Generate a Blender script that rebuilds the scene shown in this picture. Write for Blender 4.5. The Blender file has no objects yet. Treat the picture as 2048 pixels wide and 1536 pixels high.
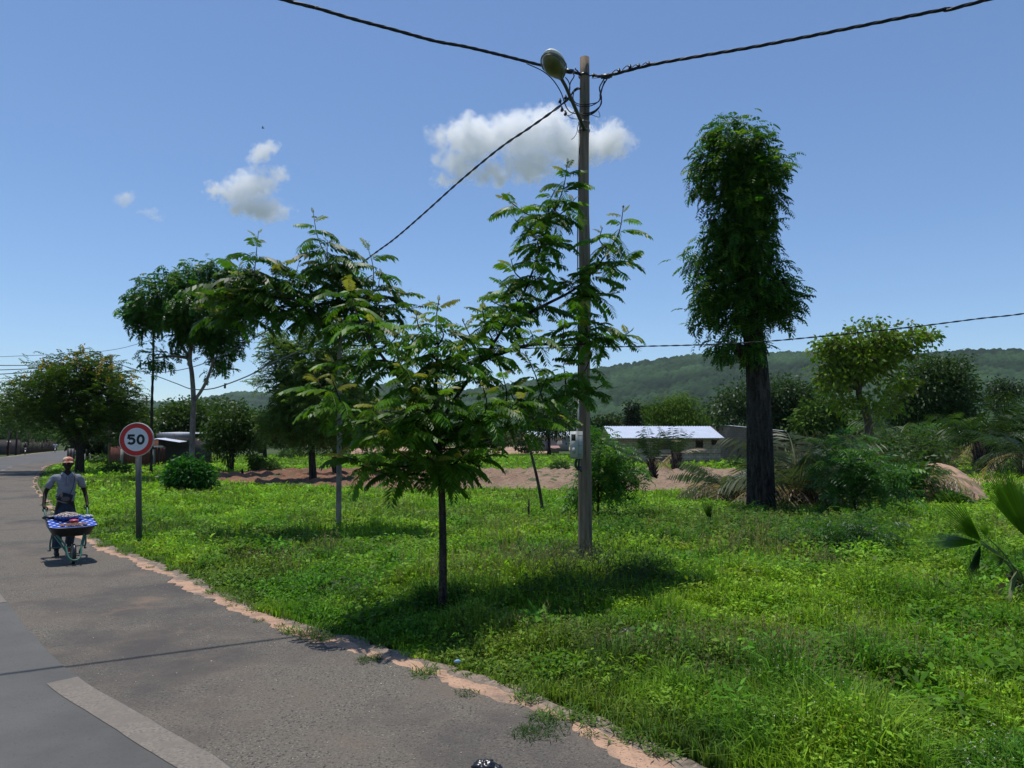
import bpy, bmesh, math
import numpy as np
from mathutils import Vector, Matrix
from math import radians as R, sin, cos, pi

# ------------------------------------------------------------------ camera, world, sun, exposure
SC = bpy.context.scene
COL = SC.collection
F = 1420.0                       # focal length in pixels of the 2048 wide photograph
HZ = 880.0                       # horizon row
CH = 2.1                         # camera height
PA = math.atan((HZ - 768) / F)
cam_d = bpy.data.cameras.new('camera'); cam = bpy.data.objects.new('camera', cam_d); COL.objects.link(cam)
cam_d.sensor_width = 36.0; cam_d.lens = 36.0 * F / 2048.0
cam_d.clip_start = 0.1; cam_d.clip_end = 20000
cam.location = (0, 0, CH); cam.rotation_euler = (pi / 2 + PA, 0, 0)
SC.camera = cam

SH = np.array([0.13, -0.17])     # ground offset of a shadow per metre of height
SUN_EL = math.atan(1 / np.linalg.norm(SH))
SUN_TO = Vector((-SH[0], -SH[1], 1)).normalized()      # direction towards the sun
w = bpy.data.worlds.new("World"); SC.world = w; w.use_nodes = True
nt = w.node_tree; bg = nt.nodes['Background']
sky = nt.nodes.new('ShaderNodeTexSky'); sky.sky_type = 'NISHITA'; sky.sun_disc = False
sky.sun_elevation = SUN_EL
sky.sun_rotation = math.atan2(SUN_TO.x, SUN_TO.y)
sky.air_density = 1.0; sky.dust_density = 0.12; sky.ozone_density = 7.0; sky.altitude = 100
nt.links.new(sky.outputs[0], bg.inputs[0]); bg.inputs[1].default_value = 0.135
sun_d = bpy.data.lights.new('sun', 'SUN'); sun_d.energy = 4.3; sun_d.angle = R(0.5); sun_d.color = (1.0, 0.96, 0.90)
sun = bpy.data.objects.new('sun', sun_d); COL.objects.link(sun)
sun.rotation_euler = SUN_TO.to_track_quat('Z', 'Y').to_euler(); sun.location = (0, 0, 60)
SC.view_settings.view_transform = 'Standard'; SC.view_settings.look = 'None'
SC.view_settings.exposure = 0.0; SC.view_settings.gamma = 1.0; SC.view_settings.use_curve_mapping = False
cy = SC.cycles
cy.max_bounces = 24; cy.diffuse_bounces = 3; cy.glossy_bounces = 2; cy.transmission_bounces = 4
cy.volume_bounces = 24; cy.transparent_max_bounces = 6; cy.use_denoising = True

# ------------------------------------------------------------------ layout helpers
def ray(px, py):
    yu = 768.0 - py
    return np.array([px - 1024.0, F * cos(PA) - yu * sin(PA), F * sin(PA) + yu * cos(PA)])
def G(px, py, z=0.0):
    d = ray(px, py); t = (z - CH) / d[2]
    return np.array([d[0] * t, d[1] * t, z])
def P(px, py, Y):
    d = ray(px, py); t = Y / d[1]
    return np.array([d[0] * t, Y, CH + d[2] * t])
def onplane(px, py, A, B):
    """the point of a pixel ray on the vertical plane through ground points A and B"""
    d = ray(px, py); n = np.array([-(B[1] - A[1]), B[0] - A[0]])
    t = (n[0] * A[0] + n[1] * A[1]) / (n[0] * d[0] + n[1] * d[1])
    return np.array([d[0] * t, d[1] * t, CH + d[2] * t])
RNG = np.random.default_rng(7)
def hashv(ix, iy, s=0):
    h = (ix.astype(np.int64) * 374761393 + iy.astype(np.int64) * 668265263 + s * 1274126177) & 0xffffffff
    h = ((h ^ (h >> 13)) * 1274126177) & 0xffffffff
    return ((h ^ (h >> 16)) & 0xffffff) / float(0xffffff)
def vnoise(x, y, s=0):
    x = np.asarray(x, float); y = np.asarray(y, float)
    ix = np.floor(x); iy = np.floor(y); fx = x - ix; fy = y - iy
    fx = fx * fx * (3 - 2 * fx); fy = fy * fy * (3 - 2 * fy)
    a = hashv(ix, iy, s); b = hashv(ix + 1, iy, s); c = hashv(ix, iy + 1, s); d = hashv(ix + 1, iy + 1, s)
    return (a * (1 - fx) + b * fx) * (1 - fy) + (c * (1 - fx) + d * fx) * fy
def fbm(x, y, s=0, o=4):
    r = 0; a = 0.5; t = 0
    for i in range(o):
        r = r + a * vnoise(np.asarray(x) * 2 ** i, np.asarray(y) * 2 ** i, s + i); t += a; a *= 0.5
    return r / t
def nrm(v):
    return v / np.maximum(np.linalg.norm(v, axis=-1, keepdims=True), 1e-9)

# ------------------------------------------------------------------ object helpers
def tag(o, label=None, cat=None, group=None, kind=None):
    if label: o['label'] = label
    if cat: o['category'] = cat
    if group: o['group'] = group
    if kind: o['kind'] = kind
    return o
def empty(name, loc, label, cat, group=None, rz=0.0):
    o = bpy.data.objects.new(name, None); COL.objects.link(o)
    o.location = Vector([float(c) for c in loc]); o.rotation_euler = (0, 0, rz); o.empty_display_size = 0.3
    return tag(o, label, cat, group)
def link(name, me, mat, parent=None, local=True):
    o = bpy.data.objects.new(name, me); COL.objects.link(o)
    if mat is not None:
        for m in (mat if isinstance(mat, (list, tuple)) else [mat]): me.materials.append(m)
    if parent is not None:
        o.parent = parent
        if not local:          # mesh is in world coordinates: shift it into the parent's frame
            M = Matrix.Translation(parent.location) @ parent.rotation_euler.to_matrix().to_4x4()
            me.transform(M.inverted())
    return o
class MB:
    """collects geometry (world or local coordinates) for ONE mesh object"""
    def __init__(s): s.v = []; s.q = []; s.t = []; s.c = []; s.n = 0; s.mi = {}
    def add(s, v, q=None, t=None, col=None):
        v = np.asarray(v, float).reshape(-1, 3)
        if q is not None and len(q): s.q.append(np.asarray(q, np.int64).reshape(-1, 4) + s.n)
        if t is not None and len(t): s.t.append(np.asarray(t, np.int64).reshape(-1, 3) + s.n)
        if col is None: col = (1, 1, 1)
        c = np.asarray(col, float)
        s.c.append(np.broadcast_to(c, (len(v), 3)) if c.ndim == 1 else c)
        s.v.append(v); s.n += len(v)
    def mesh(s, name, smooth=False, color=False):
        v = np.concatenate(s.v); me = bpy.data.meshes.new(name)
        q = np.concatenate(s.q) if s.q else np.zeros((0, 4), np.int64)
        t = np.concatenate(s.t) if s.t else np.zeros((0, 3), np.int64)
        me.vertices.add(len(v)); me.vertices.foreach_set('co', v.astype(np.float32).ravel())
        li = np.concatenate([q.ravel(), t.ravel()])
        tot = np.concatenate([np.full(len(q), 4), np.full(len(t), 3)])
        st = np.concatenate([[0], np.cumsum(tot)[:-1]]) if len(tot) else np.zeros(0)
        me.loops.add(len(li)); me.loops.foreach_set('vertex_index', li.astype(np.int32))
        me.polygons.add(len(tot)); me.polygons.foreach_set('loop_start', st.astype(np.int32))
        me.polygons.foreach_set('loop_total', tot.astype(np.int32))
        if smooth: me.polygons.foreach_set('use_smooth', np.ones(len(tot), bool))
        me.update(calc_edges=True)
        if color:
            a = me.color_attributes.new('Col', 'FLOAT_COLOR', 'POINT')
            c = np.concatenate(s.c); c = np.concatenate([c, np.ones((len(c), 1))], 1)
            a.data.foreach_set('color', c.astype(np.float32).ravel())
        return me
    def obj(s, name, mat, parent=None, smooth=False, color=False, world=True):
        return link(name, s.mesh(name, smooth, color), mat, parent, local=not world)
    # ---- shapes
    def box(s, c, size, M=None, col=None, taper=1.0):
        x, y, z = [k / 2 for k in size]
        v = np.array([[-x, -y, -z], [x, -y, -z], [x, y, -z], [-x, y, -z],
                      [-x * taper, -y * taper, z], [x * taper, -y * taper, z], [x * taper, y * taper, z], [-x * taper, y * taper, z]])
        if M is not None: v = v @ np.array(M).T
        s.add(v + np.asarray(c), [[0, 3, 2, 1], [4, 5, 6, 7], [0, 1, 5, 4], [1, 2, 6, 5], [2, 3, 7, 6], [3, 0, 4, 7]], col=col)
    def tube(s, pts, rad, n=8, cap=True, col=None, flat=1.0):
        p = np.asarray(pts, float); m = len(p)
        rad = np.broadcast_to(np.asarray(rad, float), (m,))
        tg = nrm(np.gradient(p, axis=0))
        ref = np.array([0, 0, 1.0]) if abs(tg[0][2]) < 0.9 else np.array([1.0, 0, 0])
        u = np.zeros_like(p); cur = ref
        for i in range(m):
            a = cur - tg[i] * np.dot(cur, tg[i])
            if np.linalg.norm(a) < 1e-6: a = np.array([1.0, 0, 0]) - tg[i] * tg[i][0]
            u[i] = a / np.linalg.norm(a); cur = u[i]
        w_ = np.cross(tg, u)
        an = np.linspace(0, 2 * pi, n, endpoint=False)
        ring = p[:, None] + rad[:, None, None] * (u[:, None] * np.cos(an)[None, :, None] + flat * w_[:, None] * np.sin(an)[None, :, None])
        v = ring.reshape(-1, 3); q = []
        i = np.arange(m - 1)[:, None] * n; j = np.arange(n)[None]; k = (j + 1) % n
        q = np.stack([i + j, i + k, i + n + k, i + n + j], -1).reshape(-1, 4)
        t = None
        if cap:
            v = np.concatenate([v, [p[0]], [p[-1]]]); a = m * n; j = np.arange(n)
            t = np.concatenate([np.stack([(j + 1) % n, j, np.full(n, a)], -1),
                                np.stack([(m - 1) * n + j, (m - 1) * n + (j + 1) % n, np.full(n, a + 1)], -1)])
        s.add(v, q, t, col)
    def lathe(s, prof, c=(0, 0, 0), n=20, M=None, col=None, sx=1, sy=1):
        prof = np.asarray(prof, float); an = np.linspace(0, 2 * pi, n, endpoint=False); m = len(prof)
        v = np.stack([prof[:, None, 0] * np.cos(an)[None] * sx, prof[:, None, 0] * np.sin(an)[None] * sy,
                      np.broadcast_to(prof[:, None, 1], (m, n))], -1).reshape(-1, 3)
        if M is not None: v = v @ np.array(M).T
        i = np.arange(m - 1)[:, None] * n; j = np.arange(n)[None]; k = (j + 1) % n
        s.add(v + np.asarray(c), np.stack([i + j, i + k, i + n + k, i + n + j], -1).reshape(-1, 4), col=col)
    def ell(s, c, r, n=12, m=8, M=None, col=None, fn=None):
        ph = np.linspace(0.001, pi - 0.001, m + 1)
        an = np.linspace(0, 2 * pi, n, endpoint=False)
        v = np.stack([np.sin(ph)[:, None] * np.cos(an)[None], np.sin(ph)[:, None] * np.sin(an)[None],
                      np.broadcast_to(-np.cos(ph)[:, None], (m + 1, n))], -1).reshape(-1, 3)
        v = v * np.asarray(r, float)
        if fn is not None: v = fn(v)
        if M is not None: v = v @ np.array(M).T
        i = np.arange(m)[:, None] * n; j = np.arange(n)[None]; k = (j + 1) % n
        s.add(v + np.asarray(c), np.stack([i + j, i + k, i + n + k, i + n + j], -1).reshape(-1, 4), col=col)
def lerp(a, b, t): return np.asarray(a, float) * (1 - t) + np.asarray(b, float) * t
def smooth_path(pts, k=6):
    """Catmull-Rom through the given points"""
    p = np.asarray(pts, float)
    if len(p) < 3: return np.array([lerp(p[0], p[-1], t) for t in np.linspace(0, 1, k + 1)])
    q = np.concatenate([[2 * p[0] - p[1]], p, [2 * p[-1] - p[-2]]]); out = []
    for i in range(1, len(q) - 2):
        for t in np.linspace(0, 1, k, endpoint=False):
            a, b, c, d = q[i - 1], q[i], q[i + 1], q[i + 2]
            out.append(0.5 * (2 * b + (c - a) * t + (2 * a - 5 * b + 4 * c - d) * t * t + (3 * b - a - 3 * c + d) * t ** 3))
    out.append(p[-1]); return np.array(out)

# ------------------------------------------------------------------ materials
def mat(name, base=(0.5, 0.5, 0.5), rough=0.7, metal=0.0, spec=0.3, noise=None, bump=None, vcol=False, transl=0.0,
        noise2=None, coords='Object'):
    """noise: list of (scale, detail, colour_b, lo, hi) mixed over the base; bump: (scale, strength, distance)"""
    m = bpy.data.materials.new(name); m.use_nodes = True; n = m.node_tree; L = n.links
    b = n.nodes['Principled BSDF']; b.inputs['Roughness'].default_value = rough
    b.inputs['Metallic'].default_value = metal; b.inputs['Specular IOR Level'].default_value = spec
    tc = n.nodes.new('ShaderNodeTexCoord').outputs[coords]
    if vcol:
        a = n.nodes.new('ShaderNodeVertexColor'); a.layer_name = 'Col'; cur = a.outputs[0]
    else:
        c = n.nodes.new('ShaderNodeRGB'); c.outputs[0].default_value = (*base, 1); cur = c.outputs[0]
    for (sc, de, cb, lo, hi) in (noise or []):
        t = n.nodes.new('ShaderNodeTexNoise'); t.inputs['Scale'].default_value = sc; t.inputs['Detail'].default_value = de
        t.inputs['Roughness'].default_value = 0.65
        if isinstance(cb[0], tuple):           # stretched: ((sx,sy,sz), colour)
            mp = n.nodes.new('ShaderNodeMapping'); mp.inputs['Scale'].default_value = cb[0]; L.new(tc, mp.inputs[0]); L.new(mp.outputs[0], t.inputs['Vector']); cb = cb[1]
        else: L.new(tc, t.inputs['Vector'])
        mr = n.nodes.new('ShaderNodeMapRange'); mr.inputs[1].default_value = lo; mr.inputs[2].default_value = hi
        L.new(t.outputs['Fac'], mr.inputs[0])
        mx = n.nodes.new('ShaderNodeMix'); mx.data_type = 'RGBA'; L.new(mr.outputs[0], mx.inputs[0])
        L.new(cur, mx.inputs[6]); mx.inputs[7].default_value = (*cb, 1); cur = mx.outputs[2]
    L.new(cur, b.inputs['Base Color'])
    if bump:
        bs = bump if isinstance(bump, list) else [bump]; prev = None
        for (sc, st, di) in bs:
            t = n.nodes.new('ShaderNodeTexNoise'); t.inputs['Scale'].default_value = sc; t.inputs['Detail'].default_value = 5
            L.new(tc, t.inputs['Vector']); bp = n.nodes.new('ShaderNodeBump'); bp.inputs['Strength'].default_value = st
            bp.inputs['Distance'].default_value = di; L.new(t.outputs['Fac'], bp.inputs['Height'])
            if prev: L.new(prev, bp.inputs['Normal'])
            prev = bp.outputs[0]
        L.new(prev, b.inputs['Normal'])
    if transl > 0:
        tr = n.nodes.new('ShaderNodeBsdfTranslucent'); ms = n.nodes.new('ShaderNodeMixShader')
        hs = n.nodes.new('ShaderNodeMix'); hs.data_type = 'RGBA'; hs.blend_type = 'MULTIPLY'; hs.inputs[0].default_value = 1
        hs.inputs[7].default_value = (1.25, 1.35, 0.6, 1); L.new(cur, hs.inputs[6]); L.new(hs.outputs[2], tr.inputs[0])
        ms.inputs[0].default_value = transl; L.new(b.outputs[0], ms.inputs[1]); L.new(tr.outputs[0], ms.inputs[2])
        L.new(ms.outputs[0], n.nodes['Material Output'].inputs[0])
    return m
M = {}
M['leaf'] = mat('leaf', rough=0.45, spec=0.25, vcol=True, transl=0.42)
M['grass'] = mat('grass', rough=0.55, spec=0.15, vcol=True, transl=0.4)
M['farleaf'] = mat('far_leaf', rough=0.8, spec=0.1, vcol=True, transl=0.15)
M['bark'] = mat('bark', (0.10, 0.08, 0.06), 0.9, noise=[(9, 6, ((1, 1, 0.25), (0.045, 0.035, 0.028)), 0.35, 0.65)], bump=(18, 0.8, 0.03))
M['pale_bark'] = mat('pale_bark', (0.23, 0.20, 0.165), 0.9, noise=[(6, 6, ((1, 1, 0.4), (0.10, 0.085, 0.07)), 0.4, 0.65)], bump=(14, 0.6, 0.02))
M['dark_bark'] = mat('dark_bark', (0.075, 0.058, 0.045), 0.95, noise=[(13, 8, ((1, 1, 0.16), (0.016, 0.012, 0.010)), 0.42, 0.56), (2.2, 5, (0.04, 0.034, 0.026), 0.45, 0.65)], bump=[(14, 1.0, 0.12), (40, .8, .03)])
M['pole_wood'] = mat('pole_wood', (0.29, 0.21, 0.145), 0.9, noise=[(14, 6, ((1, 1, 0.05), (0.085, 0.068, 0.052)), 0.35, 0.65), (3, 3, (0.15, 0.135, 0.09), 0.5, 0.7)], bump=(40, 0.5, 0.01))
M['cable'] = mat('cable_black', (0.012, 0.012, 0.014), 0.45, spec=0.4)
M['black'] = mat('black_plastic', (0.014, 0.014, 0.016), 0.4, spec=0.4)
M['steel'] = mat('galvanised_steel', (0.30, 0.31, 0.32), 0.5, 0.6, noise=[(30, 3, (0.2, 0.2, 0.2), 0.4, 0.7)])
M['white'] = mat('white_paint', (0.72, 0.72, 0.70), 0.5)
M['red'] = mat('sign_red', (0.50, 0.022, 0.018), 0.4, noise=[(6, 3, (0.42, 0.03, 0.02), 0.4, 0.7)])
M['signwhite'] = mat('sign_white', (0.62, 0.63, 0.66), 0.4, noise=[(8, 4, (0.52, 0.53, 0.54), 0.45, 0.75)])
def box_mb(c, size, Mx=None):
    b = MB(); b.box(c, size, Mx); return b
def rotz(a): return np.array([[cos(a), -sin(a), 0], [sin(a), cos(a), 0], [0, 0, 1]])
def rotx(a): return np.array([[1, 0, 0], [0, cos(a), -sin(a)], [0, sin(a), cos(a)]])
def roty(a): return np.array([[cos(a), 0, sin(a)], [0, 1, 0], [-sin(a), 0, cos(a)]])

# ------------------------------------------------------------------ ground, road, kerb
kpix = [(1300, 1536), (1115, 1450), (930, 1375), (740, 1315), (560, 1258), (440, 1207), (300, 1140), (165, 1083), (105, 1030), (72, 985), (66, 962), (80, 942), (103, 929)]
K0 = [G(*p)[:2] for p in kpix]
d0 = K0[0] - K0[1]; d0 /= np.linalg.norm(d0)
KP = [K0[0] + d0 * 9, K0[0] + d0 * 4] + K0 + [np.array(p) for p in [(-44, 75), (-54, 97), (-74, 138), (-89, 180), (-92, 225), (-84, 280)]]
KC = smooth_path(np.array([[*p, 0] for p in KP]), 14)[:, :2]
# resample evenly-ish
seg = np.linalg.norm(np.diff(KC, axis=0), axis=1); arc = np.concatenate([[0], np.cumsum(seg)])
def kat(s):
    return np.stack([np.interp(s, arc, KC[:, 0]), np.interp(s, arc, KC[:, 1])], -1)
def knorm(s):
    t = nrm(kat(s + 0.4) - kat(s - 0.4)); return np.stack([t[:, 1], -t[:, 0]], -1)    # to the right of travel (verge side)
def offs(s, d):
    return kat(s) + knorm(s) * np.asarray(d)[..., None]
ssam = np.concatenate([np.arange(0.4, 40, 0.04), np.arange(40, 120, 0.5), np.arange(120, arc[-1] - 0.5, 2.0)])
def strip(name, d0_, d1_, z0, z1, material, cols=1, s=ssam, kind='structure'):
    b = MB(); ds = [np.asarray(d0_) * (1 - t) + np.asarray(d1_) * t for t in np.linspace(0, 1, cols + 1)]
    zs = [np.asarray(z0) * (1 - t) + np.asarray(z1) * t for t in np.linspace(0, 1, cols + 1)]
    n = len(s); v = np.stack([np.concatenate([offs(s, d), np.broadcast_to(np.asarray(z), (n,))[:, None]], 1) for d, z in zip(ds, zs)], 1)
    i = np.arange(n - 1)[:, None] * (cols + 1); j = np.arange(cols)[None]
    b.add(v.reshape(-1, 3), np.stack([i + j, i + j + 1, i + cols + 2 + j, i + cols + 1 + j], -1).reshape(-1, 4)[:, ::-1])
    o = b.obj(name, material); tag(o, kind=kind); return o
M['ground'] = mat('soil_and_turf', (0.055, 0.075, 0.022), 1.0, noise=[(0.6, 6, (0.10, 0.085, 0.05), 0.5, 0.7), (0.09, 4, (0.045, 0.085, 0.018), 0.4, 0.65), (12, 4, (0.03, 0.035, 0.015), 0.5, 0.75)], bump=(9, 0.8, 0.05), coords='Object')
M['asphalt'] = mat('asphalt', (0.108, 0.104, 0.096), 0.9, noise=[(140, 3, (0.16, 0.153, 0.14), 0.55, 0.8), (0.5, 6, (0.082, 0.08, 0.074), 0.42, 0.62), (0.23, 5, (0.13, 0.122, 0.11), 0.55, 0.75), (60, 2, (0.062, 0.06, 0.056), 0.58, 0.75)], bump=(150, 0.3, 0.004))
M['shoulder'] = mat('coarse_asphalt', (0.128, 0.114, 0.092), 0.95, noise=[(62, 3, (0.27, 0.23, 0.185), 0.55, 0.68), (45, 4, (0.030, 0.027, 0.025), 0.53, 0.64), (1.1, 5, (0.145, 0.115, 0.09), 0.45, 0.75), (0.35, 6, (0.075, 0.067, 0.060), 0.48, 0.62), (0.9, 7, (0.18, 0.13, 0.095), 0.60, 0.72), (110, 2, (0.40, 0.36, 0.29), 0.70, 0.78)], bump=[(50, 0.8, 0.018), (130, 0.4, 0.006)])
M['sand'] = mat('pink_sand', (0.44, 0.275, 0.18), 0.95, noise=[(3.5, 6, (0.26, 0.17, 0.12), 0.46, 0.66), (1.3, 5, (0.19, 0.15, 0.115), 0.55, 0.66), (60, 3, (0.12, 0.10, 0.085), 0.56, 0.7)], bump=(30, 0.5, 0.01))
M['kerb'] = mat('old_concrete', (0.25, 0.19, 0.14), 0.95, noise=[(7, 6, (0.10, 0.085, 0.065), 0.4, 0.65), (30, 4, (0.36, 0.31, 0.25), 0.55, 0.75)], bump=[(20, 0.9, 0.03)])
M['marking'] = mat('worn_marking_paint', (0.215, 0.185, 0.15), 0.9, noise=[(45, 5, (0.11, 0.10, 0.09), 0.45, 0.66), (5, 5, (0.16, 0.14, 0.115), 0.4, 0.65)], bump=(60, 0.4, 0.005))
# one sheet to the horizon, finer near the camera
gx = np.concatenate([-np.geomspace(9000, 40, 30), np.linspace(-38, 38, 60), np.geomspace(40, 9000, 30)])
gy = np.concatenate([-np.geomspace(9000, 12, 20), np.linspace(-10, 90, 80), np.geomspace(95, 9000, 30)])
GX, GY = np.meshgrid(gx, gy); nx, ny = len(gx), len(gy)
b = MB(); i = np.arange(ny - 1)[:, None] * nx; j = np.arange(nx - 1)[None]
b.add(np.stack([GX, GY, np.full_like(GX, -0.03)], -1).reshape(-1, 3), np.stack([i + j, i + j + 1, i + nx + j + 1, i + nx + j], -1).reshape(-1, 4))
tag(b.obj('ground', M['ground']), kind='structure')
n_ = len(ssam)
rag = (fbm(ssam * 1.1, ssam * 0, 3) - 0.45) * 0.26 + (vnoise(ssam * 7, ssam * 0, 5) - 0.5) * 0.07 + (vnoise(ssam * 19, ssam * 0, 6) - 0.5) * 0.08
fade = np.clip((34 - ssam) / 12, 0.0, 1)
strip('sandy_edge', np.full(n_, -0.35), 0.05 + fade * 0.24 + (1 - fade) * np.clip(vnoise(ssam * 1.3, ssam * 0, 14) - .6, 0, 1), -0.004, -0.004, M['sand'])
strip('road_shoulder', np.full(n_, -2.11), 0.0 + rag, 0.004, 0.004, M['shoulder'], cols=3)
rg2 = (fbm(ssam * 3, ssam * 0 + 9, 13) - 0.5) * 0.06
strip('road', np.full(n_, -11.6), -2.05 + rg2 * 0.5, 0.012, 0.012, M['asphalt'], cols=6)
kr = (fbm(ssam * 2.5, ssam * 0, 21) - 0.5)
strip('kerb', 0.16 + kr * 0.12 + (vnoise(ssam * 9, ssam * 0, 23) - .5) * .09, 0.20 + fade * (0.10 + kr * 0.10 + (vnoise(ssam * 7, ssam * 0, 43) - .5) * 0.10), -0.006, 0.004 + 0.016 * vnoise(ssam * 9, ssam * 0, 8), M['kerb'], cols=4)
strip('far_verge', np.full(n_, -12.2) + (fbm(ssam * .6, ssam * 0, 55) - .5), np.full(n_, -11.5), -0.012, -0.006, M['sand'], cols=2)
# worn dashes along the carriageway edge: find the arc length of the near dash's far end
def arc_of(px, py):
    g = G(px, py)[:2]; s = np.arange(0, 40, 0.02); return s[np.argmin(np.linalg.norm(offs(s, np.full(len(s), -2.15)) - g, axis=1))]
s_end = arc_of(190, 1350); s_nxt = arc_of(30, 1204)
b = MB(); period = 3.0 + (s_nxt - s_end)
for k in range(-1, 16):
    a0 = s_nxt + (k - 1) * period if k != 0 else s_nxt - period
    a0 = s_nxt + (k - 1) * period
    a1 = a0 + 3.0
    s = np.linspace(max(a0, 0.4), max(a1, 0.5), 16)
    if a1 < 0.6: continue
    jl = (fbm(s * 4, s * 0, 31) - 0.5) * 0.02
    v = np.concatenate([np.c_[offs(s, -2.30 + jl), np.full(16, 0.0165)], np.c_[offs(s, -2.06 + jl), np.full(16, 0.0165)]])
    i = np.arange(15); b.add(v, np.stack([i, i + 1, i + 17, i + 16], -1))
tag(b.obj('road_marking', M['marking']), kind='structure')
def kdist(xy):
    """signed distance to the kerb line (positive on the verge) for (N,2)"""
    s = np.concatenate([np.arange(0.0, 60, 0.5), np.arange(60, arc[-1], 2.0)])
    c = kat(s); nn = knorm(s); out = np.empty(len(xy))
    for a in range(0, len(xy), 40000):
        q = xy[a:a + 40000]; d = ((q[:, None] - c[None]) ** 2).sum(-1); k = d.argmin(1)
        out[a:a + 40000] = ((q - c[k]) * nn[k]).sum(-1)
    return out
# ------------------------------------------------------------------ foliage generators
def colmix(base, n, rng, var=0.25, dry=0.0, young=None, yf=0.0):
    """per-leaf natural colour variation"""
    base = np.asarray(base, float)
    c = base[None] * (1 + (rng.random((n, 1)) - 0.5) * 2 * var)
    c = c * (1 + (rng.random((n, 3)) - 0.5) * 0.18)
    if young is not None and yf > 0:
        k = rng.random(n) < yf; c[k] = np.asarray(young) * (0.8 + 0.4 * rng.random((k.sum(), 1)))
    if dry > 0:
        k = rng.random(n) < dry; c[k] = np.array([0.16, 0.12, 0.05]) * (0.7 + 0.6 * rng.random((k.sum(), 1)))
    return np.clip(c, 0, 1)
def add_kites(mb, o, d, side, L, W, col, bend=0.0, mid=0.45):
    n = len(o); L = np.broadcast_to(L, (n,))[:, None]; W = np.broadcast_to(W, (n,))[:, None]
    d = nrm(d); side = nrm(side - d * (side * d).sum(-1, keepdims=True))
    m = o + d * L * mid
    tip = o + d * L; tip[:, 2] -= np.broadcast_to(bend, (n,)) * L[:, 0]
    v = np.stack([o, m + side * W / 2, tip, m - side * W / 2], 1).reshape(-1, 3)
    mb.add(v, np.arange(4 * n).reshape(-1, 4), col=np.repeat(np.broadcast_to(col, (n, 3)), 4, 0))
def add_fronds(mb, o, az, e0, L, k, rng, m=11, pl=0.28, pw=0.2, col=None, drop=0.25, fwd=0.45, rach=True, yfrac=None, twist=0.35):
    """pinnate leaves: an arching rachis with m pairs of leaflets; pl, pw relative to L and pl"""
    n = len(o); h = np.stack([np.cos(az), np.sin(az), np.zeros(n)], -1); sd = np.stack([-np.sin(az), np.cos(az), np.zeros(n)], -1)
    tw = (rng.random(n) - 0.5) * 2 * twist
    s = (np.arange(m) + 0.5) / m
    el = e0[:, None] - k[:, None] * s[None]
    step = (L / m)[:, None]
    tgx = np.cos(el); tgz = np.sin(el)
    px = np.cumsum(tgx * step, 1); pz = np.cumsum(tgz * step, 1)
    pos = o[:, None] + h[:, None] * px[..., None]; pos[..., 2] += pz
    tg = h[:, None] * tgx[..., None]; tg[..., 2] += tgz
    nrmv = np.cross(tg, np.broadcast_to(sd[:, None], tg.shape))
    prof = np.sin(pi * (0.12 + 0.80 * s)) ** 0.7
    cc = col if col is not None else np.broadcast_to((0.06, 0.12, 0.02), (n, 3))
    for sg in (-1, 1):
        sdv = sg * (sd[:, None] * np.cos(tw)[:, None, None] + sg * nrmv * np.sin(tw)[:, None, None])
        d = sdv * 0.9 + tg * fwd + rng.normal(0, 0.08, tg.shape); d[..., 2] -= drop * (0.6 + 0.8 * rng.random((n, m)))
        LL = (L[:, None] * pl * prof[None]) * (0.85 + 0.3 * rng.random((n, m)))
        add_kites(mb, pos.reshape(-1, 3), d.reshape(-1, 3), (tg + 0.35 * nrmv).reshape(-1, 3), LL.ravel(), (LL * pw).ravel(), np.repeat(cc, m, 0), bend=0.12, mid=0.5)
    if rach:
        wv = sd[:, None] * (L * 0.009)[:, None, None] * (1.3 - s)[None, :, None]
        a = pos - wv; b_ = pos + wv; v = np.stack([a, b_], 2).reshape(-1, 3)
        i = (np.arange(n)[:, None] * m + np.arange(m - 1)[None]).ravel() * 2
        mb.add(v, np.stack([i, i + 1, i + 3, i + 2], -1), col=np.repeat(cc * np.array([1.3, 1.1, 1.2]), 2 * m, 0))
def nearest_on(path, pt):
    d = np.linalg.norm(path - pt, axis=1); return d.argmin()

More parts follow.
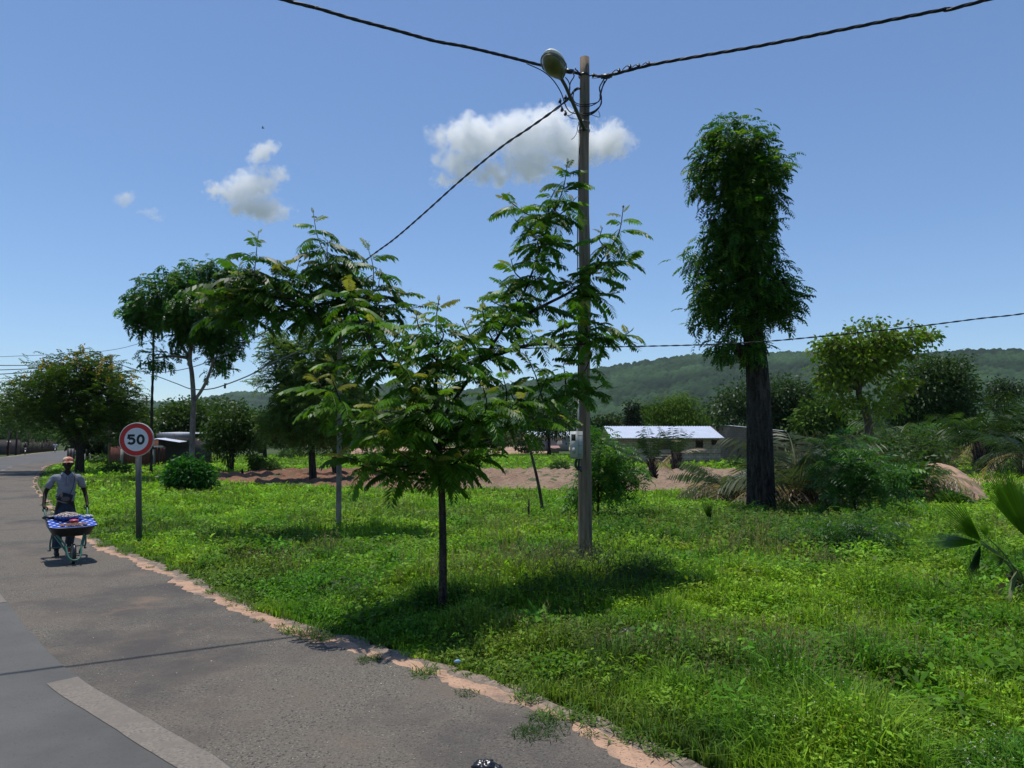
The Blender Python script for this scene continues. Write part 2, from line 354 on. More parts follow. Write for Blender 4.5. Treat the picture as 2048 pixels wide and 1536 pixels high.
def feathery_tree(name, label, base, trunk, limbs, tips, rng, r0=0.06, Lf=0.5, nf=16, col=(0.045, 0.10, 0.018), young=(0.16, 0.17, 0.04), barkm='bark', group=None, extra=0, stemlen=0.9, pl=0.30, pw=0.22, m=11, density=1.0, dz=(0.0, 0.0)):
    """tree of long arching compound leaves set round its shoots. trunk, limbs: lists of points; tips: shoot ends."""
    root = empty(name, base, label, 'tree', group)
    TR = MB(); W = TR; allp = []
    tp = smooth_path(trunk, 6); rr = np.linspace(r0, r0 * 0.62, len(tp)); rr[0] *= 1.35
    TR.tube(tp, rr, 10); allp += [tp]
    for lb in limbs:
        p = smooth_path(lb, 6); W.tube(p, np.linspace(r0 * 0.55, r0 * 0.2, len(p)), 7); allp += [p]
    allpts = np.concatenate([tp[len(tp) // 2:]] + allp[1:])
    tips = [np.asarray(t, float) for t in tips]
    for e in range(extra):
        t = tips[rng.integers(len(tips))]; q = allpts[rng.integers(len(allpts))]
        tips.append(lerp(t, q, 0.15 + 0.4 * rng.random()) + rng.normal(0, 0.22, 3) * Lf)
    LV = MB(); O = []; AZ = []; E0 = []; LL = []; KK = []; CC = []
    for t in tips:
        cand = allpts[(allpts[:, 2] < t[2] - 0.08)]
        if len(cand) == 0: cand = allpts
        dd = np.linalg.norm((cand - t) * [1, 1, 0.75], axis=1); q = cand[dd.argmin()]
        mid = lerp(q, t, 0.55); mid[2] -= 0.06 * np.linalg.norm(t - q); mid[:2] += rng.normal(0, 0.05, 2)
        p = smooth_path([q, mid, t], 7); tl = np.linalg.norm(t - q)
        W.tube(p, np.linspace(r0 * 0.22, r0 * 0.05 + 0.003, len(p)), 5, cap=False)
        sl = min(max(stemlen, 0.45 * tl), tl * 0.95)
        n = int(nf * density * (0.75 + 0.4 * rng.random()) * max(0.6, sl / stemlen) ** 0.8); ga = rng.random() * 6.28
        # arc-length sample of the last sl metres
        sg = np.concatenate([[0], np.cumsum(np.linalg.norm(np.diff(p, axis=0), axis=1))])
        u = (np.arange(n) + 0.5) / n                      # 0 at base, 1 at tip
        at = sg[-1] - sl * (1 - u)
        pos = np.stack([np.interp(at, sg, p[:, i]) for i in range(3)], -1)
        # the extension of the tip: a short thin upright spike
        fade = np.clip((1 - u) * 2.3, 0.16, 1.0)
        L = Lf * fade * (0.8 + 0.4 * rng.random(n))
        e0 = np.radians(np.interp(u, [0, 0.5, 0.85, 1], [0, 20, 45, 75]) + rng.normal(0, 9, n))
        kk = np.interp(u, [0, 0.6, 1], [1.25, 1.15, 0.5]) * (0.7 + 0.6 * rng.random(n))
        c = colmix(col, n, rng, 0.45); y = u > 0.74
        c[y] = lerp(np.broadcast_to(col, (y.sum(), 3)) * 1.25, young, 1.0) * (0.75 + 0.5 * rng.random((y.sum(), 1))) if y.any() else c[y]
        y2 = (u > 0.6) & ~y; c[y2] = c[y2] * np.array([1.35, 1.25, 1.0])
        O.append(pos); AZ.append(ga + np.arange(n) * 2.4 + rng.normal(0, .3, n)); E0.append(e0); LL.append(L); KK.append(kk); CC.append(c)
    add_fronds(LV, np.concatenate(O), np.concatenate(AZ), np.concatenate(E0), np.concatenate(LL), np.concatenate(KK), rng, m=m, pl=pl, pw=pw, col=np.concatenate(CC), drop=0.5)
    TR.obj('trunk', M[barkm], root, smooth=True)
    LV.obj('crown', M['leaf'], root, color=True)
    return root

def crown_points(blobs, n, rng, lo=0.55, gap=0.0, gs=1.5):
    """n points in the outer shell of a union of ellipsoids (c, r)"""
    vol = np.array([r[0] * r[1] * r[2] for c, r in blobs]) ** 0.75; pr = vol / vol.sum(); out = []; outn = []
    while sum(len(o) for o in out) < n:
        k = rng.choice(len(blobs), n, p=pr); c = np.array([b_[0] for b_ in blobs])[k]; r = np.array([b_[1] for b_ in blobs])[k]
        d = nrm(rng.normal(0, 1, (n, 3))); f = (lo ** 3 + (1 - lo ** 3) * rng.random((n, 1))) ** (1 / 3)
        wob = 0.82 + 0.36 * fbm(d[:, 0] * gs + k * 7.1 + 5, d[:, 1] * gs + d[:, 2] * gs * 1.7, 3, 3)[:, None]
        p = c + d * r * f * wob
        if gap > 0:
            g = fbm(p[:, 0] / (r[:, 0] * 0.55) + 40, p[:, 2] / (r[:, 2] * 0.55) + p[:, 1] * 0.7, 11, 3); keep = g > gap; p = p[keep]; d = d[keep]
        out.append(p); outn.append(d)
        if gap > 0.9: break
    return np.concatenate(out)[:n], np.concatenate(outn)[:n]

def leaf_clusters(mb, cen, dirs, rng, per=22, rc=0.5, L=0.16, W=0.07, col=(0.04, 0.09, 0.02), droop=0.35, var=0.3, young=None, yf=0.0, flat=0.6, cvar=0.2):
    n = len(cen); cf = 1 + (rng.random(n) - 0.5) * 2 * cvar
    o = np.repeat(cen, per, 0); dd = np.repeat(dirs, per, 0)
    off = rng.normal(0, 1, o.shape) * rc * 0.5 * np.array([1, 1, flat]); o = o + off
    d = nrm(dd * 0.5 + nrm(off) * 0.9 + rng.normal(0, 0.45, o.shape)); d[:, 2] -= droop
    c = colmix(col, len(o), rng, var, young=young, yf=yf) * np.repeat(cf, per)[:, None]
    add_kites(mb, o, d, rng.normal(0, 1, o.shape), L * (0.7 + 0.6 * rng.random(len(o))), W * (0.7 + 0.6 * rng.random(len(o))), c, bend=0.15)

def spray_clusters(mb, cen, dirs, rng, per=4, rc=0.3, L=0.4, col=(0.04, 0.09, 0.02), m=6, var=0.25, young=None, yf=0.0, pl=0.33, pw=0.3, e=(-20, 35), cvar=0.2, k=1.3):
    n = len(cen) * per; o = np.repeat(cen, per, 0) + rng.normal(0, rc * 0.4, (n, 3)); dd = np.repeat(dirs, per, 0)
    az = np.arctan2(dd[:, 1], dd[:, 0]) + rng.normal(0, 0.9, n)
    e0 = np.radians(rng.uniform(e[0], e[1], n)); LL = L * (0.7 + 0.6 * rng.random(n))
    cf = np.repeat(1 + (rng.random(len(cen)) - 0.5) * 2 * cvar, per)[:, None]
    c = colmix(col, n, rng, var, young=young, yf=yf) * cf
    add_fronds(mb, o, az, e0, LL, k * (0.6 + 0.8 * rng.random(n)), rng, m=m, pl=pl, pw=pw, col=c, rach=False)

def gen_tree(name, label, base, blobs, trunks, rng, r0=0.2, n=250, style='leaf', barkm='bark', cat='tree', group=None, col=(0.04, 0.09, 0.02), twigs=14, lo=0.5, gap=0.0, rtop=0.5, lmat='leaf', **kw):
    """blobs: [(centre, radii)]; trunks: list of polylines, the first the main stem (world coordinates)"""
    root = empty(name, base, label, cat, group)
    TR = MB(); Wd = TR; pts = []
    for i, t in enumerate(trunks):
        p = smooth_path(t, 6); rr = np.linspace(r0, r0 * rtop, len(p)) * (1 if i == 0 else 0.6)
        if i == 0: rr[0] *= 1.25
        TR.tube(p, rr, 10); pts.append(p)
    cen, dirs = crown_points(blobs, n, rng, lo, gap)
    allp = np.concatenate([p[len(p) // 2:] for p in pts]); 
    for k in range(twigs):
        t = cen[rng.integers(len(cen))]; q = allp[np.linalg.norm((allp - t) * [1, 1, 1.2], axis=1).argmin()]
        mid = lerp(q, t, 0.5) + [0, 0, 0.06 * np.linalg.norm(t - q)] + rng.normal(0, 0.05, 3)
        Wd.tube(smooth_path([q, mid, t], 4), np.linspace(r0 * 0.35, r0 * 0.08, 9), 5, cap=False)
    LV = MB()
    (leaf_clusters if style == 'leaf' else spray_clusters)(LV, cen, dirs, rng, col=col, **kw)
    TR.obj('trunk', M[barkm], root, smooth=True)
    LV.obj('crown', M[lmat], root, color=True)
    return root
def blob(px, py, rx, ry, Y, dy=0.0, ryd=None):
    """an ellipsoid of foliage: centre and radii read off the photograph at distance Y"""
    m = (Y + dy) / F; c = P(px, py, Y + dy)
    return (c, np.array([rx * m, (ryd if ryd else (rx + ry) / 2) * m, ry * m]))
def PP(pts, Y): return [P(p[0], p[1], Y + (p[2] if len(p) > 2 else 0)) for p in pts]

# ------------------------------------------------------------------ hills
M['hill'] = mat('wooded_hill', (0.040, 0.072, 0.026), 1.0, spec=0.0, vcol=True)
def ridge_el(px):
    X = [-900, -200, 0, 100, 265, 340, 380, 430, 470, 510, 560, 620, 700, 780, 850, 930, 1000, 1100, 1180, 1250, 1330, 1400, 1480, 1560, 1640, 1720, 1800, 1860, 1920, 2000, 2060, 2300, 3000]
    Y = [850, 820, 812, 812, 803, 806, 803, 794, 787, 786, 790, 795, 778, 771, 780, 784, 774, 757, 742, 731, 718, 711, 712, 708, 706, 711, 712, 711, 704, 702, 703, 695, 740]
    return np.interp(px, X, Y)
naz, nr = 1700, 270
pxs = np.linspace(-500, 2550, naz)
th = np.arctan((pxs - 1024) / F)                                 # azimuth from the view axis
RR = np.interp(pxs, [-500, 600, 760, 2550], [3300, 3200, 2500, 2050])
elr = np.arctan2((HZ - ridge_el(pxs)), np.sqrt(F ** 2 + (pxs - 1024) ** 2))
zr = CH + RR * np.tan(elr)
t = np.concatenate([np.linspace(0, 1, nr - 8), np.linspace(1.02, 1.25, 8)])
TT, TH = np.meshgrid(t, th); rad_ = (0.50 + 0.5 * TT) * RR[:, None]
HX = rad_ * np.sin(TH); HY = rad_ * np.cos(TH)
prof = np.where(TT <= 1, np.clip(TT, 0, 1) ** 1.15, 1 - (TT - 1) * 1.2)
gul = (fbm(HX / 330 + 9, HY / 420, 51, 4) - 0.5)
hz = zr[:, None] * prof * (1 + 1.1 * gul * np.clip(1 - TT, 0, 1) * np.clip(TT * 3, 0, 1))
cs = 11.5; ix = np.floor(HX / cs); iy = np.floor(HY / cs); best = np.full(HX.shape, 9.0); cell = np.zeros(HX.shape)
for di in (-1, 0, 1):
    for dj in (-1, 0, 1):
        cx = (ix + di + hashv(ix + di, iy + dj, 1)) * cs; cy_ = (iy + dj + hashv(ix + di, iy + dj, 2)) * cs
        d = np.hypot(HX - cx, HY - cy_) / cs; hh = hashv(ix + di, iy + dj, 3)
        d = d / (0.6 + 0.6 * hh); k = d < best; best = np.where(k, d, best); cell = np.where(k, hh, cell)
bump = np.clip(1 - best ** 2, 0, 1) * (4 + 11.0 * cell)
edge = np.clip(TT * 20, 0, 1)
hz = hz + bump * edge - 3
dens = fbm(HX / 120, HY / 120, 77, 4)
cc = np.array([0.021, 0.041, 0.016])[None, None] * (0.25 + 1.4 * cell[..., None]) * (0.55 + 0.9 * np.clip(dens * 2 - .5, 0, 1.2)[..., None])  # wide crown tones paint sunlit and dark clumps into the colour
bare = (dens > 0.60)[..., None] & (best > 0.8)[..., None]
cc = np.where(bare, np.array([0.085, 0.085, 0.05]), cc)
low = np.clip((0.30 - TT) * 5, 0, 1)[..., None]; cc = cc * (1 - low) + low * np.array([0.038, 0.07, 0.024]) * (0.7 + 0.6 * cell[..., None])
b = MB(); i = np.arange(naz - 1)[:, None] * nr; j = np.arange(nr - 1)[None]
b.add(np.stack([HX, HY, hz], -1).reshape(-1, 3), np.stack([i + j, i + nr + j, i + nr + j + 1, i + j + 1], -1).reshape(-1, 4), col=cc.reshape(-1, 3))
tag(b.obj('hills', M['hill'], smooth=True, color=True), kind='structure')

# ------------------------------------------------------------------ far wood at the foot of the hills
rg = np.random.default_rng(3)
b = MB()
def far_wood(n, r0, r1, h0, h1, seed, pxr=(-420, 2450)):
    rg = np.random.default_rng(seed)
    px = rg.uniform(*pxr, n); r = rg.uniform(r0, r1, n); th = np.arctan((px - 1024) / F)
    c0 = np.stack([r * np.sin(th), r * np.cos(th), np.zeros(n)], -1)
    kd = kdist(c0[:, :2]); ok = (kd > 6) | (kd < -18); c0 = c0[ok]; n = len(c0); r = r[ok]
    h = rg.uniform(h0, h1, n)
    for k in range(n):
        bl = [(c0[k] + [rg.normal(0, h[k] * .18), rg.normal(0, h[k] * .18), h[k] * (0.55 + 0.1 * rg.normal())], np.array([1, 1, 0.8]) * h[k] * rg.uniform(0.25, 0.42)) for _ in range(3)]
        cen, dr = crown_points(bl, 26, rg, 0.6)
        s = 0.07 * h[k] + r[k] * 0.0012
        leaf_clusters(b, cen, dr, rg, per=9, rc=h[k] * 0.14, L=s * 1.5, W=s * 0.9, col=np.array([0.032, 0.062, 0.018]) * rg.uniform(0.6, 1.5) * np.array([rg.uniform(0.8, 1.4), 1, 1]), droop=0.2)
far_wood(150, 110, 210, 3.0, 6.0, 1, (420, 2450)); far_wood(330, 220, 520, 5, 9, 2); far_wood(260, 520, 1150, 8, 13, 4)
far_wood(110, 70, 130, 4, 9, 6, (-420, 120))
tag(b.obj('distant_wood', M['farleaf'], color=True), 'distant dark green scrub and woodland at the foot of the hills', 'woodland', kind='stuff')
# ------------------------------------------------------------------ ploughed field and sand heap
M['tilled'] = mat('tilled_soil', (0.29, 0.17, 0.105), 1.0, vcol=True, bump=[(6, 1.0, 0.2), (16, 1.0, .08)])
fx = np.linspace(-17.5, 15.5, 470); fy = np.linspace(28.5, 49.5, 190)
FX, FY = np.meshgrid(fx, fy)
kk = (FX - FX.min()) / (FX.max() - FX.min())
# slightly curved rows of heaps running away from the viewer, staggered
rowp = 1.15; colp = 0.9
ry_ = FY / rowp + 0.35 * fbm(FX / 6, FY / 6, 4); ri = np.floor(ry_)
rx_ = FX / colp + 0.5 * (ri % 2) + 0.5 * hashv(ri, ri * 0, 8); ci = np.floor(rx_)
u = ry_ - ri - 0.5; v_ = rx_ - ci - 0.5
hgt = hashv(ri, ci, 5)
H = np.exp(-(u ** 2 * 9 + v_ ** 2 * 9)) * (0.04 + 0.20 * hgt) + 0.15 * fbm(FX * 1.7, FY * 1.7, 6, 4) + 0.06 * vnoise(FX * 9, FY * 9, 7)
ex = np.clip(np.minimum((FX - (-17.5 + 5.0 * np.clip((FY - 28.5) / 21, 0, 1) * -0.0 + (fbm(FY / 3, FY * 0, 1) - 0.5) * 3)) / 1.5, (15.5 - FX) / 1.0), 0, 1)
near = 28.5 + np.interp(FX, [-17.5, -12, -6, 0, 15.5], [9.5, 5.0, 1.2, 0.6, 0.3]) + (fbm(FX / 1.5, FX * 0, 12) - 0.5) * 1.6
ey = np.clip(np.minimum((FY - near) / 0.7, (49.3 - FY) / 0.7), 0, 1)
Hh = -0.16 + (0.16 + H) * np.minimum(ex, ey) ** 0.6
red = np.clip(np.interp(FX, [-17, -8, -4, 3], [1, 1, 0.35, 0]) + (fbm(FX / 2, FY / 2, 15) - .5) * 0.5, 0, 1)[..., None]
cc = (1 - red) * np.array([0.31, 0.215, 0.145]) + red * np.array([0.235, 0.12, 0.072])
cc = cc * (0.75 + 0.5 * fbm(FX * 1.5, FY * 1.5, 16)[..., None])
wd = (fbm(FX * 1.1, FY * 1.1, 19) > 0.68)[..., None]; cc = np.where(wd, np.array([0.10, 0.12, 0.05]), cc)
b = MB(); nx = len(fx); i = np.arange(len(fy) - 1)[:, None] * nx; j = np.arange(nx - 1)[None]
b.add(np.stack([FX, FY, Hh], -1).reshape(-1, 3), np.stack([i + j, i + j + 1, i + nx + j + 1, i + nx + j], -1).reshape(-1, 4), col=cc.reshape(-1, 3))
tag(b.obj('ploughed_field', M['tilled'], smooth=True, color=True), kind='structure')
def in_field(x, y):
    nr_ = 28.5 + np.interp(x, [-17.5, -12, -6, 0, 15.5], [9.5, 5.0, 1.2, 0.6, 0.3])
    return (x > -17.3) & (x < 15.3) & (y > nr_ + 0.2) & (y < 49.2)
def heap(name, px0, px1, pyb, h, label, depth=2.2, seed=0):
    A = G(px0, pyb); B = G(px1, pyb); c = (A + B) / 2 + [0, depth, 0]; rx = (B[0] - A[0]) / 2
    n, m = 60, 18; an = np.linspace(0, 2 * pi, n, endpoint=False); rr = np.linspace(0, 1.08, m)
    AN, RR_ = np.meshgrid(an, rr)
    X = RR_ * np.cos(AN) * rx * (1 + 0.15 * (fbm(np.cos(AN) * 2 + 5, np.sin(AN) * 2, seed) - .5)); Yv = RR_ * np.sin(AN) * depth
    Z = h * (1 - RR_ ** 2.1) + 0.12 * (fbm(X * 1.5, Yv * 1.5, seed + 3) - 0.5) - 0.02
    bb = MB(); i = np.arange(m - 1)[:, None] * n; j = np.arange(n)[None]; k = (j + 1) % n
    bb.add(np.stack([X, Yv, Z], -1).reshape(-1, 3), np.stack([i + j, i + k, i + n + k, i + n + j], -1).reshape(-1, 4))
    o = bb.obj(name, M['sand'], smooth=True, world=False); o.location = Vector([float(q) for q in c]); tag(o, label, 'sand heap')
heap('sand_heap', 1882, 2034, 1006, 1.25, 'heap of pinkish building sand beyond the fan palm', 2.2, 4)
b = MB(); pa = [G(1910, 972), G(2100, 972), G(2150, 948), G(1880, 948)]
b.add([[p[0], p[1], 0.004] for p in pa], [[0, 1, 2, 3]]); tag(b.obj('path', M['sand']), kind='structure')
b = MB(); pa = [G(1075, 908), G(700, 908), G(700, 894), G(1180, 894)]
b.add([[p[0], p[1], 0.006] for p in pa], [[0, 1, 2, 3]]); tag(b.obj('dry_clearing', M['sand']), kind='structure')

# ------------------------------------------------------------------ grass and herbs of the verge
rg = np.random.default_rng(11)
def scatter(n, r0, r1, p, a0=-42, a1=42):
    """n points in a wedge in front of the camera, areal density ~ r^-p"""
    q = 2 - p; u = rg.random(n)
    r = (r0 ** q + u * (r1 ** q - r0 ** q)) ** (1 / q) if abs(q) > 1e-6 else r0 * (r1 / r0) ** u
    a = np.radians(rg.uniform(a0, a1, n)); return np.stack([r * np.sin(a), r * np.cos(a)], -1), r
def keep_verge(xy, e=0.30):
    kd = kdist(xy); lim = e + (fbm(xy[:, 0] * 1.4, xy[:, 1] * 1.4, 61) - 0.5) * 0.45
    return (kd > lim) & ~in_field(xy[:, 0], xy[:, 1]), kd
def lush(xy, kd):
    """height of the growth: short by the kerb, waist deep in patches"""
    f = fbm(xy[:, 0] / 1.6, xy[:, 1] / 1.6, 71, 4)
    g_ = fbm(xy[:, 0] / .45, xy[:, 1] / .45, 75, 3); h = 0.45 + 1.5 * np.clip(f - 0.30, 0, 1) * 1.6 + 2.2 * np.clip(g_ - .5, 0, 1)
    h = h * np.clip(0.28 + (kd - 0.3) / 1.6, 0.28, 1)
    w_ = np.exp(-(((xy[:, 0] - 0.9) / 1.5) ** 2 + ((xy[:, 1] - 10.3) / 1.1) ** 2)); h = h + 0.75 * w_
    w2 = np.exp(-(((xy[:, 0] - 6.5) / 3.5) ** 2 + ((xy[:, 1] - 15.5) / 2.5) ** 2)); h = h + 0.8 * w2
    return h * np.interp(xy[:, 1], [6, 11, 30], [1.1, .75, .5])
GREEN = np.array([0.082, 0.165, 0.020])
def gcol(xy, n):
    p = fbm(xy[:, 0] / 1.1, xy[:, 1] / 1.1, 81, 4)[:, None]; p = np.clip((p - 0.35) * 3.3, 0, 1)
    c = (1 - p) * np.array([0.085, 0.205, 0.018]) + p * np.array([0.225, 0.355, 0.028])
    dk = np.exp(-(((xy[:, :1] - 6.5) / 3.2) ** 2 + ((xy[:, 1:2] - 16.5) / 3.2) ** 2)) * .7 + .75 * np.exp(-(((xy[:, :1] + .7) / .8) ** 2 + ((xy[:, 1:2] - 9.0) / .7) ** 2))  # second patch: shadow and litter at the front tree's base, painted into the grass
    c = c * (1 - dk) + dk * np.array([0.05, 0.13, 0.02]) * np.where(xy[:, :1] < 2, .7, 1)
    far = np.clip((xy[:, 1:2] - 12) / 12, 0, 1) * (1 - dk)
    c = c * (1 - 0.5 * far) + 0.5 * far * np.array([0.205, 0.37, 0.030])
    q = np.clip((fbm(xy[:, 0] / 2.4, xy[:, 1] / 2.4, 91, 3)[:, None] - 0.58) * 6, 0, 0.35)
    c = c * (1 - q) + q * np.array([0.095, 0.085, 0.045])
    return c * (0.45 + 1.1 * rg.random((n, 1))) * (1 + 0.25 * (rg.random((n, 3)) - 0.5))
# blades
G1 = MB()
for (n, r0, r1, p, ht, wd) in ((190000, 4.0, 11, 0.9, 0.25, 0.007), (160000, 9, 32, 1.5, 0.22, 0.014), (120000, 28, 110, 1.6, 0.22, 0.045)):
    xy, r = scatter(n, r0, r1, p); k, kd = keep_verge(xy); xy = xy[k]; r = r[k]; kd = kd[k]; n = len(xy)
    h = lush(xy, kd) * ht * (0.55 + 0.9 * rg.random(n))
    az = rg.random(n) * 2 * pi; ln = np.abs(rg.normal(0.40, 0.30, n)); dirh = np.stack([np.cos(az), np.sin(az)], -1)
    W = wd * (0.6 + 0.8 * rg.random(n)) * (1 + r / r1)
    sd = np.stack([-dirh[:, 1], dirh[:, 0]], -1) * W[:, None] / 2
    o = np.c_[xy, np.full(n, -0.03)]
    m1 = np.c_[xy + dirh * (h * ln * 0.4)[:, None], h * 0.6]; tp = np.c_[xy + dirh * (h * ln * 1.3)[:, None], h * np.clip(1.05 - ln * 0.45, 0.35, 1)]
    s3 = np.c_[sd, np.zeros(n)]
    v = np.stack([o - s3, o + s3, m1 + s3 * 0.85, m1 - s3 * 0.85, tp], 1).reshape(-1, 3)
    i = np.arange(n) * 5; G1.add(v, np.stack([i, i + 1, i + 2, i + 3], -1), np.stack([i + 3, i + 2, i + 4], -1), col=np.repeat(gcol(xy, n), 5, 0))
tag(G1.obj('grass', M['grass'], color=True), 'long green grass covering the roadside verge', 'grass', kind='stuff')
# leafy herbs: plants of several leaves on short stems
G2 = MB()
for (n, r0, r1, p, per, LL, ht) in ((46000, 4.0, 12, 0.9, 9, 0.029, 0.23), (36000, 10, 34, 1.4, 8, 0.060, 0.27), (9000, 30, 90, 1.5, 7, 0.17, 0.28)):
    xy, r = scatter(n, r0, r1, p); k, kd = keep_verge(xy, 0.5)
    k &= fbm(xy[:, 0] / 0.9, xy[:, 1] / 0.9, 101, 3) > 0.40
    xy = xy[k]; r = r[k]; kd = kd[k]; n = len(xy); h = lush(xy, kd) * ht * (0.5 + 0.8 * rg.random(n))
    o = np.repeat(np.c_[xy, np.zeros(n)], per, 0); nn = len(o); hh = np.repeat(h, per)
    o[:, 2] = hh * (0.25 + 0.8 * rg.random(nn)); az = rg.random(nn) * 2 * pi
    sp = 0.035 + 0.05 * np.repeat(r / r1, per); o[:, :2] += rg.normal(0, 1, (nn, 2)) * sp[:, None]
    el = rg.normal(0.25, 0.45, nn); d = np.stack([np.cos(az) * np.cos(el), np.sin(az) * np.cos(el), np.sin(el)], -1)
    sd = np.stack([-np.sin(az), np.cos(az), rg.normal(0, 0.35, nn)], -1)
    l = LL * (0.6 + 0.8 * rg.random(nn)) * (0.7 + 0.8 * np.repeat(r / r1, per)) * np.repeat(0.6 + 1.0 * rg.random(n), per)
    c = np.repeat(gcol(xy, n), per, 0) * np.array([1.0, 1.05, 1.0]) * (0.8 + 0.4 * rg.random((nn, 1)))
    add_kites(G2, o, d, sd, l, l * np.repeat(rg.uniform(0.3, 0.75, n), per), c, bend=0.15)
tag(G2.obj('leafy_weeds', M['grass'], color=True), 'low bright green leafy weeds growing through the verge grass', 'weeds', kind='stuff')
# thin straw seed heads standing above the grass in patches
G3 = MB()
for (n, r0, r1, p, ht) in ((13000, 4.3, 14, 1.0, 0.42), (8000, 12, 40, 1.5, 0.36)):
    xy, r = scatter(n, r0, r1, p); k, kd = keep_verge(xy, 1.2); k &= fbm(xy[:, 0] / 2.2, xy[:, 1] / 2.2, 91, 3) > 0.49
    xy = xy[k]; r = r[k]; kd = kd[k]; n = len(xy); h = ht * (0.6 + 0.6 * rg.random(n)) * np.clip(lush(xy, kd), .5, 1.3); az = rg.random(n) * 6.28; ln = rg.normal(0, .18, n)
    d = np.stack([np.cos(az) * ln, np.sin(az) * ln, np.ones(n)], -1); sd = np.stack([-np.sin(az), np.cos(az), 0 * az], -1)
    o = np.c_[xy, np.zeros(n)]; wv = 0.0022 + 0.0004 * r
    c = np.array([0.19, 0.19, 0.09]) * (0.6 + 0.7 * rg.random((n, 1)))
    add_kites(G3, o, d, sd, h, wv * 1.6, c, mid=0.5)
    for q in range(6):
        a2 = rg.random(n) * 6.28; dd = np.stack([np.cos(a2) * 0.9, np.sin(a2) * 0.9, 0.5 + rg.random(n)], -1)
        add_kites(G3, o + nrm(d) * (h * (0.68 + 0.055 * q))[:, None], dd, np.cross(dd, [0, 0, 1.0]), h * 0.11, wv * 1.6, c * np.array([1.1, 0.95, 0.95]))
tag(G3.obj('seeding_grass', M['grass'], color=True), 'wispy straw coloured grass seed heads standing over the verge', 'grass', kind='stuff')
# small white and yellowish flowers and dead leaves among the weeds
G4 = MB(); n = 5000
xy, r = scatter(n, 4.2, 11, 0.8, 2, 40); k, kd = keep_verge(xy, 0.6); k &= fbm(xy[:, 0] / 0.8, xy[:, 1] / 0.8, 131, 3) > np.where(xy[:, 1] < 6.3, 0.50, 0.60)
xy = xy[k]; kd = kd[k]; n = len(xy); h = lush(xy, kd) * 0.2 * (0.8 + 0.4 * rg.random(n))
for q in range(3):
    az = rg.random(n) * 6.28; d = np.stack([np.cos(az), np.sin(az), 0.5 + 0 * az], -1)
    c = np.where(rg.random((n, 1)) < np.where(xy[:, 1:2] < 6.3, 0.85, 0.35), np.array([0.62, 0.62, 0.56]), np.array([0.36, 0.30, 0.10]))
    add_kites(G4, np.c_[xy, h + 0.02] + rg.normal(0, .004, (n, 3)), d, np.stack([-np.sin(az), np.cos(az), 0 * az], -1), 0.012, 0.010, c)
tag(G4.obj('wild_flowers', M['grass'], color=True), 'tiny white flower heads scattered in the weeds', 'flowers', kind='stuff')
# taller clumps of broad leaved weeds
G7 = MB()
def clump(x, y, h, r, n, L, W, c):
    a = rg.random(n) * 6.28; q = np.sqrt(rg.random(n)); hh = h * (0.15 + 0.85 * rg.random(n)) * (1 - .45 * q ** 2)
    o = np.stack([x + np.cos(a) * q * r, y + np.sin(a) * q * r, hh], -1); az = a + rg.normal(0, .9, n); el = rg.normal(.2, .5, n)
    d = np.stack([np.cos(az) * np.cos(el), np.sin(az) * np.cos(el), np.sin(el)], -1)
    add_kites(G7, o, d, np.stack([-np.sin(az), np.cos(az), rg.normal(0, .4, n)], -1), L * (.6 + .8 * rg.random(n)), W * (.7 + .6 * rg.random(n)), c * (.5 + 1.0 * rg.random((n, 1))), bend=.2)
for (px0, px1, py0, py1, k, h, c) in ((1190, 1800, 1015, 1110, 95, .50, (.055, .15, .018)), (1030, 1300, 1120, 1225, 34, .42, (.06, .12, .025)), (1560, 2060, 1180, 1480, 46, .34, (.10, .24, .02)), (700, 1500, 1250, 1500, 46, .24, (.12, .25, .02)), (300, 1100, 1000, 1150, 60, .36, (.10, .23, .02)), (680, 850, 1175, 1225, 12, .22, (.07, .10, .03)), (1300, 1900, 1110, 1250, 34, .36, (.17, .30, .025))):
    for q in range(k):
        g = G(rg.uniform(px0, px1), rg.uniform(py0, py1)); kd1 = kdist(g[None, :2])[0]
        if kd1 < .7: continue
        sc_ = rg.uniform(.6, 1.3); Lf_ = rg.uniform(.05, .11); clump(g[0], g[1], h * sc_, rg.uniform(.18, .45), int(170 * sc_), Lf_, Lf_ * rg.uniform(.25, .55), np.array(c) * rg.uniform(.75, 1.25) * np.array([rg.uniform(.8, 1.3), 1, 1]))
tag(G7.obj('broadleaf_weeds', M['grass'], color=True), 'taller clumps of dark and bright broad leaved weeds rising from the verge', 'weeds', kind='stuff')
# stray tufts rooted in the sandy crack by the kerb
G5 = MB()
for (px, py, s) in ((1090, 1462, 1.3), (1060, 1470, 1.0), (1180, 1470, 0.5), (625, 1275, 1.2), (612, 1268, 0.9), (735, 1322, 0.9), (745, 1318, 0.8), (465, 1212, 0.5), (520, 1243, 0.5), (935, 1388, 0.7), (560, 1252, 0.5), (300, 1135, 0.5)):
    c0 = G(px, py); n = int(130 * s); a = rg.random(n) * 6.28; rr = 0.09 * s * np.sqrt(rg.random(n)) * 1.6
    o = np.stack([c0[0] + np.cos(a) * rr, c0[1] + np.sin(a) * rr, np.zeros(n)], -1)
    az = rg.random(n) * 6.28; d = np.stack([np.cos(az), np.sin(az), 0.3 + rg.random(n) * 1.3], -1)
    add_kites(G5, o, d, np.stack([-np.sin(az), np.cos(az), 0 * az], -1), 0.07 * s * (0.5 + rg.random(n)), 0.007, np.array([0.05, 0.10, 0.025]) * (0.6 + 0.8 * rg.random((n, 1))), bend=0.2)
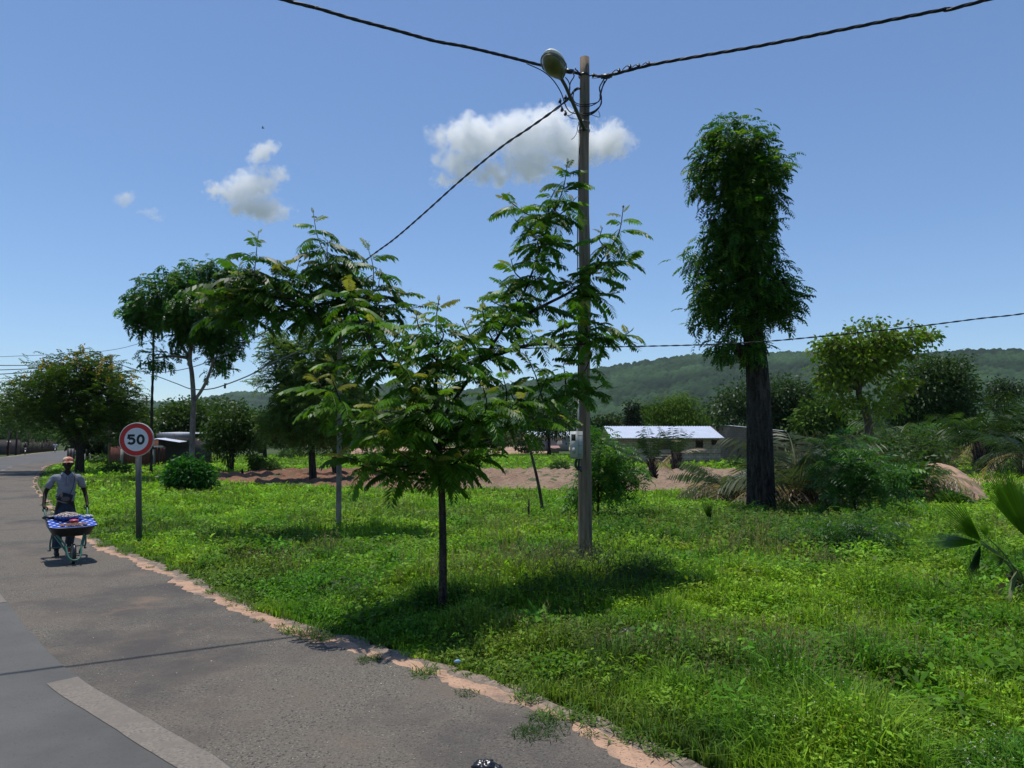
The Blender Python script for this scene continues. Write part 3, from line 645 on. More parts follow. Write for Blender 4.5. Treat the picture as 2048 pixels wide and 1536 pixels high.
for q in range(150):
    s0 = rg.uniform(5.5, 34); d0_ = rg.choice([rg.uniform(.22, .50), rg.uniform(.0, .35)], p=[.75, .25]); c0 = offs(np.array([s0]), np.array([d0_]))[0]; sz = rg.uniform(.4, 1.5); n = int(70 * sz); a = rg.random(n) * 6.28; rr = 0.10 * sz * np.sqrt(rg.random(n))
    o = np.stack([c0[0] + np.cos(a) * rr, c0[1] + np.sin(a) * rr, np.zeros(n)], -1); az = rg.random(n) * 6.28; d = np.stack([np.cos(az), np.sin(az), 0.2 + rg.random(n) * 1.2], -1)
    add_kites(G5, o, d, np.stack([-np.sin(az), np.cos(az), 0 * az], -1), 0.08 * sz * (0.5 + rg.random(n)), 0.012, np.array([0.10, 0.19, 0.025]) * (0.5 + 0.8 * rg.random((n, 1))), bend=0.25)
tag(G5.obj('grass_tufts', M['grass'], color=True), 'stray grass tufts rooted in the sandy strip beside the kerb', 'grass', kind='stuff')
# loose grit along the road edge and on the shoulder
G6 = MB(); s = rg.uniform(6, 40, 5200); d = np.where(rg.random(5200) < 0.5, rg.normal(0.12, 0.2, 5200), rg.uniform(-2.0, 0.2, 5200)); g = offs(s, d)
for k in range(len(s)):
    r_ = rg.uniform(0.002, 0.0065) * (1.6 if rg.random() < 0.05 else 1); v = rg.normal(0, 1, (6, 3)); v = np.array([[1, 0, 0], [-1, 0, 0], [0, 1, 0], [0, -1, 0], [0, 0, .7], [0, 0, -.7]]) * r_ * (0.7 + 0.6 * rg.random((6, 1)))
    G6.add(v + [g[k, 0], g[k, 1], 0.008], t=[[0, 2, 4], [2, 1, 4], [1, 3, 4], [3, 0, 4]], col=np.array([0.30, 0.26, 0.20]) * rg.uniform(0.3, 1.5))
M['grit'] = mat('grit', rough=0.9, vcol=True)
tag(G6.obj('grit', M['grit'], color=True), 'loose grit scattered over the road shoulder', 'gravel', kind='stuff')
# ------------------------------------------------------------------ near trees
rg = np.random.default_rng(21)
bA = G(885, 1233); YA = bA[1]
def T(lst, Y): return [P(a, b_, Y + c) for a, b_, c in lst]
trunkA = [bA + [0, 0, -0.1], P(886, 1120, YA), P(884, 1000, YA), P(878, 900, YA), P(868, 835, YA)]
limbsA = [T([(868, 835, 0), (820, 780, -.3), (770, 720, -.3), (735, 670, -.2), (710, 620, 0)], YA),
          T([(872, 860, 0), (915, 790, .2), (965, 720, .5), (1010, 650, .9), (1050, 580, 1.2), (1080, 500, 1.4), (1100, 440, 1.5)], YA),
          T([(870, 850, 0), (872, 760, -.1), (876, 690, -.2)], YA),
          T([(876, 880, 0), (790, 860, -.6), (700, 840, -.8)], YA),
          T([(874, 870, 0), (960, 840, -.2), (1060, 810, .3), (1130, 790, .8)], YA),
          T([(1010, 650, .9), (1090, 610, 1.2), (1160, 570, 1.5), (1220, 500, 1.6)], YA),
          T([(965, 720, .5), (1060, 690, .5), (1150, 690, .9), (1210, 680, 1.1)], YA)]
tipsA = T([(878, 598, -.1), (832, 628, -.3), (925, 640, .3), (800, 690, -.5), (705, 575, 0), (672, 640, .2), (745, 640, -.4), (650, 720, .1),
           (665, 760, -.7), (625, 745, -.2), (755, 800, -1.1), (748, 862, -1.2), (660, 905, -.8), (720, 930, -.6), (840, 770, -1.0),
           (905, 760, -1.1), (965, 770, -.8), (1010, 820, -.5), (1145, 835, .4), (930, 905, -.9), (1000, 905, -.5), (860, 915, -.9), (800, 905, -.8), (770, 900, .5), (910, 900, .5),
           (1030, 765, .3), (1050, 705, .6), (1125, 720, .9), (950, 850, .2), (1005, 870, .0), (705, 850, .2), (725, 900, .2), (765, 935, .3), (900, 830, -.4), (840, 820, .4), (850, 695, -.6), (900, 700, -.5), (950, 715, -.3), (880, 650, -.4), (820, 730, -.6), (870, 745, -.8), (930, 680, .2), (800, 660, -.2), (980, 860, .5), (830, 850, .8), (960, 640, .7), (1215, 765, 1.2), (1180, 780, 1.1), (1265, 660, 1.2), (1190, 640, 1.0), (1120, 640, .8),
           (1060, 660, .5), (1100, 740, .2), (1000, 700, .3), (980, 600, 1.2), (1050, 790, -.2)], YA) + \
        T([(1136, 322, 1.7), (1152, 395, 1.9), (1110, 380, 1.5), (1003, 388, 1.4), (1030, 440, 1.5), (1060, 470, 1.2), (1247, 412, 1.9), (1205, 455, 1.7), (1268, 520, 2.0), (1225, 530, 1.8),
           (1022, 518, 1.0), (1000, 560, 1.1), (1085, 540, 1.2), (1110, 480, 1.7), (1135, 560, 1.6), (1150, 610, 1.3), (1040, 590, 1.0), (1240, 585, 1.9), (1180, 545, 1.5), (1075, 610, 1.5), (1190, 690, 1.2), (1010, 635, .8)], YA)
feathery_tree('feathery_tree', 'slender dark trunked tree nearest the road with drooping feathery leaves and two limbs', bA, trunkA, limbsA, tipsA, rg,
              r0=0.052, Lf=0.48, nf=14, extra=14, stemlen=0.75, barkm='dark_bark', col=(0.070, 0.165, 0.012), young=(0.26, 0.26, 0.05), m=13, pl=0.28, pw=0.38)
bB = G(677, 1066); YB = bB[1]
trunkB = [bB + [0, 0, -0.1], P(678, 950, YB), P(680, 800, YB), P(679, 700, YB), P(690, 640, YB)]
limbsB = [T([(682, 690, 0), (640, 640, -.4), (590, 600, -.6), (540, 575, -.8), (500, 560, -1), (450, 570, -1)], YB),
          T([(685, 660, 0), (720, 600, .3), (760, 580, .4), (820, 590, .4)], YB),
          T([(686, 660, 0), (672, 590, 0), (655, 520, -.2)], YB)]
tipsB = T([(626, 422, -.4), (600, 520, -.5), (655, 480, -.2), (733, 486, .2), (700, 520, .1), (765, 545, .5), (517, 462, -1.2), (548, 545, -1), (480, 530, -1.2), (560, 520, -.9),
           (430, 575, -1.5), (395, 590, -1.3), (385, 615, -1), (455, 600, -.6), (500, 600, -.9), (560, 620, -.6), (620, 590, -.6), (650, 600, .4), (700, 600, .6), (740, 610, .4),
           (820, 585, .4), (868, 608, .3), (790, 640, .5), (730, 650, .2), (640, 650, -.3), (590, 640, .2), (530, 590, .3), (640, 540, .5), (680, 560, -.7), (470, 570, .2), (770, 600, -.3)], YB)
feathery_tree('feathery_tree', 'pale thin trunked tree with feathery leaves spreading leftwards above the mid field', bB, trunkB, limbsB, tipsB, rg,
              r0=0.068, Lf=0.82, nf=13, extra=14, stemlen=1.25, barkm='pale_bark', col=(0.050, 0.120, 0.014), young=(0.22, 0.24, 0.05), m=13, pl=0.28, pw=0.36)

# ------------------------------------------------------------------ tall pollarded tree on the right
bJ = G(1520, 1022); YJ = bJ[1]
blJ = [blob(1465, 305, 56, 52, YJ), blob(1500, 295, 40, 42, YJ, .5), blob(1452, 250, 20, 24, YJ), blob(1508, 258, 18, 22, YJ), blob(1550, 330, 18, 34, YJ), blob(1430, 345, 45, 50, YJ), blob(1500, 380, 62, 70, YJ), blob(1468, 440, 62, 80, YJ), blob(1492, 475, 50, 70, YJ),
       blob(1480, 540, 66, 76, YJ), blob(1528, 575, 58, 62, YJ), blob(1432, 600, 50, 60, YJ), blob(1490, 615, 84, 42, YJ), blob(1565, 605, 34, 44, YJ), blob(1470, 690, 42, 36, YJ, -.4), blob(1445, 265, 28, 30, YJ), blob(1415, 520, 36, 30, YJ), blob(1380, 520, 12, 15, YJ)]
gen_tree('pollard_tree', 'tall thick trunked tree with a narrow shaggy column of dark leaves', bJ,
         blJ, [PP([(1522, 1030), (1521, 960), (1518, 830), (1514, 740), (1505, 660), (1492, 560), (1482, 420), (1478, 320)], YJ), PP([(1512, 720), (1480, 700, -.2), (1462, 690, -.3)], YJ), PP([(1500, 620), (1545, 590, .1), (1570, 560, .2)], YJ), PP([(1496, 560), (1450, 500, .1), (1425, 440, .2)], YJ)],
         rg, r0=0.45, n=1200, style='spray', barkm='dark_bark', rtop=0.45, gap=0.36, col=(0.042, 0.115, 0.012), lo=0.15, per=5, rc=0.35, L=0.42, m=6, pl=0.32, pw=0.45, young=(0.13, 0.22, 0.02), yf=0.15, e=(-45, 35), k=1.2, twigs=24)
# ------------------------------------------------------------------ middle distance trees
Y = 41.0
gen_tree('umbrella_tree', 'pale forked trunk tree with a broad umbrella crown behind the round bush', G(383, 955),
         [blob(330, 598, 66, 48, Y, -1), blob(420, 560, 78, 36, Y, 1), blob(480, 590, 45, 52, Y), blob(392, 620, 78, 44, Y, -1), blob(300, 628, 44, 36, Y), blob(452, 665, 46, 46, Y, .5), blob(395, 668, 50, 26, Y), blob(430, 722, 26, 24, Y), blob(308, 716, 26, 18, Y, -1), blob(345, 700, 12, 8, Y)],
         [PP([(383, 958), (385, 860), (387, 800), (384, 750), (380, 712), (390, 660), (398, 610)], Y), PP([(387, 804), (408, 772), (424, 730), (430, 690), (445, 650)], Y), PP([(380, 714), (362, 690), (350, 650), (345, 610)], Y), PP([(378, 716), (345, 712, -.5), (310, 716, -1)], Y)],
         rg, r0=0.17, n=640, style='spray', barkm='pale_bark', rtop=0.5, col=(0.036, 0.115, 0.013), lo=0.35, per=7, rc=0.55, L=0.55, m=5, pl=0.40, pw=0.55, young=(0.09, 0.18, 0.02), yf=0.12, e=(-50, 40), k=1.2, twigs=30)
Y = G(158, 946)[1]
gen_tree('flowering_tree', 'broad dark tree topped with yellow flower spikes beside the far road', G(158, 946),
         [blob(140, 790, 95, 58, Y), blob(165, 760, 70, 48, Y, 1), blob(90, 795, 68, 50, Y, -1), blob(215, 800, 56, 52, Y), blob(195, 845, 65, 46, Y), blob(110, 835, 80, 32, Y, -1), blob(55, 810, 48, 46, Y, 2), blob(250, 840, 42, 36, Y, 1), blob(168, 728, 18, 24, Y), blob(85, 742, 14, 22, Y), blob(240, 775, 20, 26, Y), blob(145, 735, 16, 24, Y), blob(200, 742, 20, 24, Y), blob(30, 825, 40, 34, Y, 2), blob(75, 758, 12, 26, Y), blob(270, 778, 10, 24, Y), blob(128, 748, 12, 26, Y)],
         [PP([(158, 948), (160, 915), (158, 880), (150, 830)], Y), PP([(159, 890), (190, 850), (215, 810)], Y), PP([(158, 900), (120, 850), (90, 810)], Y)],
         rg, r0=0.30, n=900, style='spray', barkm='dark_bark', col=(0.042, 0.085, 0.012), lo=0.3, per=6, rc=0.6, L=0.7, m=6, pl=0.28, pw=0.4, e=(5, 85), young=(0.10, 0.16, 0.02), yf=0.12, twigs=20)
flow = bpy.data.objects['flowering_tree']; FB = MB()
for (px, py, s) in ((88, 722, 10), (147, 712, 12), (168, 700, 10), (170, 716, 9), (130, 722, 8), (205, 722, 10), (200, 735, 8), (226, 735, 9), (103, 735, 10), (80, 735, 7), (268, 758, 9), (262, 768, 6), (28, 768, 7), (48, 756, 8), (62, 768, 6), (128, 760, 8), (240, 756, 6), (150, 728, 8), (98, 790, 4), (92, 778, 3), (196, 752, 6), (215, 765, 5), (172, 738, 6)):
    for q in range(int(s * 2.4)):
        c = P(px + rg.normal(0, s * .45), py + rg.normal(0, s * .6), Y - 1.2 + rg.normal(0, .4))[None]
        add_kites(FB, c, rg.normal(0, 1, (1, 3)) + [0, 0, 1.2], rg.normal(0, 1, (1, 3)), 0.16, 0.10, np.array([0.42, 0.28, 0.03]) * rg.uniform(0.6, 1.1))
FB.obj('blossom', M['leaf'], flow, color=True)
Y = G(625, 966)[1]
gen_tree('acacia_tree', 'loose grey green feathery tree on a dark trunk by the ploughed field', G(625, 966),
         [blob(620, 820, 70, 60, Y), blob(575, 690, 44, 34, Y), blob(610, 730, 60, 42, Y), blob(655, 770, 60, 48, Y, 1), blob(548, 705, 26, 20, Y), blob(535, 760, 20, 26, Y), blob(690, 720, 40, 40, Y, 1), blob(590, 780, 50, 44, Y), blob(640, 860, 75, 36, Y), blob(560, 850, 36, 26, Y), blob(710, 830, 40, 46, Y, 1), blob(640, 672, 24, 18, Y)],
         [PP([(627, 968), (624, 920), (622, 880), (612, 800), (598, 730), (585, 690)], Y), PP([(622, 880), (650, 820), (675, 750)], Y), PP([(610, 800), (570, 770), (545, 748)], Y)],
         rg, r0=0.20, n=900, style='spray', barkm='dark_bark', rtop=0.3, col=(0.10, 0.17, 0.04), lo=0.25, gap=0.36, per=7, rc=0.42, L=0.55, m=6, pl=0.32, pw=0.42, young=(0.13, 0.20, 0.05), yf=0.15, e=(-10, 75), twigs=30)
Y = G(672, 952)[1]
gen_tree('acacia_tree', 'dark low crowned tree just behind the grey green one in the field', G(672, 952),
         [blob(705, 850, 60, 44, Y), blob(745, 820, 44, 44, Y), blob(770, 850, 36, 44, Y), blob(670, 870, 60, 32, Y), blob(720, 800, 34, 30, Y)],
         [PP([(672, 953), (668, 920), (680, 870), (720, 820)], Y)],
         rg, r0=0.17, n=330, style='spray', barkm='dark_bark', col=(0.045, 0.085, 0.018), lo=0.3, per=6, rc=0.6, L=0.6, m=6, pl=0.3, pw=0.34, young=(0.08, 0.12, 0.03), yf=0.1, e=(-30, 50))
Y = G(462, 946)[1]
gen_tree('mango_tree', 'small round dense tree on two thin dark stems left of the ploughed field', G(462, 946),
         [blob(465, 860, 46, 42, Y), blob(440, 870, 30, 34, Y), blob(492, 850, 32, 38, Y), blob(462, 822, 30, 20, Y), blob(505, 880, 26, 26, Y), blob(450, 898, 30, 20, Y)],
         [PP([(464, 948), (466, 915), (468, 870)], Y), PP([(458, 947), (455, 920), (448, 880)], Y), PP([(461, 947), (461, 915), (470, 880)], Y)],
         rg, r0=0.11, n=330, per=22, rc=0.55, L=0.22, W=0.11, col=(0.045, 0.09, 0.016), lo=0.4, twigs=8, barkm='dark_bark')
Y = 66.0
gen_tree('mango_tree', 'large dark dense tree behind the pale forked trunk', G(362, 918),
         [blob(372, 850, 50, 42, Y), blob(345, 835, 28, 24, Y), blob(400, 830, 30, 30, Y), blob(392, 875, 36, 34, Y), blob(365, 815, 28, 16, Y)],
         [PP([(390, 925), (385, 890), (375, 850)], Y)], rg, r0=0.35, n=300, per=24, rc=1.0, L=0.34, W=0.18, col=(0.045, 0.088, 0.013), lo=0.45, barkm='dark_bark')
Y = 78.0
gen_tree('mango_tree', 'flat topped bright green tree far behind the small twin stemmed tree', G(436, 908),
         [blob(430, 815, 36, 12, Y), blob(445, 806, 20, 8, Y), blob(412, 826, 20, 14, Y), blob(440, 850, 26, 20, Y)],
         [PP([(436, 908), (436, 860), (432, 820)], Y)], rg, r0=0.2, n=120, per=20, rc=1.0, L=0.34, W=0.15, col=(0.045, 0.085, 0.016), lo=0.4, barkm='dark_bark')
# round bush in the verge
Y = G(380, 988)[1]
gen_tree('round_bush', 'round glossy dark green bush in the verge behind the speed sign', G(380, 988),
         [blob(378, 948, 34, 30, Y), blob(372, 928, 22, 14, Y), blob(402, 955, 20, 20, Y), blob(356, 955, 18, 18, Y), blob(420, 965, 12, 6, Y)],
         [PP([(380, 990), (380, 970), (378, 950)], Y), PP([(381, 990), (392, 965)], Y)], rg, r0=0.07, n=260, per=16, rc=0.28, L=0.17, W=0.08, cat='bush', col=(0.028, 0.12, 0.014), lo=0.35, young=(0.06, 0.15, 0.02), yf=0.1, twigs=8, barkm='dark_bark')
# light green gnarled tree right
Y = 43.0
gen_tree('open_tree', 'light yellow green tree with a crooked pale trunk on the right', G(1736, 950),
         [blob(1690, 700, 44, 30, Y), blob(1740, 680, 60, 30, Y), blob(1790, 670, 50, 24, Y), blob(1660, 730, 30, 26, Y), blob(1720, 730, 60, 30, Y), blob(1790, 715, 40, 24, Y), blob(1672, 780, 30, 24, Y), blob(1700, 645, 14, 10, Y), blob(1848, 672, 20, 12, Y), blob(1648, 700, 16, 20, Y), blob(1665, 765, 28, 24, Y), blob(1690, 810, 24, 18, Y), blob(1760, 800, 36, 30, Y), blob(1795, 765, 26, 18, Y, 1), blob(1830, 700, 16, 10, Y), blob(1730, 645, 24, 12, Y)],
         [PP([(1740, 960), (1738, 860), (1730, 820), (1718, 790), (1722, 760), (1735, 735), (1740, 700)], Y), PP([(1722, 770), (1700, 735), (1685, 705)], Y)],
         rg, r0=0.26, n=400, per=20, rc=0.62, L=0.30, W=0.17, col=(0.13, 0.22, 0.016), lo=0.2, gap=0.47, barkm='bark', twigs=34, young=(0.15, 0.17, 0.04), yf=0.2, rtop=0.4)
Y = 62.0
gen_tree('shade_tree', 'big dome crowned dark tree behind the light green one at right', G(1880, 925),
         [blob(1880, 745, 55, 38, Y), blob(1850, 770, 50, 44, Y), blob(1905, 790, 42, 42, Y), blob(1830, 800, 40, 40, Y), blob(1920, 820, 26, 24, Y), blob(1870, 825, 50, 24, Y), blob(1800, 815, 28, 32, Y)],
         [PP([(1880, 928), (1880, 860), (1875, 790)], Y)], rg, r0=0.45, n=560, per=22, rc=1.0, L=0.32, W=0.16, col=(0.040, 0.080, 0.016), lo=0.4, barkm='dark_bark')
Y = 75.0
gen_tree('shade_tree', 'wide dark tree cluster behind the thick trunk', G(1580, 915),
         [blob(1480, 800, 42, 30, Y), blob(1450, 825, 30, 26, Y), blob(1570, 790, 50, 32, Y), blob(1600, 810, 40, 34, Y), blob(1540, 820, 44, 30, Y), blob(1640, 830, 34, 24, Y), blob(1510, 815, 40, 30, Y), blob(1590, 845, 60, 18, Y)],
         [PP([(1560, 918), (1562, 860), (1565, 800)], Y), PP([(1561, 900), (1500, 850), (1480, 810)], Y)], rg, r0=0.5, n=560, per=22, rc=1.2, L=0.42, W=0.2, col=(0.036, 0.072, 0.017), lo=0.4, barkm='dark_bark')
Y = 80.0
gen_tree('slim_tree', 'small loose dark tree with a thin stem near the right edge', G(2006, 912),
         [blob(2008, 775, 26, 16, Y), blob(1996, 800, 20, 14, Y), blob(2030, 785, 18, 10, Y), blob(2010, 815, 16, 10, Y)],
         [PP([(2006, 912), (2008, 850), (2008, 790)], Y)], rg, r0=0.22, n=110, per=18, rc=1.0, L=0.36, W=0.18, col=(0.032, 0.058, 0.02), gap=0.4, lo=0.2, barkm='dark_bark')
Y = 95.0
gen_tree('bamboo_clump', 'bright feathery green clump rising behind the metal roofed house', G(1360, 905),
         [blob(1305, 830, 26, 20, Y), blob(1362, 805, 26, 18, Y), blob(1350, 830, 34, 24, Y), blob(1400, 835, 26, 18, Y), blob(1290, 818, 18, 10, Y), blob(1325, 808, 14, 8, Y), blob(1370, 845, 50, 16, Y)],
         [PP([(1355, 905), (1355, 860), (1356, 820)], Y)], rg, r0=0.2, n=420, per=26, rc=1.1, L=0.55, W=0.10, col=(0.085, 0.16, 0.014), lo=0.2, droop=0.7, cat='bamboo', lmat='farleaf')
gen_tree('column_tree', 'narrow dark leafy column of a tree behind the left end of the metal roof', G(1265, 905),
         [blob(1265, 815, 9, 12, 90), blob(1264, 835, 10, 14, 90), blob(1266, 850, 9, 12, 90)],
         [PP([(1265, 905), (1265, 860), (1265, 820)], 90)], rg, r0=0.2, n=90, per=20, rc=0.7, L=0.4, W=0.2, col=(0.022, 0.04, 0.016), lo=0.2)
# trees seen as a few masses of foliage in the background
BG = [('mango_tree', 'dark round tree between the feathery tree and the pole, behind the dry clearing', 1098, 905, 100, [(1075, 820, 45, 28), (1120, 825, 40, 26), (1095, 850, 60, 22)], (0.030, 0.052, 0.024)),
      ('shade_tree', 'leafy tree overhanging the far bend of the road at the left edge', 20, 899, 150, [(10, 820, 50, 44), (50, 845, 44, 34), (-40, 840, 50, 50), (20, 862, 60, 20), (90, 868, 50, 18)], (0.040, 0.078, 0.022)),
      ('shade_tree', 'bushy green tree behind the flowering tree above the far road', 95, 899, 165, [(70, 850, 40, 26), (110, 856, 40, 24), (80, 868, 50, 14), (140, 870, 50, 16)], (0.045, 0.08, 0.02)),
      ('shade_tree', 'yellowish green tree between the flowering tree and the speed sign', 262, 915, 75, [(262, 845, 42, 26), (295, 850, 26, 26), (240, 860, 34, 26)], (0.050, 0.082, 0.016)),
      ('shade_tree', 'dark tree in the gap between the speed sign and the pale trunk', 330, 905, 96, [(322, 850, 30, 18), (345, 842, 20, 14)], (0.036, 0.062, 0.018)),
      ('mango_tree', 'dark green tree half hidden behind the small twin stemmed tree', 530, 905, 88, [(520, 850, 30, 26), (545, 860, 34, 24), (560, 835, 22, 18)], (0.030, 0.055, 0.02)),
      ('shade_tree', 'low dark tree beyond the acacia trunk', 600, 905, 105, [(610, 860, 60, 22), (700, 865, 60, 20), (650, 850, 40, 20)], (0.028, 0.05, 0.018)),
      ('mango_tree', 'green tree in front of the hillside, right of the lamp pole', 1235, 900, 120, [(1222, 845, 24, 12), (1200, 850, 16, 12)], (0.034, 0.058, 0.022)),
      ('shade_tree', 'pale green tree between the thick trunk and the crooked one', 1650, 912, 70, [(1640, 825, 28, 26), (1655, 850, 34, 20), (1620, 850, 24, 16)], (0.050, 0.09, 0.02)),
      ('mango_tree', 'yellow green bushy tree behind the pale roofs at right', 1895, 905, 85, [(1895, 835, 24, 14), (1930, 850, 30, 12)], (0.070, 0.11, 0.02)),
      ('shade_tree', 'dark tree at the right edge above the oil palms', 2060, 915, 70, [(2060, 850, 50, 30), (2030, 870, 40, 22), (2110, 840, 50, 40)], (0.030, 0.055, 0.02)),
      ('shade_tree', 'low spreading tree behind the crooked trunk', 1770, 910, 68, [(1790, 840, 50, 20), (1750, 845, 36, 20), (1830, 850, 34, 18)], (0.032, 0.062, 0.018))]
for nm, lb, px, py, Y, bl, c in BG:
    gen_tree(nm, lb, G(px, py) if py > 892 else P(px, 895, Y) * [1, 1, 0], [blob(a, b_, c_, d_, Y) for a, b_, c_, d_ in bl], [[P(px, py, Y) * [1, 1, 0], P(px, bl[0][1] + 10, Y)]],
             rg, r0=0.25, n=60 * len(bl), per=18, rc=1.3, L=0.5, W=0.26, col=np.array(c) * [1.4, 1.45, 1.0], lo=0.35, twigs=4, barkm='dark_bark', lmat='farleaf')
# the row of roadside trunks beyond the flowering tree
for px, pb, lb, bl in ((174, 925, 'thin dark roadside tree just right of the flowering tree', [(180, 880, 26, 14)]), (185, 924, 'second thin dark roadside tree right of the flowering tree', [(198, 882, 24, 14)]), (206, 922, 'small bushy roadside tree in deep shade left of the speed sign', [(212, 886, 30, 16), (215, 905, 20, 8)])):
    b0 = G(px, pb); Y = b0[1]
    gen_tree('roadside_tree', lb, b0, [blob(a, b_, c_, d_, Y) for a, b_, c_, d_ in bl], [[b0, P(px + 1, 900, Y), P(px + 3, 885, Y)]], rg, r0=0.17, n=110, per=18, rc=1.0, L=0.4, W=0.2, col=(0.028, 0.05, 0.014), lo=0.3, twigs=5, barkm='dark_bark', group='roadside trees left of the sign')

# ------------------------------------------------------------------ palms and shrubs
def palm(name, label, base, n, L, rg, th=0.0, tr=0.2, col=(0.035, 0.07, 0.025), dead=0.2, e=(10, 85), kk=1.3, m=22, cat='palm', az0=None, pw=0.10, pl=0.30, deadcol=(0.30, 0.235, 0.165), lean=(0, 0)):
    root = empty(name, base, label, cat)
    top = np.array(base) + [lean[0], lean[1], th]
    TB = MB(); TB.tube([np.array(base) - [0, 0, .1], lerp(base, top, .5), top + [0, 0, 0.15]], [tr * 1.2, tr, tr * 0.9], 9)
    for q in range(int(16 + th * 14)):        # old leaf bases on the stem
        a = q * 2.4; z = rg.uniform(0, th + 0.1); p0 = np.array(base) + [cos(a) * tr * .8, sin(a) * tr * .8, z]
        TB.tube([p0, p0 + np.array([cos(a) * .16, sin(a) * .16, .22])], [.05, .02], 5)
    TB.obj('trunk', M['dark_bark'], root, smooth=False)
    az = np.arange(n) * 2.4 + rg.normal(0, .25, n)
    if az0 is not None: az = rg.uniform(az0[0], az0[1], n)
    e0 = np.radians(rg.uniform(e[0], e[1], n)); LL = L * rg.uniform(0.7, 1.1, n)
    isd = rg.random(n) < dead; e0[isd] = np.radians(rg.uniform(-20, 35, isd.sum()))
    c = colmix(col, n, rg, 0.3); c[isd] = np.array(deadcol) * rg.uniform(.7, 1.3, (isd.sum(), 1))
    LV = MB(); o = np.repeat(top[None], n, 0) + np.stack([np.cos(az) * tr * .5, np.sin(az) * tr * .5, np.full(n, .1)], -1)
    add_fronds(LV, o, az, e0, LL, kk * rg.uniform(0.7, 1.3, n), rg, m=m, pl=pl, pw=pw, col=c, drop=0.5, fwd=0.6, twist=0.5)
    LV.obj('fronds', M['leaf'], root, color=True); return root
palm('oil_palm', 'short palm with a shaggy trunk in front of the metal roofed house', G(1305, 962), 11, 1.7, rg, 1.0, .2, dead=0.1, e=(66, 89), kk=.6, m=18)
palm('oil_palm', 'second short palm, right of the doorway of the metal roofed house', G(1353, 945), 11, 1.9, rg, 1.15, .32, dead=0.1, e=(68, 89), kk=.6, m=18)
palm('oil_palm', 'low dark palm stump hidden behind the bush by the pole', G(1228, 975), 12, 1.6, rg, 0.6, .3, dead=0.2)
palm('oil_palm', 'sprawling palm with grey dry fronds left of the thick trunk', G(1452, 1000), 34, 2.0, rg, .35, .2, dead=0.35, col=(0.07, 0.105, 0.05), e=(5, 70))
palm('oil_palm', 'tall fronded wild palm right behind the thick trunk', G(1598, 1012), 46, 2.9, rg, .4, .22, dead=0.5, col=(0.075, 0.105, 0.055), e=(20, 82))
palm('oil_palm', 'withered brown palm fronds drooping beside the sand heap', G(1818, 1002), 34, 2.1, rg, .6, .28, dead=0.62, col=(0.06, 0.10, 0.034), e=(10, 75))
palm('oil_palm', 'dark oil palm rising behind the sand heap', G(1965, 945), 30, 3.8, rg, 1.9, .5, dead=0.08, col=(0.028, 0.062, 0.014), e=(5, 85))
palm('oil_palm', 'upright oil palm in front of the crooked light green tree', G(1795, 935), 26, 4.2, rg, 1.4, .4, dead=0.05, col=(0.06, 0.12, 0.028), e=(25, 86))
palm('oil_palm', 'wide fronded oil palm left of the crooked trunk', G(1700, 940), 24, 3.6, rg, 0.8, .4, dead=0.12, col=(0.055, 0.10, 0.028), e=(15, 80))
palm('oil_palm', 'oil palm with arching fronds beneath the dark dome tree', G(1868, 930), 24, 3.8, rg, 1.8, .4, dead=0.1, col=(0.055, 0.105, 0.022), e=(20, 85))
palm('oil_palm', 'oil palm spreading against the right edge of the view', G(2052, 955), 24, 3.2, rg, 1.2, .4, dead=0.1, col=(0.03, 0.06, 0.02), e=(0, 80))
palm('young_palm', 'small bright palm sapling in the grass beyond the twin stemmed tree', G(523, 906), 16, 1.9, rg, 0.5, .3, dead=0.0, col=(0.05, 0.10, 0.025), e=(40, 88))

def fan_leaf(mb, hub, out, up, rad, span, rg, n=26, split=0.27, col=(0.05, 0.11, 0.02), droop=0.1, fold=0.05):
    """a palmate leaf: pleated segments fanned round the hub, joined for the inner part, free and tapering outside"""
    out = nrm(np.asarray(out, float)); up = nrm(np.asarray(up, float) - out * np.dot(out, up)); nn = np.cross(out, up)
    an = np.linspace(-span / 2, span / 2, n + 1)
    def pt(a, r, off=0.0, dz=0.0):
        v = hub + (out * cos(a) + up * sin(a)) * r + nn * off; v[2] -= dz; return v
    for i in range(n):
        a0, a1 = an[i], an[i + 1]; am = (a0 + a1) / 2
        rl = rad * (1 - 0.25 * abs(am / (span / 2)) ** 2) * rg.uniform(0.9, 1.05)
        for (b0, b1, f0, f1) in ((a0, am, -1, 1), (am, a1, 1, -1)):
            mb.add([pt(b0, 0.03), pt(b1, 0.03), pt(b1, rl * split, f1 * fold * rl * .5, droop * rl * .25), pt(b0, rl * split, f0 * fold * rl * .5, droop * rl * .25)], [[0, 1, 2, 3]], col=np.array(col) * rg.uniform(0.8, 1.2))
            tipp = pt(am, rl, 0, droop * rl)
            mb.add([pt(b0, rl * split, f0 * fold * rl * .5, droop * rl * .25), pt(b1, rl * split, f1 * fold * rl * .5, droop * rl * .25), tipp], t=[[0, 1, 2]], col=np.array(col) * rg.uniform(0.8, 1.2))
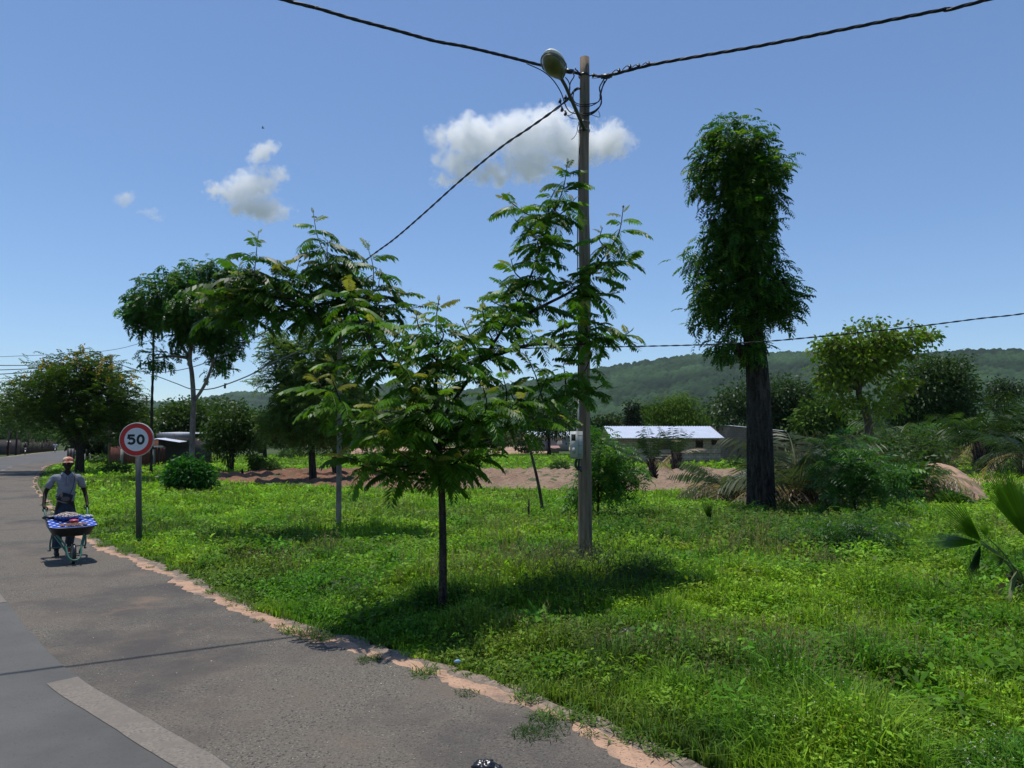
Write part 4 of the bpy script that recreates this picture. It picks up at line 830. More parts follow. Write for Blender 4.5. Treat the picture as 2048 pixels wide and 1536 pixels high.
def fan_palm(name, label, base, leaves, rg, stub=0.25):
    root = empty(name, base, label, 'palm'); S = MB(); S.tube([np.array(base) - [0, 0, .1], np.array(base) + [0, 0, stub]], [.12, .08], 9)
    for q in range(16):
        a = q * 2.4; p0 = np.array(base) + [cos(a) * .07, sin(a) * .07, rg.uniform(0, stub)]; S.tube([p0, p0 + np.array([cos(a) * .12, sin(a) * .12, .14])], [.03, .012], 5)
    S.obj('stump', M['dark_bark'], root)
    for (hub, out, up, rad, span, col, drp, n) in leaves:
        LB = MB(); fan_leaf(LB, np.array(hub), out, up, rad, span, rg, n=n, col=col, droop=drp); lf = LB.obj('leaf', M['leaf'], root, color=True)
        PB = MB(); h = np.array(hub); b0 = np.array(base) + [0, 0, stub * .8]; md = lerp(b0, h, .5) + [0, 0, .08 * np.linalg.norm(h - b0)]
        PB.tube(smooth_path([b0, md, h], 6), np.linspace(.013, .007, 13), 6); PB.obj('stalk', M['stalk'], lf, world=False) if False else PB.obj('stalk', M['stalk'], root)
M['stalk'] = mat('palm_stalk', (0.10, 0.14, 0.04), 0.5)
bF = G(2052, 1212); Yf = bF[1]
gl = (0.17, 0.32, 0.022)
def H_(px, py, d=0.0): return P(px, py, Yf + d)
fan_palm('fan_palm', 'large fan palm with pleated leaves at the right edge of the verge', bF,
         [(H_(1962, 1085, -.3), (-1, .1, .05), (0, -.25, 1), .92, 0.50, gl, .02, 15),
          (H_(1964, 1083, -.28), (-.72, .1, .72), (.6, 0, .7), .82, 0.85, gl, .0, 15),
          (H_(1975, 1075, -.26), (-.35, .1, .95), (.9, 0, .4), .34, 1.1, gl, .0, 9),
          (H_(1962, 1088, -.3), (-.35, 0, -1), (.8, .2, -.3), .56, 0.5, (0.030, 0.075, 0.012), .02, 9),
          (H_(2052, 1075, .2), (-.28, .15, 1), (1, .2, .2), 1.02, 0.95, gl, -.02, 28),
          (H_(2090, 1060, .1), (.2, .1, 1), (1, .2, -.2), .8, 1.4, gl, -.02, 22),
          (H_(2075, 1085, -.4), (-.9, -.1, -.38), (.2, .2, .9), .50, 0.5, (0.12, 0.19, 0.08), .05, 9),
          (H_(2015, 1165, -.35), (-.9, -.2, -.3), (-.2, .3, 1), .46, 0.7, (0.42, 0.38, 0.18), .12, 9),
          (H_(2040, 1180, -.4), (-.45, -.2, -.75), (.5, .3, .3), .42, 0.8, (0.38, 0.34, 0.17), .12, 8),
          (H_(2120, 1150, -.2), (.8, -.2, .5), (0, .3, 1), .6, 1.4, gl, .05, 20), (H_(2010, 1120, -.5), (-.8, -.4, .15), (0, .3, 1), .45, 0.9, (0.10, 0.17, .05), .12, 10), (H_(2035, 1140, -.6), (-.6, -.5, -.45), (.3, .2, .7), .5, 0.8, (0.16, 0.20, .08), .1, 10), (H_(2060, 1130, -.5), (.1, -.6, .5), (1, 0, .1), .5, 1.2, gl, .1, 14), (H_(2020, 1195, -.5), (-.9, -.3, -.1), (0, .3, 1), .4, .5, (0.34, 0.30, .16), .1, 7)], rg, .3)
bf2 = G(1418, 1062)
fan_palm('fan_palm', 'small fan palm leaf standing upright in the weeds left of the thick trunk', bf2,
         [(P(1420, 1046, bf2[1]), (-.12, 0, 1), (1, 0, .1), .92, 0.62, (.07, .19, .02), .0, 13), (P(1426, 1030, bf2[1] - .05), (.7, 0, -.55), (.3, 0, .9), .34, .25, (0.3, 0.36, 0.2), .15, 3), (P(1414, 1046, bf2[1] + .05), (-.75, 0, .6), (.3, 0, .9), .42, .3, gl, .1, 5)], rg, .1)
bf3 = G(1055, 1185)
fan_palm('fan_palm', 'tiny dark fan palm seedling among the weeds by the lamp pole', bf3,
         [(P(1060, 1175, bf3[1]), (-.3, 0, 1), (1, 0, .1), .42, .6, (0.02, 0.055, 0.014), .0, 8), (P(1062, 1176, bf3[1]), (.6, 0, .8), (.6, 0, .8), .38, .4, (0.02, 0.055, 0.014), .0, 6)], rg, .05)
SHB = 1
def shrub(name, label, base, bl, n, rg, **kw):
    Y = base[1]; bb = [blob(a, b_, c, d, Y, (e[0] if e else 0)) for a, b_, c, d, *e in bl]
    p = bb[0][0]; return gen_tree(name, label, base, bb, [[np.array(base) - [0, 0, .05], lerp(base, p, .5), p]], rg, r0=kw.pop('r0', 0.035), n=n, cat='bush', barkm='dark_bark', **kw)
shrub('neem_bush', 'leafy bright green bush pressed against the right side of the lamp pole', G(1196, 1042), [(1198, 905, 26, 36), (1222, 930, 34, 26), (1195, 955, 30, 30), (1262, 950, 26, 16, .3), (1163, 985, 16, 26), (1190, 872, 14, 18), (1225, 975, 40, 16), (1158, 1012, 14, 20), (1240, 905, 12, 14)], 190, rg, style='spray', per=5, rc=.28, L=.36, m=6, pl=.32, pw=.34, col=(0.05, 0.15, 0.016), e=(-30, 60), young=(0.13, 0.25, 0.03), yf=.2, lo=.2, twigs=14)
shrub('neem_bush', 'tall loose bush of long feathery leaves right of the thick trunk', G(1715, 1040), [(1690, 900, 24, 30), (1700, 940, 36, 30), (1740, 945, 26, 26), (1665, 955, 22, 20), (1740, 975, 40, 26), (1780, 965, 20, 20), (1680, 990, 20, 20), (1660, 905, 10, 18)], 95, rg, style='spray', per=5, rc=.5, L=.55, m=7, pl=.3, pw=.28, col=(0.050, 0.14, 0.025), e=(-10, 65), young=(0.12, 0.24, 0.06), yf=.2, lo=.2, twigs=16)
shrub('neem_bush', 'dark low bush in front of the tangle, left of the fan palm', G(1702, 1110), [(1702, 1072, 44, 24), (1750, 1062, 34, 18), (1650, 1085, 34, 16), (1710, 1095, 50, 14), (1600, 1080, 30, 10)], 120, rg, style='spray', per=5, rc=.3, L=.30, m=7, pl=.3, pw=.28, col=(0.035, 0.105, 0.018), e=(-20, 60), lo=.2, twigs=8)
shrub('thicket', 'brownish tangled thicket at the foot of the thick trunk', G(1650, 1014), [(1600, 985, 40, 26, .8), (1650, 990, 50, 26, .4), (1615, 950, 44, 30, 1.4), (1565, 985, 20, 22, 1.4), (1470, 985, 30, 16, 1.4)], 260, rg, per=16, rc=.5, L=.26, W=.03, col=(0.10, 0.092, 0.055), lo=.1, twigs=40, droop=.2)
shrub('thicket', 'tall tangle of dark dead fronds and stems behind the feathery bush', G(1700, 985), [(1590, 940, 44, 44), (1650, 925, 46, 44), (1720, 920, 50, 46), (1790, 920, 50, 46), (1860, 935, 44, 36), (1560, 960, 24, 26)], 330, rg, per=18, rc=.6, L=.42, W=.035, col=(0.075, 0.080, 0.050), lo=.2, twigs=40, droop=.1)
shrub('thicket', 'dark leafy thicket between the feathery bush and the sand heap', G(1830, 1012), [(1815, 950, 36, 34, 1), (1800, 990, 36, 26), (1770, 910, 50, 40, 3), (1840, 900, 50, 30, 5)], 300, rg, per=16, rc=.45, L=.2, W=.07, col=(0.052, 0.098, 0.022), lo=.1, twigs=20)
shrub('broadleaf_bush', 'bright broad leaved shoots in the thicket right of the feathery bush', G(1808, 1010), [(1806, 960, 20, 28), (1790, 985, 24, 16)], 60, rg, per=9, rc=.3, L=.34, W=.10, col=(0.05, 0.13, 0.02), lo=.1, droop=-.3, twigs=4)
for (px, py, rx, ry, lb) in ((512, 925, 8, 18, 'thin weedy sapling at the left tip of the ploughed field'), (542, 932, 10, 12, 'small scrubby bush by the left tip of the ploughed field'), (588, 905, 16, 10, 'low grey bush in the meadow behind the acacia trunk'), (570, 908, 14, 8, 'low green bush in the meadow left of the acacia trunk'),
                           (1120, 932, 14, 8, 'low weed clump in front of the dark roofed hut'), (1480, 925, 30, 10, 'weedy shrub at the foot of the block wall'), (1530, 930, 40, 10, 'pale grassy shrub right under the unroofed wall'), (230, 935, 22, 9, 'shaded low bush at the foot of the red hut wall'), (200, 918, 22, 8, 'black shadowy scrub heap under the roadside trees'), (1900, 1003, 12, 8, 'small weed on the front of the sand heap'), (1990, 930, 40, 14, 'low bush right of the oil palm trunk')):
    bs = G(px, py + ry + 2); shrub('low_shrub', lb, bs, [(px, py, rx, ry), (px + rx * .5, py + ry * .3, rx * .6, ry * .6)], 60, rg, per=14, rc=.35, L=.22, W=.08, col=(0.055, 0.115, 0.02), lo=.1, twigs=5)
# tall wispy weeds in the shade near the lamp pole
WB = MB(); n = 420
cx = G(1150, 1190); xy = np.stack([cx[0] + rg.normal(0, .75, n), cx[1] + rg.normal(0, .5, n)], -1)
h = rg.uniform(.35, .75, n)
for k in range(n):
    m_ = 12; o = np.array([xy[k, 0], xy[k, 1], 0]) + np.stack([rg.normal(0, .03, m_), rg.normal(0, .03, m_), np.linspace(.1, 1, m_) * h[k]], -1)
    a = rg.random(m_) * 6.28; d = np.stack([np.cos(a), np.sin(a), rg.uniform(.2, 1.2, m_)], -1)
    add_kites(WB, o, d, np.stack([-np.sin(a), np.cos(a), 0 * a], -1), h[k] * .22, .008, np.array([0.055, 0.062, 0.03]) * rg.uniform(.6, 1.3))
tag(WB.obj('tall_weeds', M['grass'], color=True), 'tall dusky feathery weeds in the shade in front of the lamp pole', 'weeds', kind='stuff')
# ------------------------------------------------------------------ lamp pole, luminaire, meter box, cables
bP = G(1169, 1138); YP = bP[1]
topP = P(1168, 116, YP)
pole = empty('utility_pole', bP, 'tall weathered wooden pole carrying the street lamp and cables', 'pole')
b = MB(); zz = np.linspace(-0.3, topP[2], 24)
pts = np.array([lerp(bP, [topP[0], YP, 0], max(z, 0) / topP[2]) * [1, 1, 0] + [0.012 * math.sin(z * 1.7), 0, z] for z in zz])
b.tube(pts, np.interp(zz, [0, topP[2]], [0.118, 0.083]) * (1 + 0.02 * np.sin(zz * 5)), 18); b.obj('shaft', M['pole_wood'], pole, smooth=True)
def pole_at(z): return lerp([bP[0], bP[1], 0], [topP[0], YP, 0], z / topP[2]) * [1, 1, 0] + [0, 0, z]
zb = [P(1168, y, YP)[2] for y in (246, 262)]
for z in zb:
    b = MB(); b.lathe([(0.098, -0.012), (0.102, -0.012), (0.102, 0.012), (0.098, 0.012)], pole_at(z), 20); b.obj('strap_band', M['steel'], pole)
b = MB(); z = P(1168, 152, YP)[2]
b.lathe([(0.09, -0.02), (0.096, -0.02), (0.096, 0.02), (0.09, 0.02)], pole_at(z), 18)
b.tube([pole_at(z) + [0.08, -.02, -.01], pole_at(z) + [0.15, -.03, 0], pole_at(z) + [0.17, -.03, 0.03]], .012, 6); b.box(pole_at(z) + [0.15, -.03, -.01], (.03, .03, .06))
b.tube([pole_at(z) + [-0.08, -.04, .02], pole_at(z) + [-0.12, -.08, .05], pole_at(z) + [-0.16, -.08, .08], pole_at(z) + [-.15, -.08, .11]], .011, 6); b.obj('cable_hook', M['black'], pole)
# street lamp on its bracket arm
lampc = P(1109, 133, YP - 1.38); armtop = P(1131, 172, YP - 0.86); armlo = pole_at(P(1168, 262, YP)[2]) + [0.0, -0.10, -0.02]
lamp = empty('street_lamp', armlo, 'egg shaped street lamp with a dull bowl on a bracket arm near the pole top', 'street lamp')
b = MB(); b.tube([armlo, lerp(armlo, armtop, .55), armtop, lerp(armtop, lampc, .35)], [.032, .030, .028, .028], 10); b.obj('bracket_arm', mat('arm_paint', (0.09, 0.085, 0.07), .6, .3), lamp, smooth=True)
ax = nrm(armtop - lampc + np.array([0, 0.0, 0])); ax = nrm(np.array([armtop[0] - lampc[0], armtop[1] - lampc[1] + .05, armtop[2] - lampc[2]]))
upv = nrm(np.array([0, 0, 1.0]) - ax * np.dot(ax, [0, 0, 1.0])); sdv = np.cross(ax, upv)
ML = np.stack([ax, sdv, upv], 1)
def egg(v, top):
    t = v[:, 0] / 0.36; wdt = np.where(t > 0, 1 - 0.52 * np.clip(t, 0, 1) ** 1.3, 1.0); v = v.copy(); v[:, 1] *= wdt; v[:, 2] *= wdt; return v
b = MB(); b.ell(lampc, (0.35, 0.175, 0.20), 24, 12, ML, fn=lambda v: egg(v * [1, 1, 1] * np.where(v[:, 2:3] > 0, 1, 0.02), 1)); hood = b.obj('hood', mat('hood_white', (0.72, 0.72, 0.66), .5, noise=[(6, 5, (0.35, .35, .31), .5, .7)]), lamp, smooth=True)
b = MB(); b.ell(lampc - upv * 0.004, (0.345, 0.165, 0.125), 24, 12, ML, fn=lambda v: egg(v * np.where(v[:, 2:3] < 0, 1, 0.02), 0)); b.obj('bowl', mat('dirty_bowl', (0.15, 0.15, 0.085), .35, spec=.5, noise=[(5, 4, (0.08, .08, .045), .4, .65)]), lamp, smooth=True)
b = MB(); n = 28; an = np.linspace(0, 2 * pi, n + 1)
rim = egg(np.stack([0.365 * np.cos(an), 0.182 * np.sin(an), 0 * an], -1), 0) @ ML.T + lampc; b.tube(rim, .012, 6, cap=False); b.obj('rim', mat('rim_grey', (0.16, .17, .18), .5), lamp, smooth=True)
# grey service box with its mast cable
mb_c = P(1153, 890, YP - 0.28); h_ = 55 / F * YP; wbox = 27 / F * YP
mtr = empty('meter_box', mb_c - [0, 0, h_ / 2], 'pale grey electricity meter box strapped to the left of the wooden pole', 'meter box')
Mz = rotz(R(-38)); M['boxgrey'] = mat('box_grey', (0.34, 0.36, 0.35), .5, noise=[(8, 4, (.26, .28, .28), .45, .7)])
hh = h_ * 0.97; wx, wy = 0.145, 0.15
b = MB(); b.box(mb_c, (wx, wy, hh), Mz); b.obj('case', M['boxgrey'], mtr)
b = MB(); fdir = Mz @ np.array([0, -1, 0]); sx_ = Mz @ np.array([1, 0, 0])
b.box(mb_c + fdir * (wy / 2 + .006) + [0, 0, hh * .02], (wx * .94, .012, hh * .93), Mz); cov = b.obj('cover', mat('cover_white', (0.50, 0.51, 0.49), .45, noise=[(10, 4, (.40, .41, .40), .5, .7)]), mtr)
b = MB(); b.box(mb_c + fdir * (wy / 2 + .014) + [0, 0, hh * .27], (wx * .55, .006, hh * .24), Mz); b.obj('window', mat('dark_window', (0.02, .025, .025), .15, spec=.6), mtr)
b = MB(); b.box(mb_c + fdir * (wy / 2 + .016) + [0, 0, -hh * .20] + sx_ * .01, (wx * .42, .01, hh * .22), Mz); b.obj('breaker_flap', M['boxgrey'], mtr)
for q in (-.34, -.02, .34):
    b = MB(); b.box(mb_c + sx_ * (wx / 2 + .003) + [0, 0, hh * q], (.006, wy * .9, .012), Mz); b.obj('clip', M['steel'], mtr)
b = MB(); p0 = mb_c + np.array([.03, 0, -hh / 2]); b.tube(smooth_path([p0 + [-.02, 0, .02], p0 + [-.05, -.02, -.10], p0 + [0.0, -.02, -.17], p0 + [.05, .05, -.12]], 5), .022, 7); b.tube(smooth_path([p0 + [.02, 0, .02], p0 + [.0, -.02, -.13], p0 + [0.05, .05, -.2]], 5), .018, 7); b.obj('gland_tails', M['black'], mtr, smooth=True)
b = MB(); b.tube([mb_c + [.01, .05, hh / 2 - .02], P(1157, 830, YP - .15), P(1157, 790, YP - .14)], .013, 7); tag(b.obj('conduit', mat('conduit_white', (.5, .5, .46), .5), smooth=True), 'thin white conduit rising from the meter box beside the wooden pole', 'conduit')
b = MB(); b.tube([P(1157, 800, YP - .13), P(1156, 600, YP - .13), P(1155, 470, YP - .12), P(1157, 400, YP - .12), P(1160, 250, YP - .11)], .009, 6); tag(b.obj('riser_cable', M['cable'], smooth=True), 'black cable running down the left side of the wooden pole', 'cable')

def catenary(pts, k=10): return smooth_path(pts, k)
def bundle(name, label, pts, r, strands=3, pitch=0.5, k=12, cat='cable', group=None):
    p = smooth_path(pts, k); L = np.concatenate([[0], np.cumsum(np.linalg.norm(np.diff(p, axis=0), axis=1))])
    n = max(8, min(900, int(L[-1] / (pitch / 7)))) if strands > 1 else len(p)
    at = np.linspace(0, L[-1], n); q = np.stack([np.interp(at, L, p[:, i]) for i in range(3)], -1)
    b = MB()
    if strands == 1: b.tube(q, r, 6)
    else:
        tg = nrm(np.gradient(q, axis=0)); s = nrm(np.cross(tg, [0, 0, 1.0])); u = np.cross(s, tg)
        for k_ in range(strands):
            a = 2 * pi * at / pitch + k_ * 2 * pi / strands + 0.6 * np.sin(at * 0.7)
            b.tube(q + (s * np.cos(a)[:, None] + u * np.sin(a)[:, None]) * r * 0.62, r * 0.62, 5)
    o = b.obj(name, M['cable'], smooth=True); tag(o, label, cat, group); return o
A = pole_at(P(1168, 152, YP)[2])
# span 1: up over the road to the left
B1 = ray(570, 0); B1 = np.array([0, 0, CH]) + B1 * (9.3 / B1[1])
pts = [A + [-.05, -.03, 0.02]] + [onplane(x, y, A, B1) for x, y in ((1140, 143), (1085, 131), (1010, 112), (930, 93), (870, 82), (790, 60), (700, 36), (620, 12), (570, 0))]
dr = pts[-1] - pts[-2]; dr = dr / np.linalg.norm(dr[:2]); pts += [pts[-1] + dr * 5 + [0, 0, .15], pts[-1] + dr * 13 + [0, 0, 0.9]]
bundle('overhead_cable', 'thick twisted black cable from the pole top up over the road to the upper left', pts, 0.022, 4, 0.75)
# span 2: to the upper right
B2 = ray(1975, 0); B2 = np.array([0, 0, CH]) + B2 * (9.6 / B2[1])
pts = [A + [.17, -.03, 0.0]] + [onplane(x, y, A, B2) for x, y in ((1212, 152), (1300, 130), (1400, 112), (1500, 95), (1600, 76), (1700, 56), (1800, 36), (1900, 16), (1975, -1))]
dr = pts[-1] - pts[-2]; dr = dr / np.linalg.norm(dr[:2]); pts += [pts[-1] + dr * 6 + [0, 0, .3], pts[-1] + dr * 14 + [0, 0, 1.2]]
bundle('overhead_cable', 'thick twisted black cable from the pole top to the upper right corner', pts, 0.024, 3, 0.7)
# span 3: away to the far pole on the left
bQ = P(222, 880, 62) * [1, 1, 0]; Q = P(222, 717, 62)
pts = [A + [-.06, -.05, -.25]] + [onplane(x, y, A, Q) for x, y in ((1150, 180), (1126, 207), (1060, 255), (1000, 296), (920, 362), (850, 425), (790, 477), (740, 514), (640, 592), (560, 646), (480, 692), (420, 722), (370, 738), (320, 745), (285, 743), (255, 735))] + [Q]
bundle('overhead_cable', 'long sagging black cable from the lamp pole down left to the far wooden pole', pts, 0.021, 2, 0.6)
# low span across the right
tb = P(679, 690, YB); B4 = P(2048, 627, 15.0)
pts = [tb] + [onplane(x, y, tb, B4) for x, y in ((850, 694), (1000, 697), (1180, 694), (1260, 693), (1420, 689), (1540, 682), (1640, 673), (1750, 662), (1850, 651), (1960, 637), (2048, 627), (2200, 600), (2500, 540))]
bundle('service_cable', 'low black twin cable crossing in front of the thick trunk to the right edge', pts, 0.015, 2, 0.5)
pts = [P(684, 668, YB)] + [onplane(x, y, tb, Q) for x, y in ((600, 702), (530, 733), (500, 750), (455, 768), (420, 778), (383, 778), (350, 766), (300, 748))] + [Q - [0, 0, .3]]
bundle('service_cable', 'thin sagging cable between the feathery tree and the far pole', pts, 0.022, 1)
c = onplane(450, 770, tb, Q); b = MB(); b.box(c - [0, 0, .06], (.06, .05, .13)); b.box(c + [.03, 0, .04], (.11, .05, .04)); tag(b.obj('cable_clamp', M['black']), 'small black clamp on the thin sagging cable', 'cable clamp')
# far wooden pole and lines to the left
far = empty('utility_pole', bQ, 'distant wooden pole rising behind the flowering tree', 'pole')
b = MB(); b.tube([bQ, Q + [0, 0, .35]], [.18, .13], 10); b.obj('shaft', M['pole_wood'], far, smooth=True)
b = MB(); b.ell(Q + [-.35, -.1, .1], (.25, .12, .1), 10, 6); b.tube([Q, Q + [-.3, -.1, .1]], .05, 6); b.obj('lamp_head', M['black'], far, smooth=True)
for (x0, y0, x1, y1, rr, lb) in ((216, 722, -60, 731, .028, 'upper distant cable running from the far pole to the left edge'), (216, 724, -60, 742, .028, 'middle distant cable running from the far pole to the left edge'), (216, 727, -60, 752, .03, 'lowest distant cable running from the far pole to the left edge')):
    a_, c_ = P(x0, y0, 62), P(x1, y1, 50); m_ = lerp(a_, c_, .5) - [0, 0, .15]
    bundle('distant_cable', lb, [a_, m_, c_], rr, 1, group='distant cables at the left')
# thin wavy mast
bM = G(302, 949); YM = bM[1]
mast = empty('thin_mast', bM, 'very thin knobbly wooden mast standing behind the speed sign', 'mast')
b = MB(); pm = smooth_path([bM, P(303, 880, YM), P(304, 800, YM), P(306, 740, YM), P(307, 680, YM), P(307, 630, YM), P(308, 585, YM)], 8); b.tube(pm, np.linspace(.095, .05, len(pm)) * (1 + .15 * np.sin(np.arange(len(pm)) * 2.1)), 8); b.obj('shaft', M['dark_bark'], mast, smooth=True)
bundle('distant_cable', 'faint thin cable from the knobbly mast to the left edge', [P(307, 680, YM), P(190, 704, 50), P(-60, 716, 54)], .016, 1, group='distant cables at the left')
b3 = P(293, 880, 120) * [1, 1, 0]; f3 = empty('utility_pole', b3, 'small dark far off pole seen against the distant hill', 'pole')
b = MB(); b.tube([b3, P(293, 792, 120)], [.2, .16], 8); b.obj('shaft', M['dark_bark'], f3)
b = MB(); t3 = P(293, 797, 120); b.tube([t3 - [.8, 0, 0], t3 + [.4, 0, 0]], .07, 6); b.obj('crossarm', M['dark_bark'], f3)
bundle('distant_cable', 'short faint cable left of the small far off pole', [t3 - [.6, 0, 0], P(262, 800, 115), P(180, 812, 110)], .04, 1, group='distant cables at the left')
# jumpers, tension clamps and connectors near the pole top
def cl(px, py, dy=0.0): return onplane(px, py, A + [0, -.12 + dy, 0], B2 + [0, -.12 + dy, 0])
def J(pp, r, label, dy=-.12):
    b = MB()
    for line in pp: b.tube(smooth_path([P(x, y, YP + dy + (d[0] if d else 0)) for x, y, *d in line], 6), r, 6)
    return tag(b.obj('jumper_cable', M['cable'], smooth=True), label, 'cable', 'loose jumper cables at the pole top')
J([[(1208, 158), (1199, 176), (1203, 195), (1200, 212), (1190, 224), (1178, 230), (1166, 230, .0)]], .011, 'black jumper looping down right of the pole top, outermost', -.14)
J([[(1214, 158), (1206, 172), (1200, 190), (1203, 205), (1196, 217), (1182, 226), (1166, 227)]], .011, 'black jumper looping down right of the pole top, second from outside', -.17)
J([[(1209, 162), (1203, 180), (1199, 200), (1186, 210), (1172, 213), (1158, 212), (1150, 208)]], .009, 'black jumper passing across the pole from right to left, upper one', -.15)
J([[(1206, 170), (1200, 196), (1196, 204), (1180, 208), (1166, 209), (1152, 206), (1146, 196), (1148, 182)]], .009, 'thin jumper rising left of the pole behind the lamp arm', -.13)
J([[(1053, 127, -.7), (1085, 142, -.6), (1106, 160, -.4), (1122, 185, -.2), (1130, 208, -.1), (1138, 222), (1150, 227), (1172, 227), (1188, 222), (1198, 214)]], .009, 'long thin jumper swinging from the left cable under the lamp arm', -.13)
J([[(1146, 146), (1148, 153), (1141, 165), (1139, 178), (1140, 190, .05)]], .010, 'short jumper hanging under the left tension clamp', -.2)
J([[(1131, 155, -.1), (1137, 163), (1140, 176), (1137, 196), (1143, 204), (1150, 210)]], .009, 'curled jumper close behind the lamp arm', -.1)
J([[(1104, 222), (1115, 218), (1122, 210), (1121, 203)], [(1121, 206), (1123, 215), (1128, 221), (1132, 226)]], .007, 'thin lead with two connectors hanging left of the pole', -.1)
J([[(1133, 229), (1142, 236), (1152, 238), (1164, 237, -.02)], [(1135, 231), (1143, 229), (1149, 222), (1150, 214)]], .006, 'thin lead from the connectors to the pole', -.1)
J([[(1161, 242, -.02), (1156, 252), (1154, 264), (1149, 274), (1143, 279)]], .006, 'frayed thin wire curling off the left of the pole', -.1)
J([[(1197, 222), (1200, 232), (1196, 234), (1184, 230), (1178, 229)]], .005, 'thin wire loop hanging right of the pole', -.12)
for px, py, (sx, sz), an, lb in ((1138, 142, (.16, .055), -8, 'black tension clamp holding the left cable'), (1213, 152, (.19, .06), 8, 'black tension clamp holding the right cable')):
    c = P(px, py, YP - .15); t = empty('tension_clamp', c, lb, 'cable clamp'); b = MB(); Mx = roty(R(-an)); b.box(c, (sx, .05, sz), Mx); b.box(c - [0, 0, sz * .5], (sx * .6, .04, sz * .5), Mx); b.obj('body', M['black'], t)
    b = MB(); s_ = -1 if px > 1168 else 1; b.tube([c + [s_ * sx / 2, 0, .02], pole_at(c[2]) + [-s_ * .13, -.06, .02]], .004, 5); b.tube([c + [s_ * sx / 2, 0, -.03], pole_at(c[2]) + [-s_ * .13, -.06, .0]], .004, 5); b.obj('bail_wire', M['steel'], t)
con = [((1120, 203), 'black connector on the left back cable'), ((1131, 196), 'black connector on the left back cable, nearer the lamp arm'), ((1124, 220), 'dangling connector on a thin lead, upper'), ((1131, 228), 'dangling connector on a thin lead, lower'),
       ((1238, 143), 'first insulation piercing connector right of the pole'), ((1260, 135), 'second insulation piercing connector right of the pole'), ((1277, 133), 'third insulation piercing connector right of the pole'), ((1297, 129), 'fourth insulation piercing connector right of the pole')]
for (px, py), lb in con:
    c = onplane(px, py, A, B2) if px > 1200 else P(px, py, YP - .1); b = MB(); b.box(c, (.045, .05, .045), roty(.3)); b.box(c + [0, 0, .03], (.028, .035, .03)); b.tube([c + [0, -.03, -.02], c + [0, -.03, .05]], .009, 6)
    if px > 1200: b.tube(smooth_path([c, c + [-.05, 0, .03], c + [-.10, 0, -.01], c + [-.13, 0, -.05]], 4), .008, 5)
    tag(b.obj('cable_connector', M['black']), lb, 'cable connector', 'cable connectors at the pole top')

# ------------------------------------------------------------------ speed sign
bS = G(277, 1080); YS = bS[1]; cS = P(273.5, 879, YS - .04)
sg_ = empty('speed_limit_sign', bS, 'round red ringed speed limit sign reading 50 on a grey post', 'road sign')
rs = 33.5 / F * YS
yaw = R(4)                                      # the plate faces the oncoming traffic
b = MB()
pw_, pd = 9.5 / F * YS, 0.05
for (x, y, sx, sy) in ((0, -.008, pw_, .006), (-pw_ / 2 + .003, .018, .006, .05), (pw_ / 2 - .003, .018, .006, .05), (-pw_ * .32, .045, pw_ * .34, .005), (pw_ * .32, .045, pw_ * .34, .005)):
    b.box(np.array([(bS[0] + cS[0]) / 2 + x, YS + y, cS[2] / 2 + .05]), (sx, sy, cS[2] + .2), roty(math.atan2(cS[0] - bS[0], cS[2])))
b.obj('post', mat('post_grey', (0.10, 0.105, 0.10), .6, .2, noise=[(4, 4, (.08, .085, .085), .4, .7), (40, 3, (.18, .18, .18), .6, .75)]), sg_)
Ms = rotz(yaw) @ rotx(-pi / 2)                    # local z of a disc becomes -y (towards the viewer)... disc axis
def disc(mb, r0, r1, off, th=0.0):
    Mx = rotz(yaw) @ rotx(pi / 2)
    mb.lathe([(r0, off), (r1, off)], cS, 64, Mx)
def disc_y(mb, r0, r1, y, z=0.0):
    n = 64; an = np.linspace(0, 2 * pi, n, endpoint=False); k = (np.arange(n) + 1) % n; j = np.arange(n)
    a = np.stack([np.cos(an) * r0, np.full(n, y), np.sin(an) * r0], -1); c = np.stack([np.cos(an) * r1, np.full(n, y), np.sin(an) * r1], -1)
    v = np.concatenate([a, c]) @ rotz(yaw).T + cS; mb.add(v, np.stack([j, j + n, k + n, k], -1))
b = MB()
n = 64; Mx = rotz(yaw) @ rotx(pi / 2)
b.lathe([(0.001, -.016), (rs * .985, -.016), (rs, -.010), (rs, .012), (rs * .985, .018), (rs * .955, .018)], cS, 64, Mx); b.obj('plate', mat('plate_rim', (.50, .50, .47), .5, noise=[(10, 4, (.32, .32, .3), .5, .7)]), sg_)
b = MB(); disc_y(b, rs * .69, rs * .957, -.0165); b.obj('ring', M['red'], sg_)
b = MB(); disc_y(b, 0.0005, rs * .69, -.0175); b.obj('face', M['signwhite'], sg_)
M['ink'] = mat('sign_black', (0.012, 0.012, 0.014), .5)
def stroke(mb, pts, w_, y):
    p = np.asarray(pts, float); n = len(p); tg = nrm(np.gradient(p, axis=0)); nn = np.stack([-tg[:, 1], tg[:, 0]], -1) * w_ / 2
    l = p + nn; r = p - nn; f = lambda q: np.stack([q[:, 0], np.full(len(q), y), q[:, 1]], -1)
    v = np.concatenate([f(l), f(r)]) @ rotz(yaw).T + cS; i = np.arange(n - 1); mb.add(v, np.stack([i, i + 1, i + n + 1, i + n], -1))
ch = rs * .62; sw = rs * .145
def arcp(cx, cz, rx, rz, a0, a1, n=22): t = np.radians(np.linspace(a0, a1, n)); return np.stack([cx + rx * np.cos(t), cz + rz * np.sin(t)], -1)
b = MB()                                          # the digit 5
x0 = -rs * .30; hh2 = ch / 2 - sw / 2
stroke(b, [(x0 + rs * .20, hh2), (x0 - rs * .165, hh2)], sw * .95, -.0205)
stroke(b, [(x0 - rs * .125, hh2 + sw * .4), (x0 - rs * .155, rs * .035)], sw, -.0200)
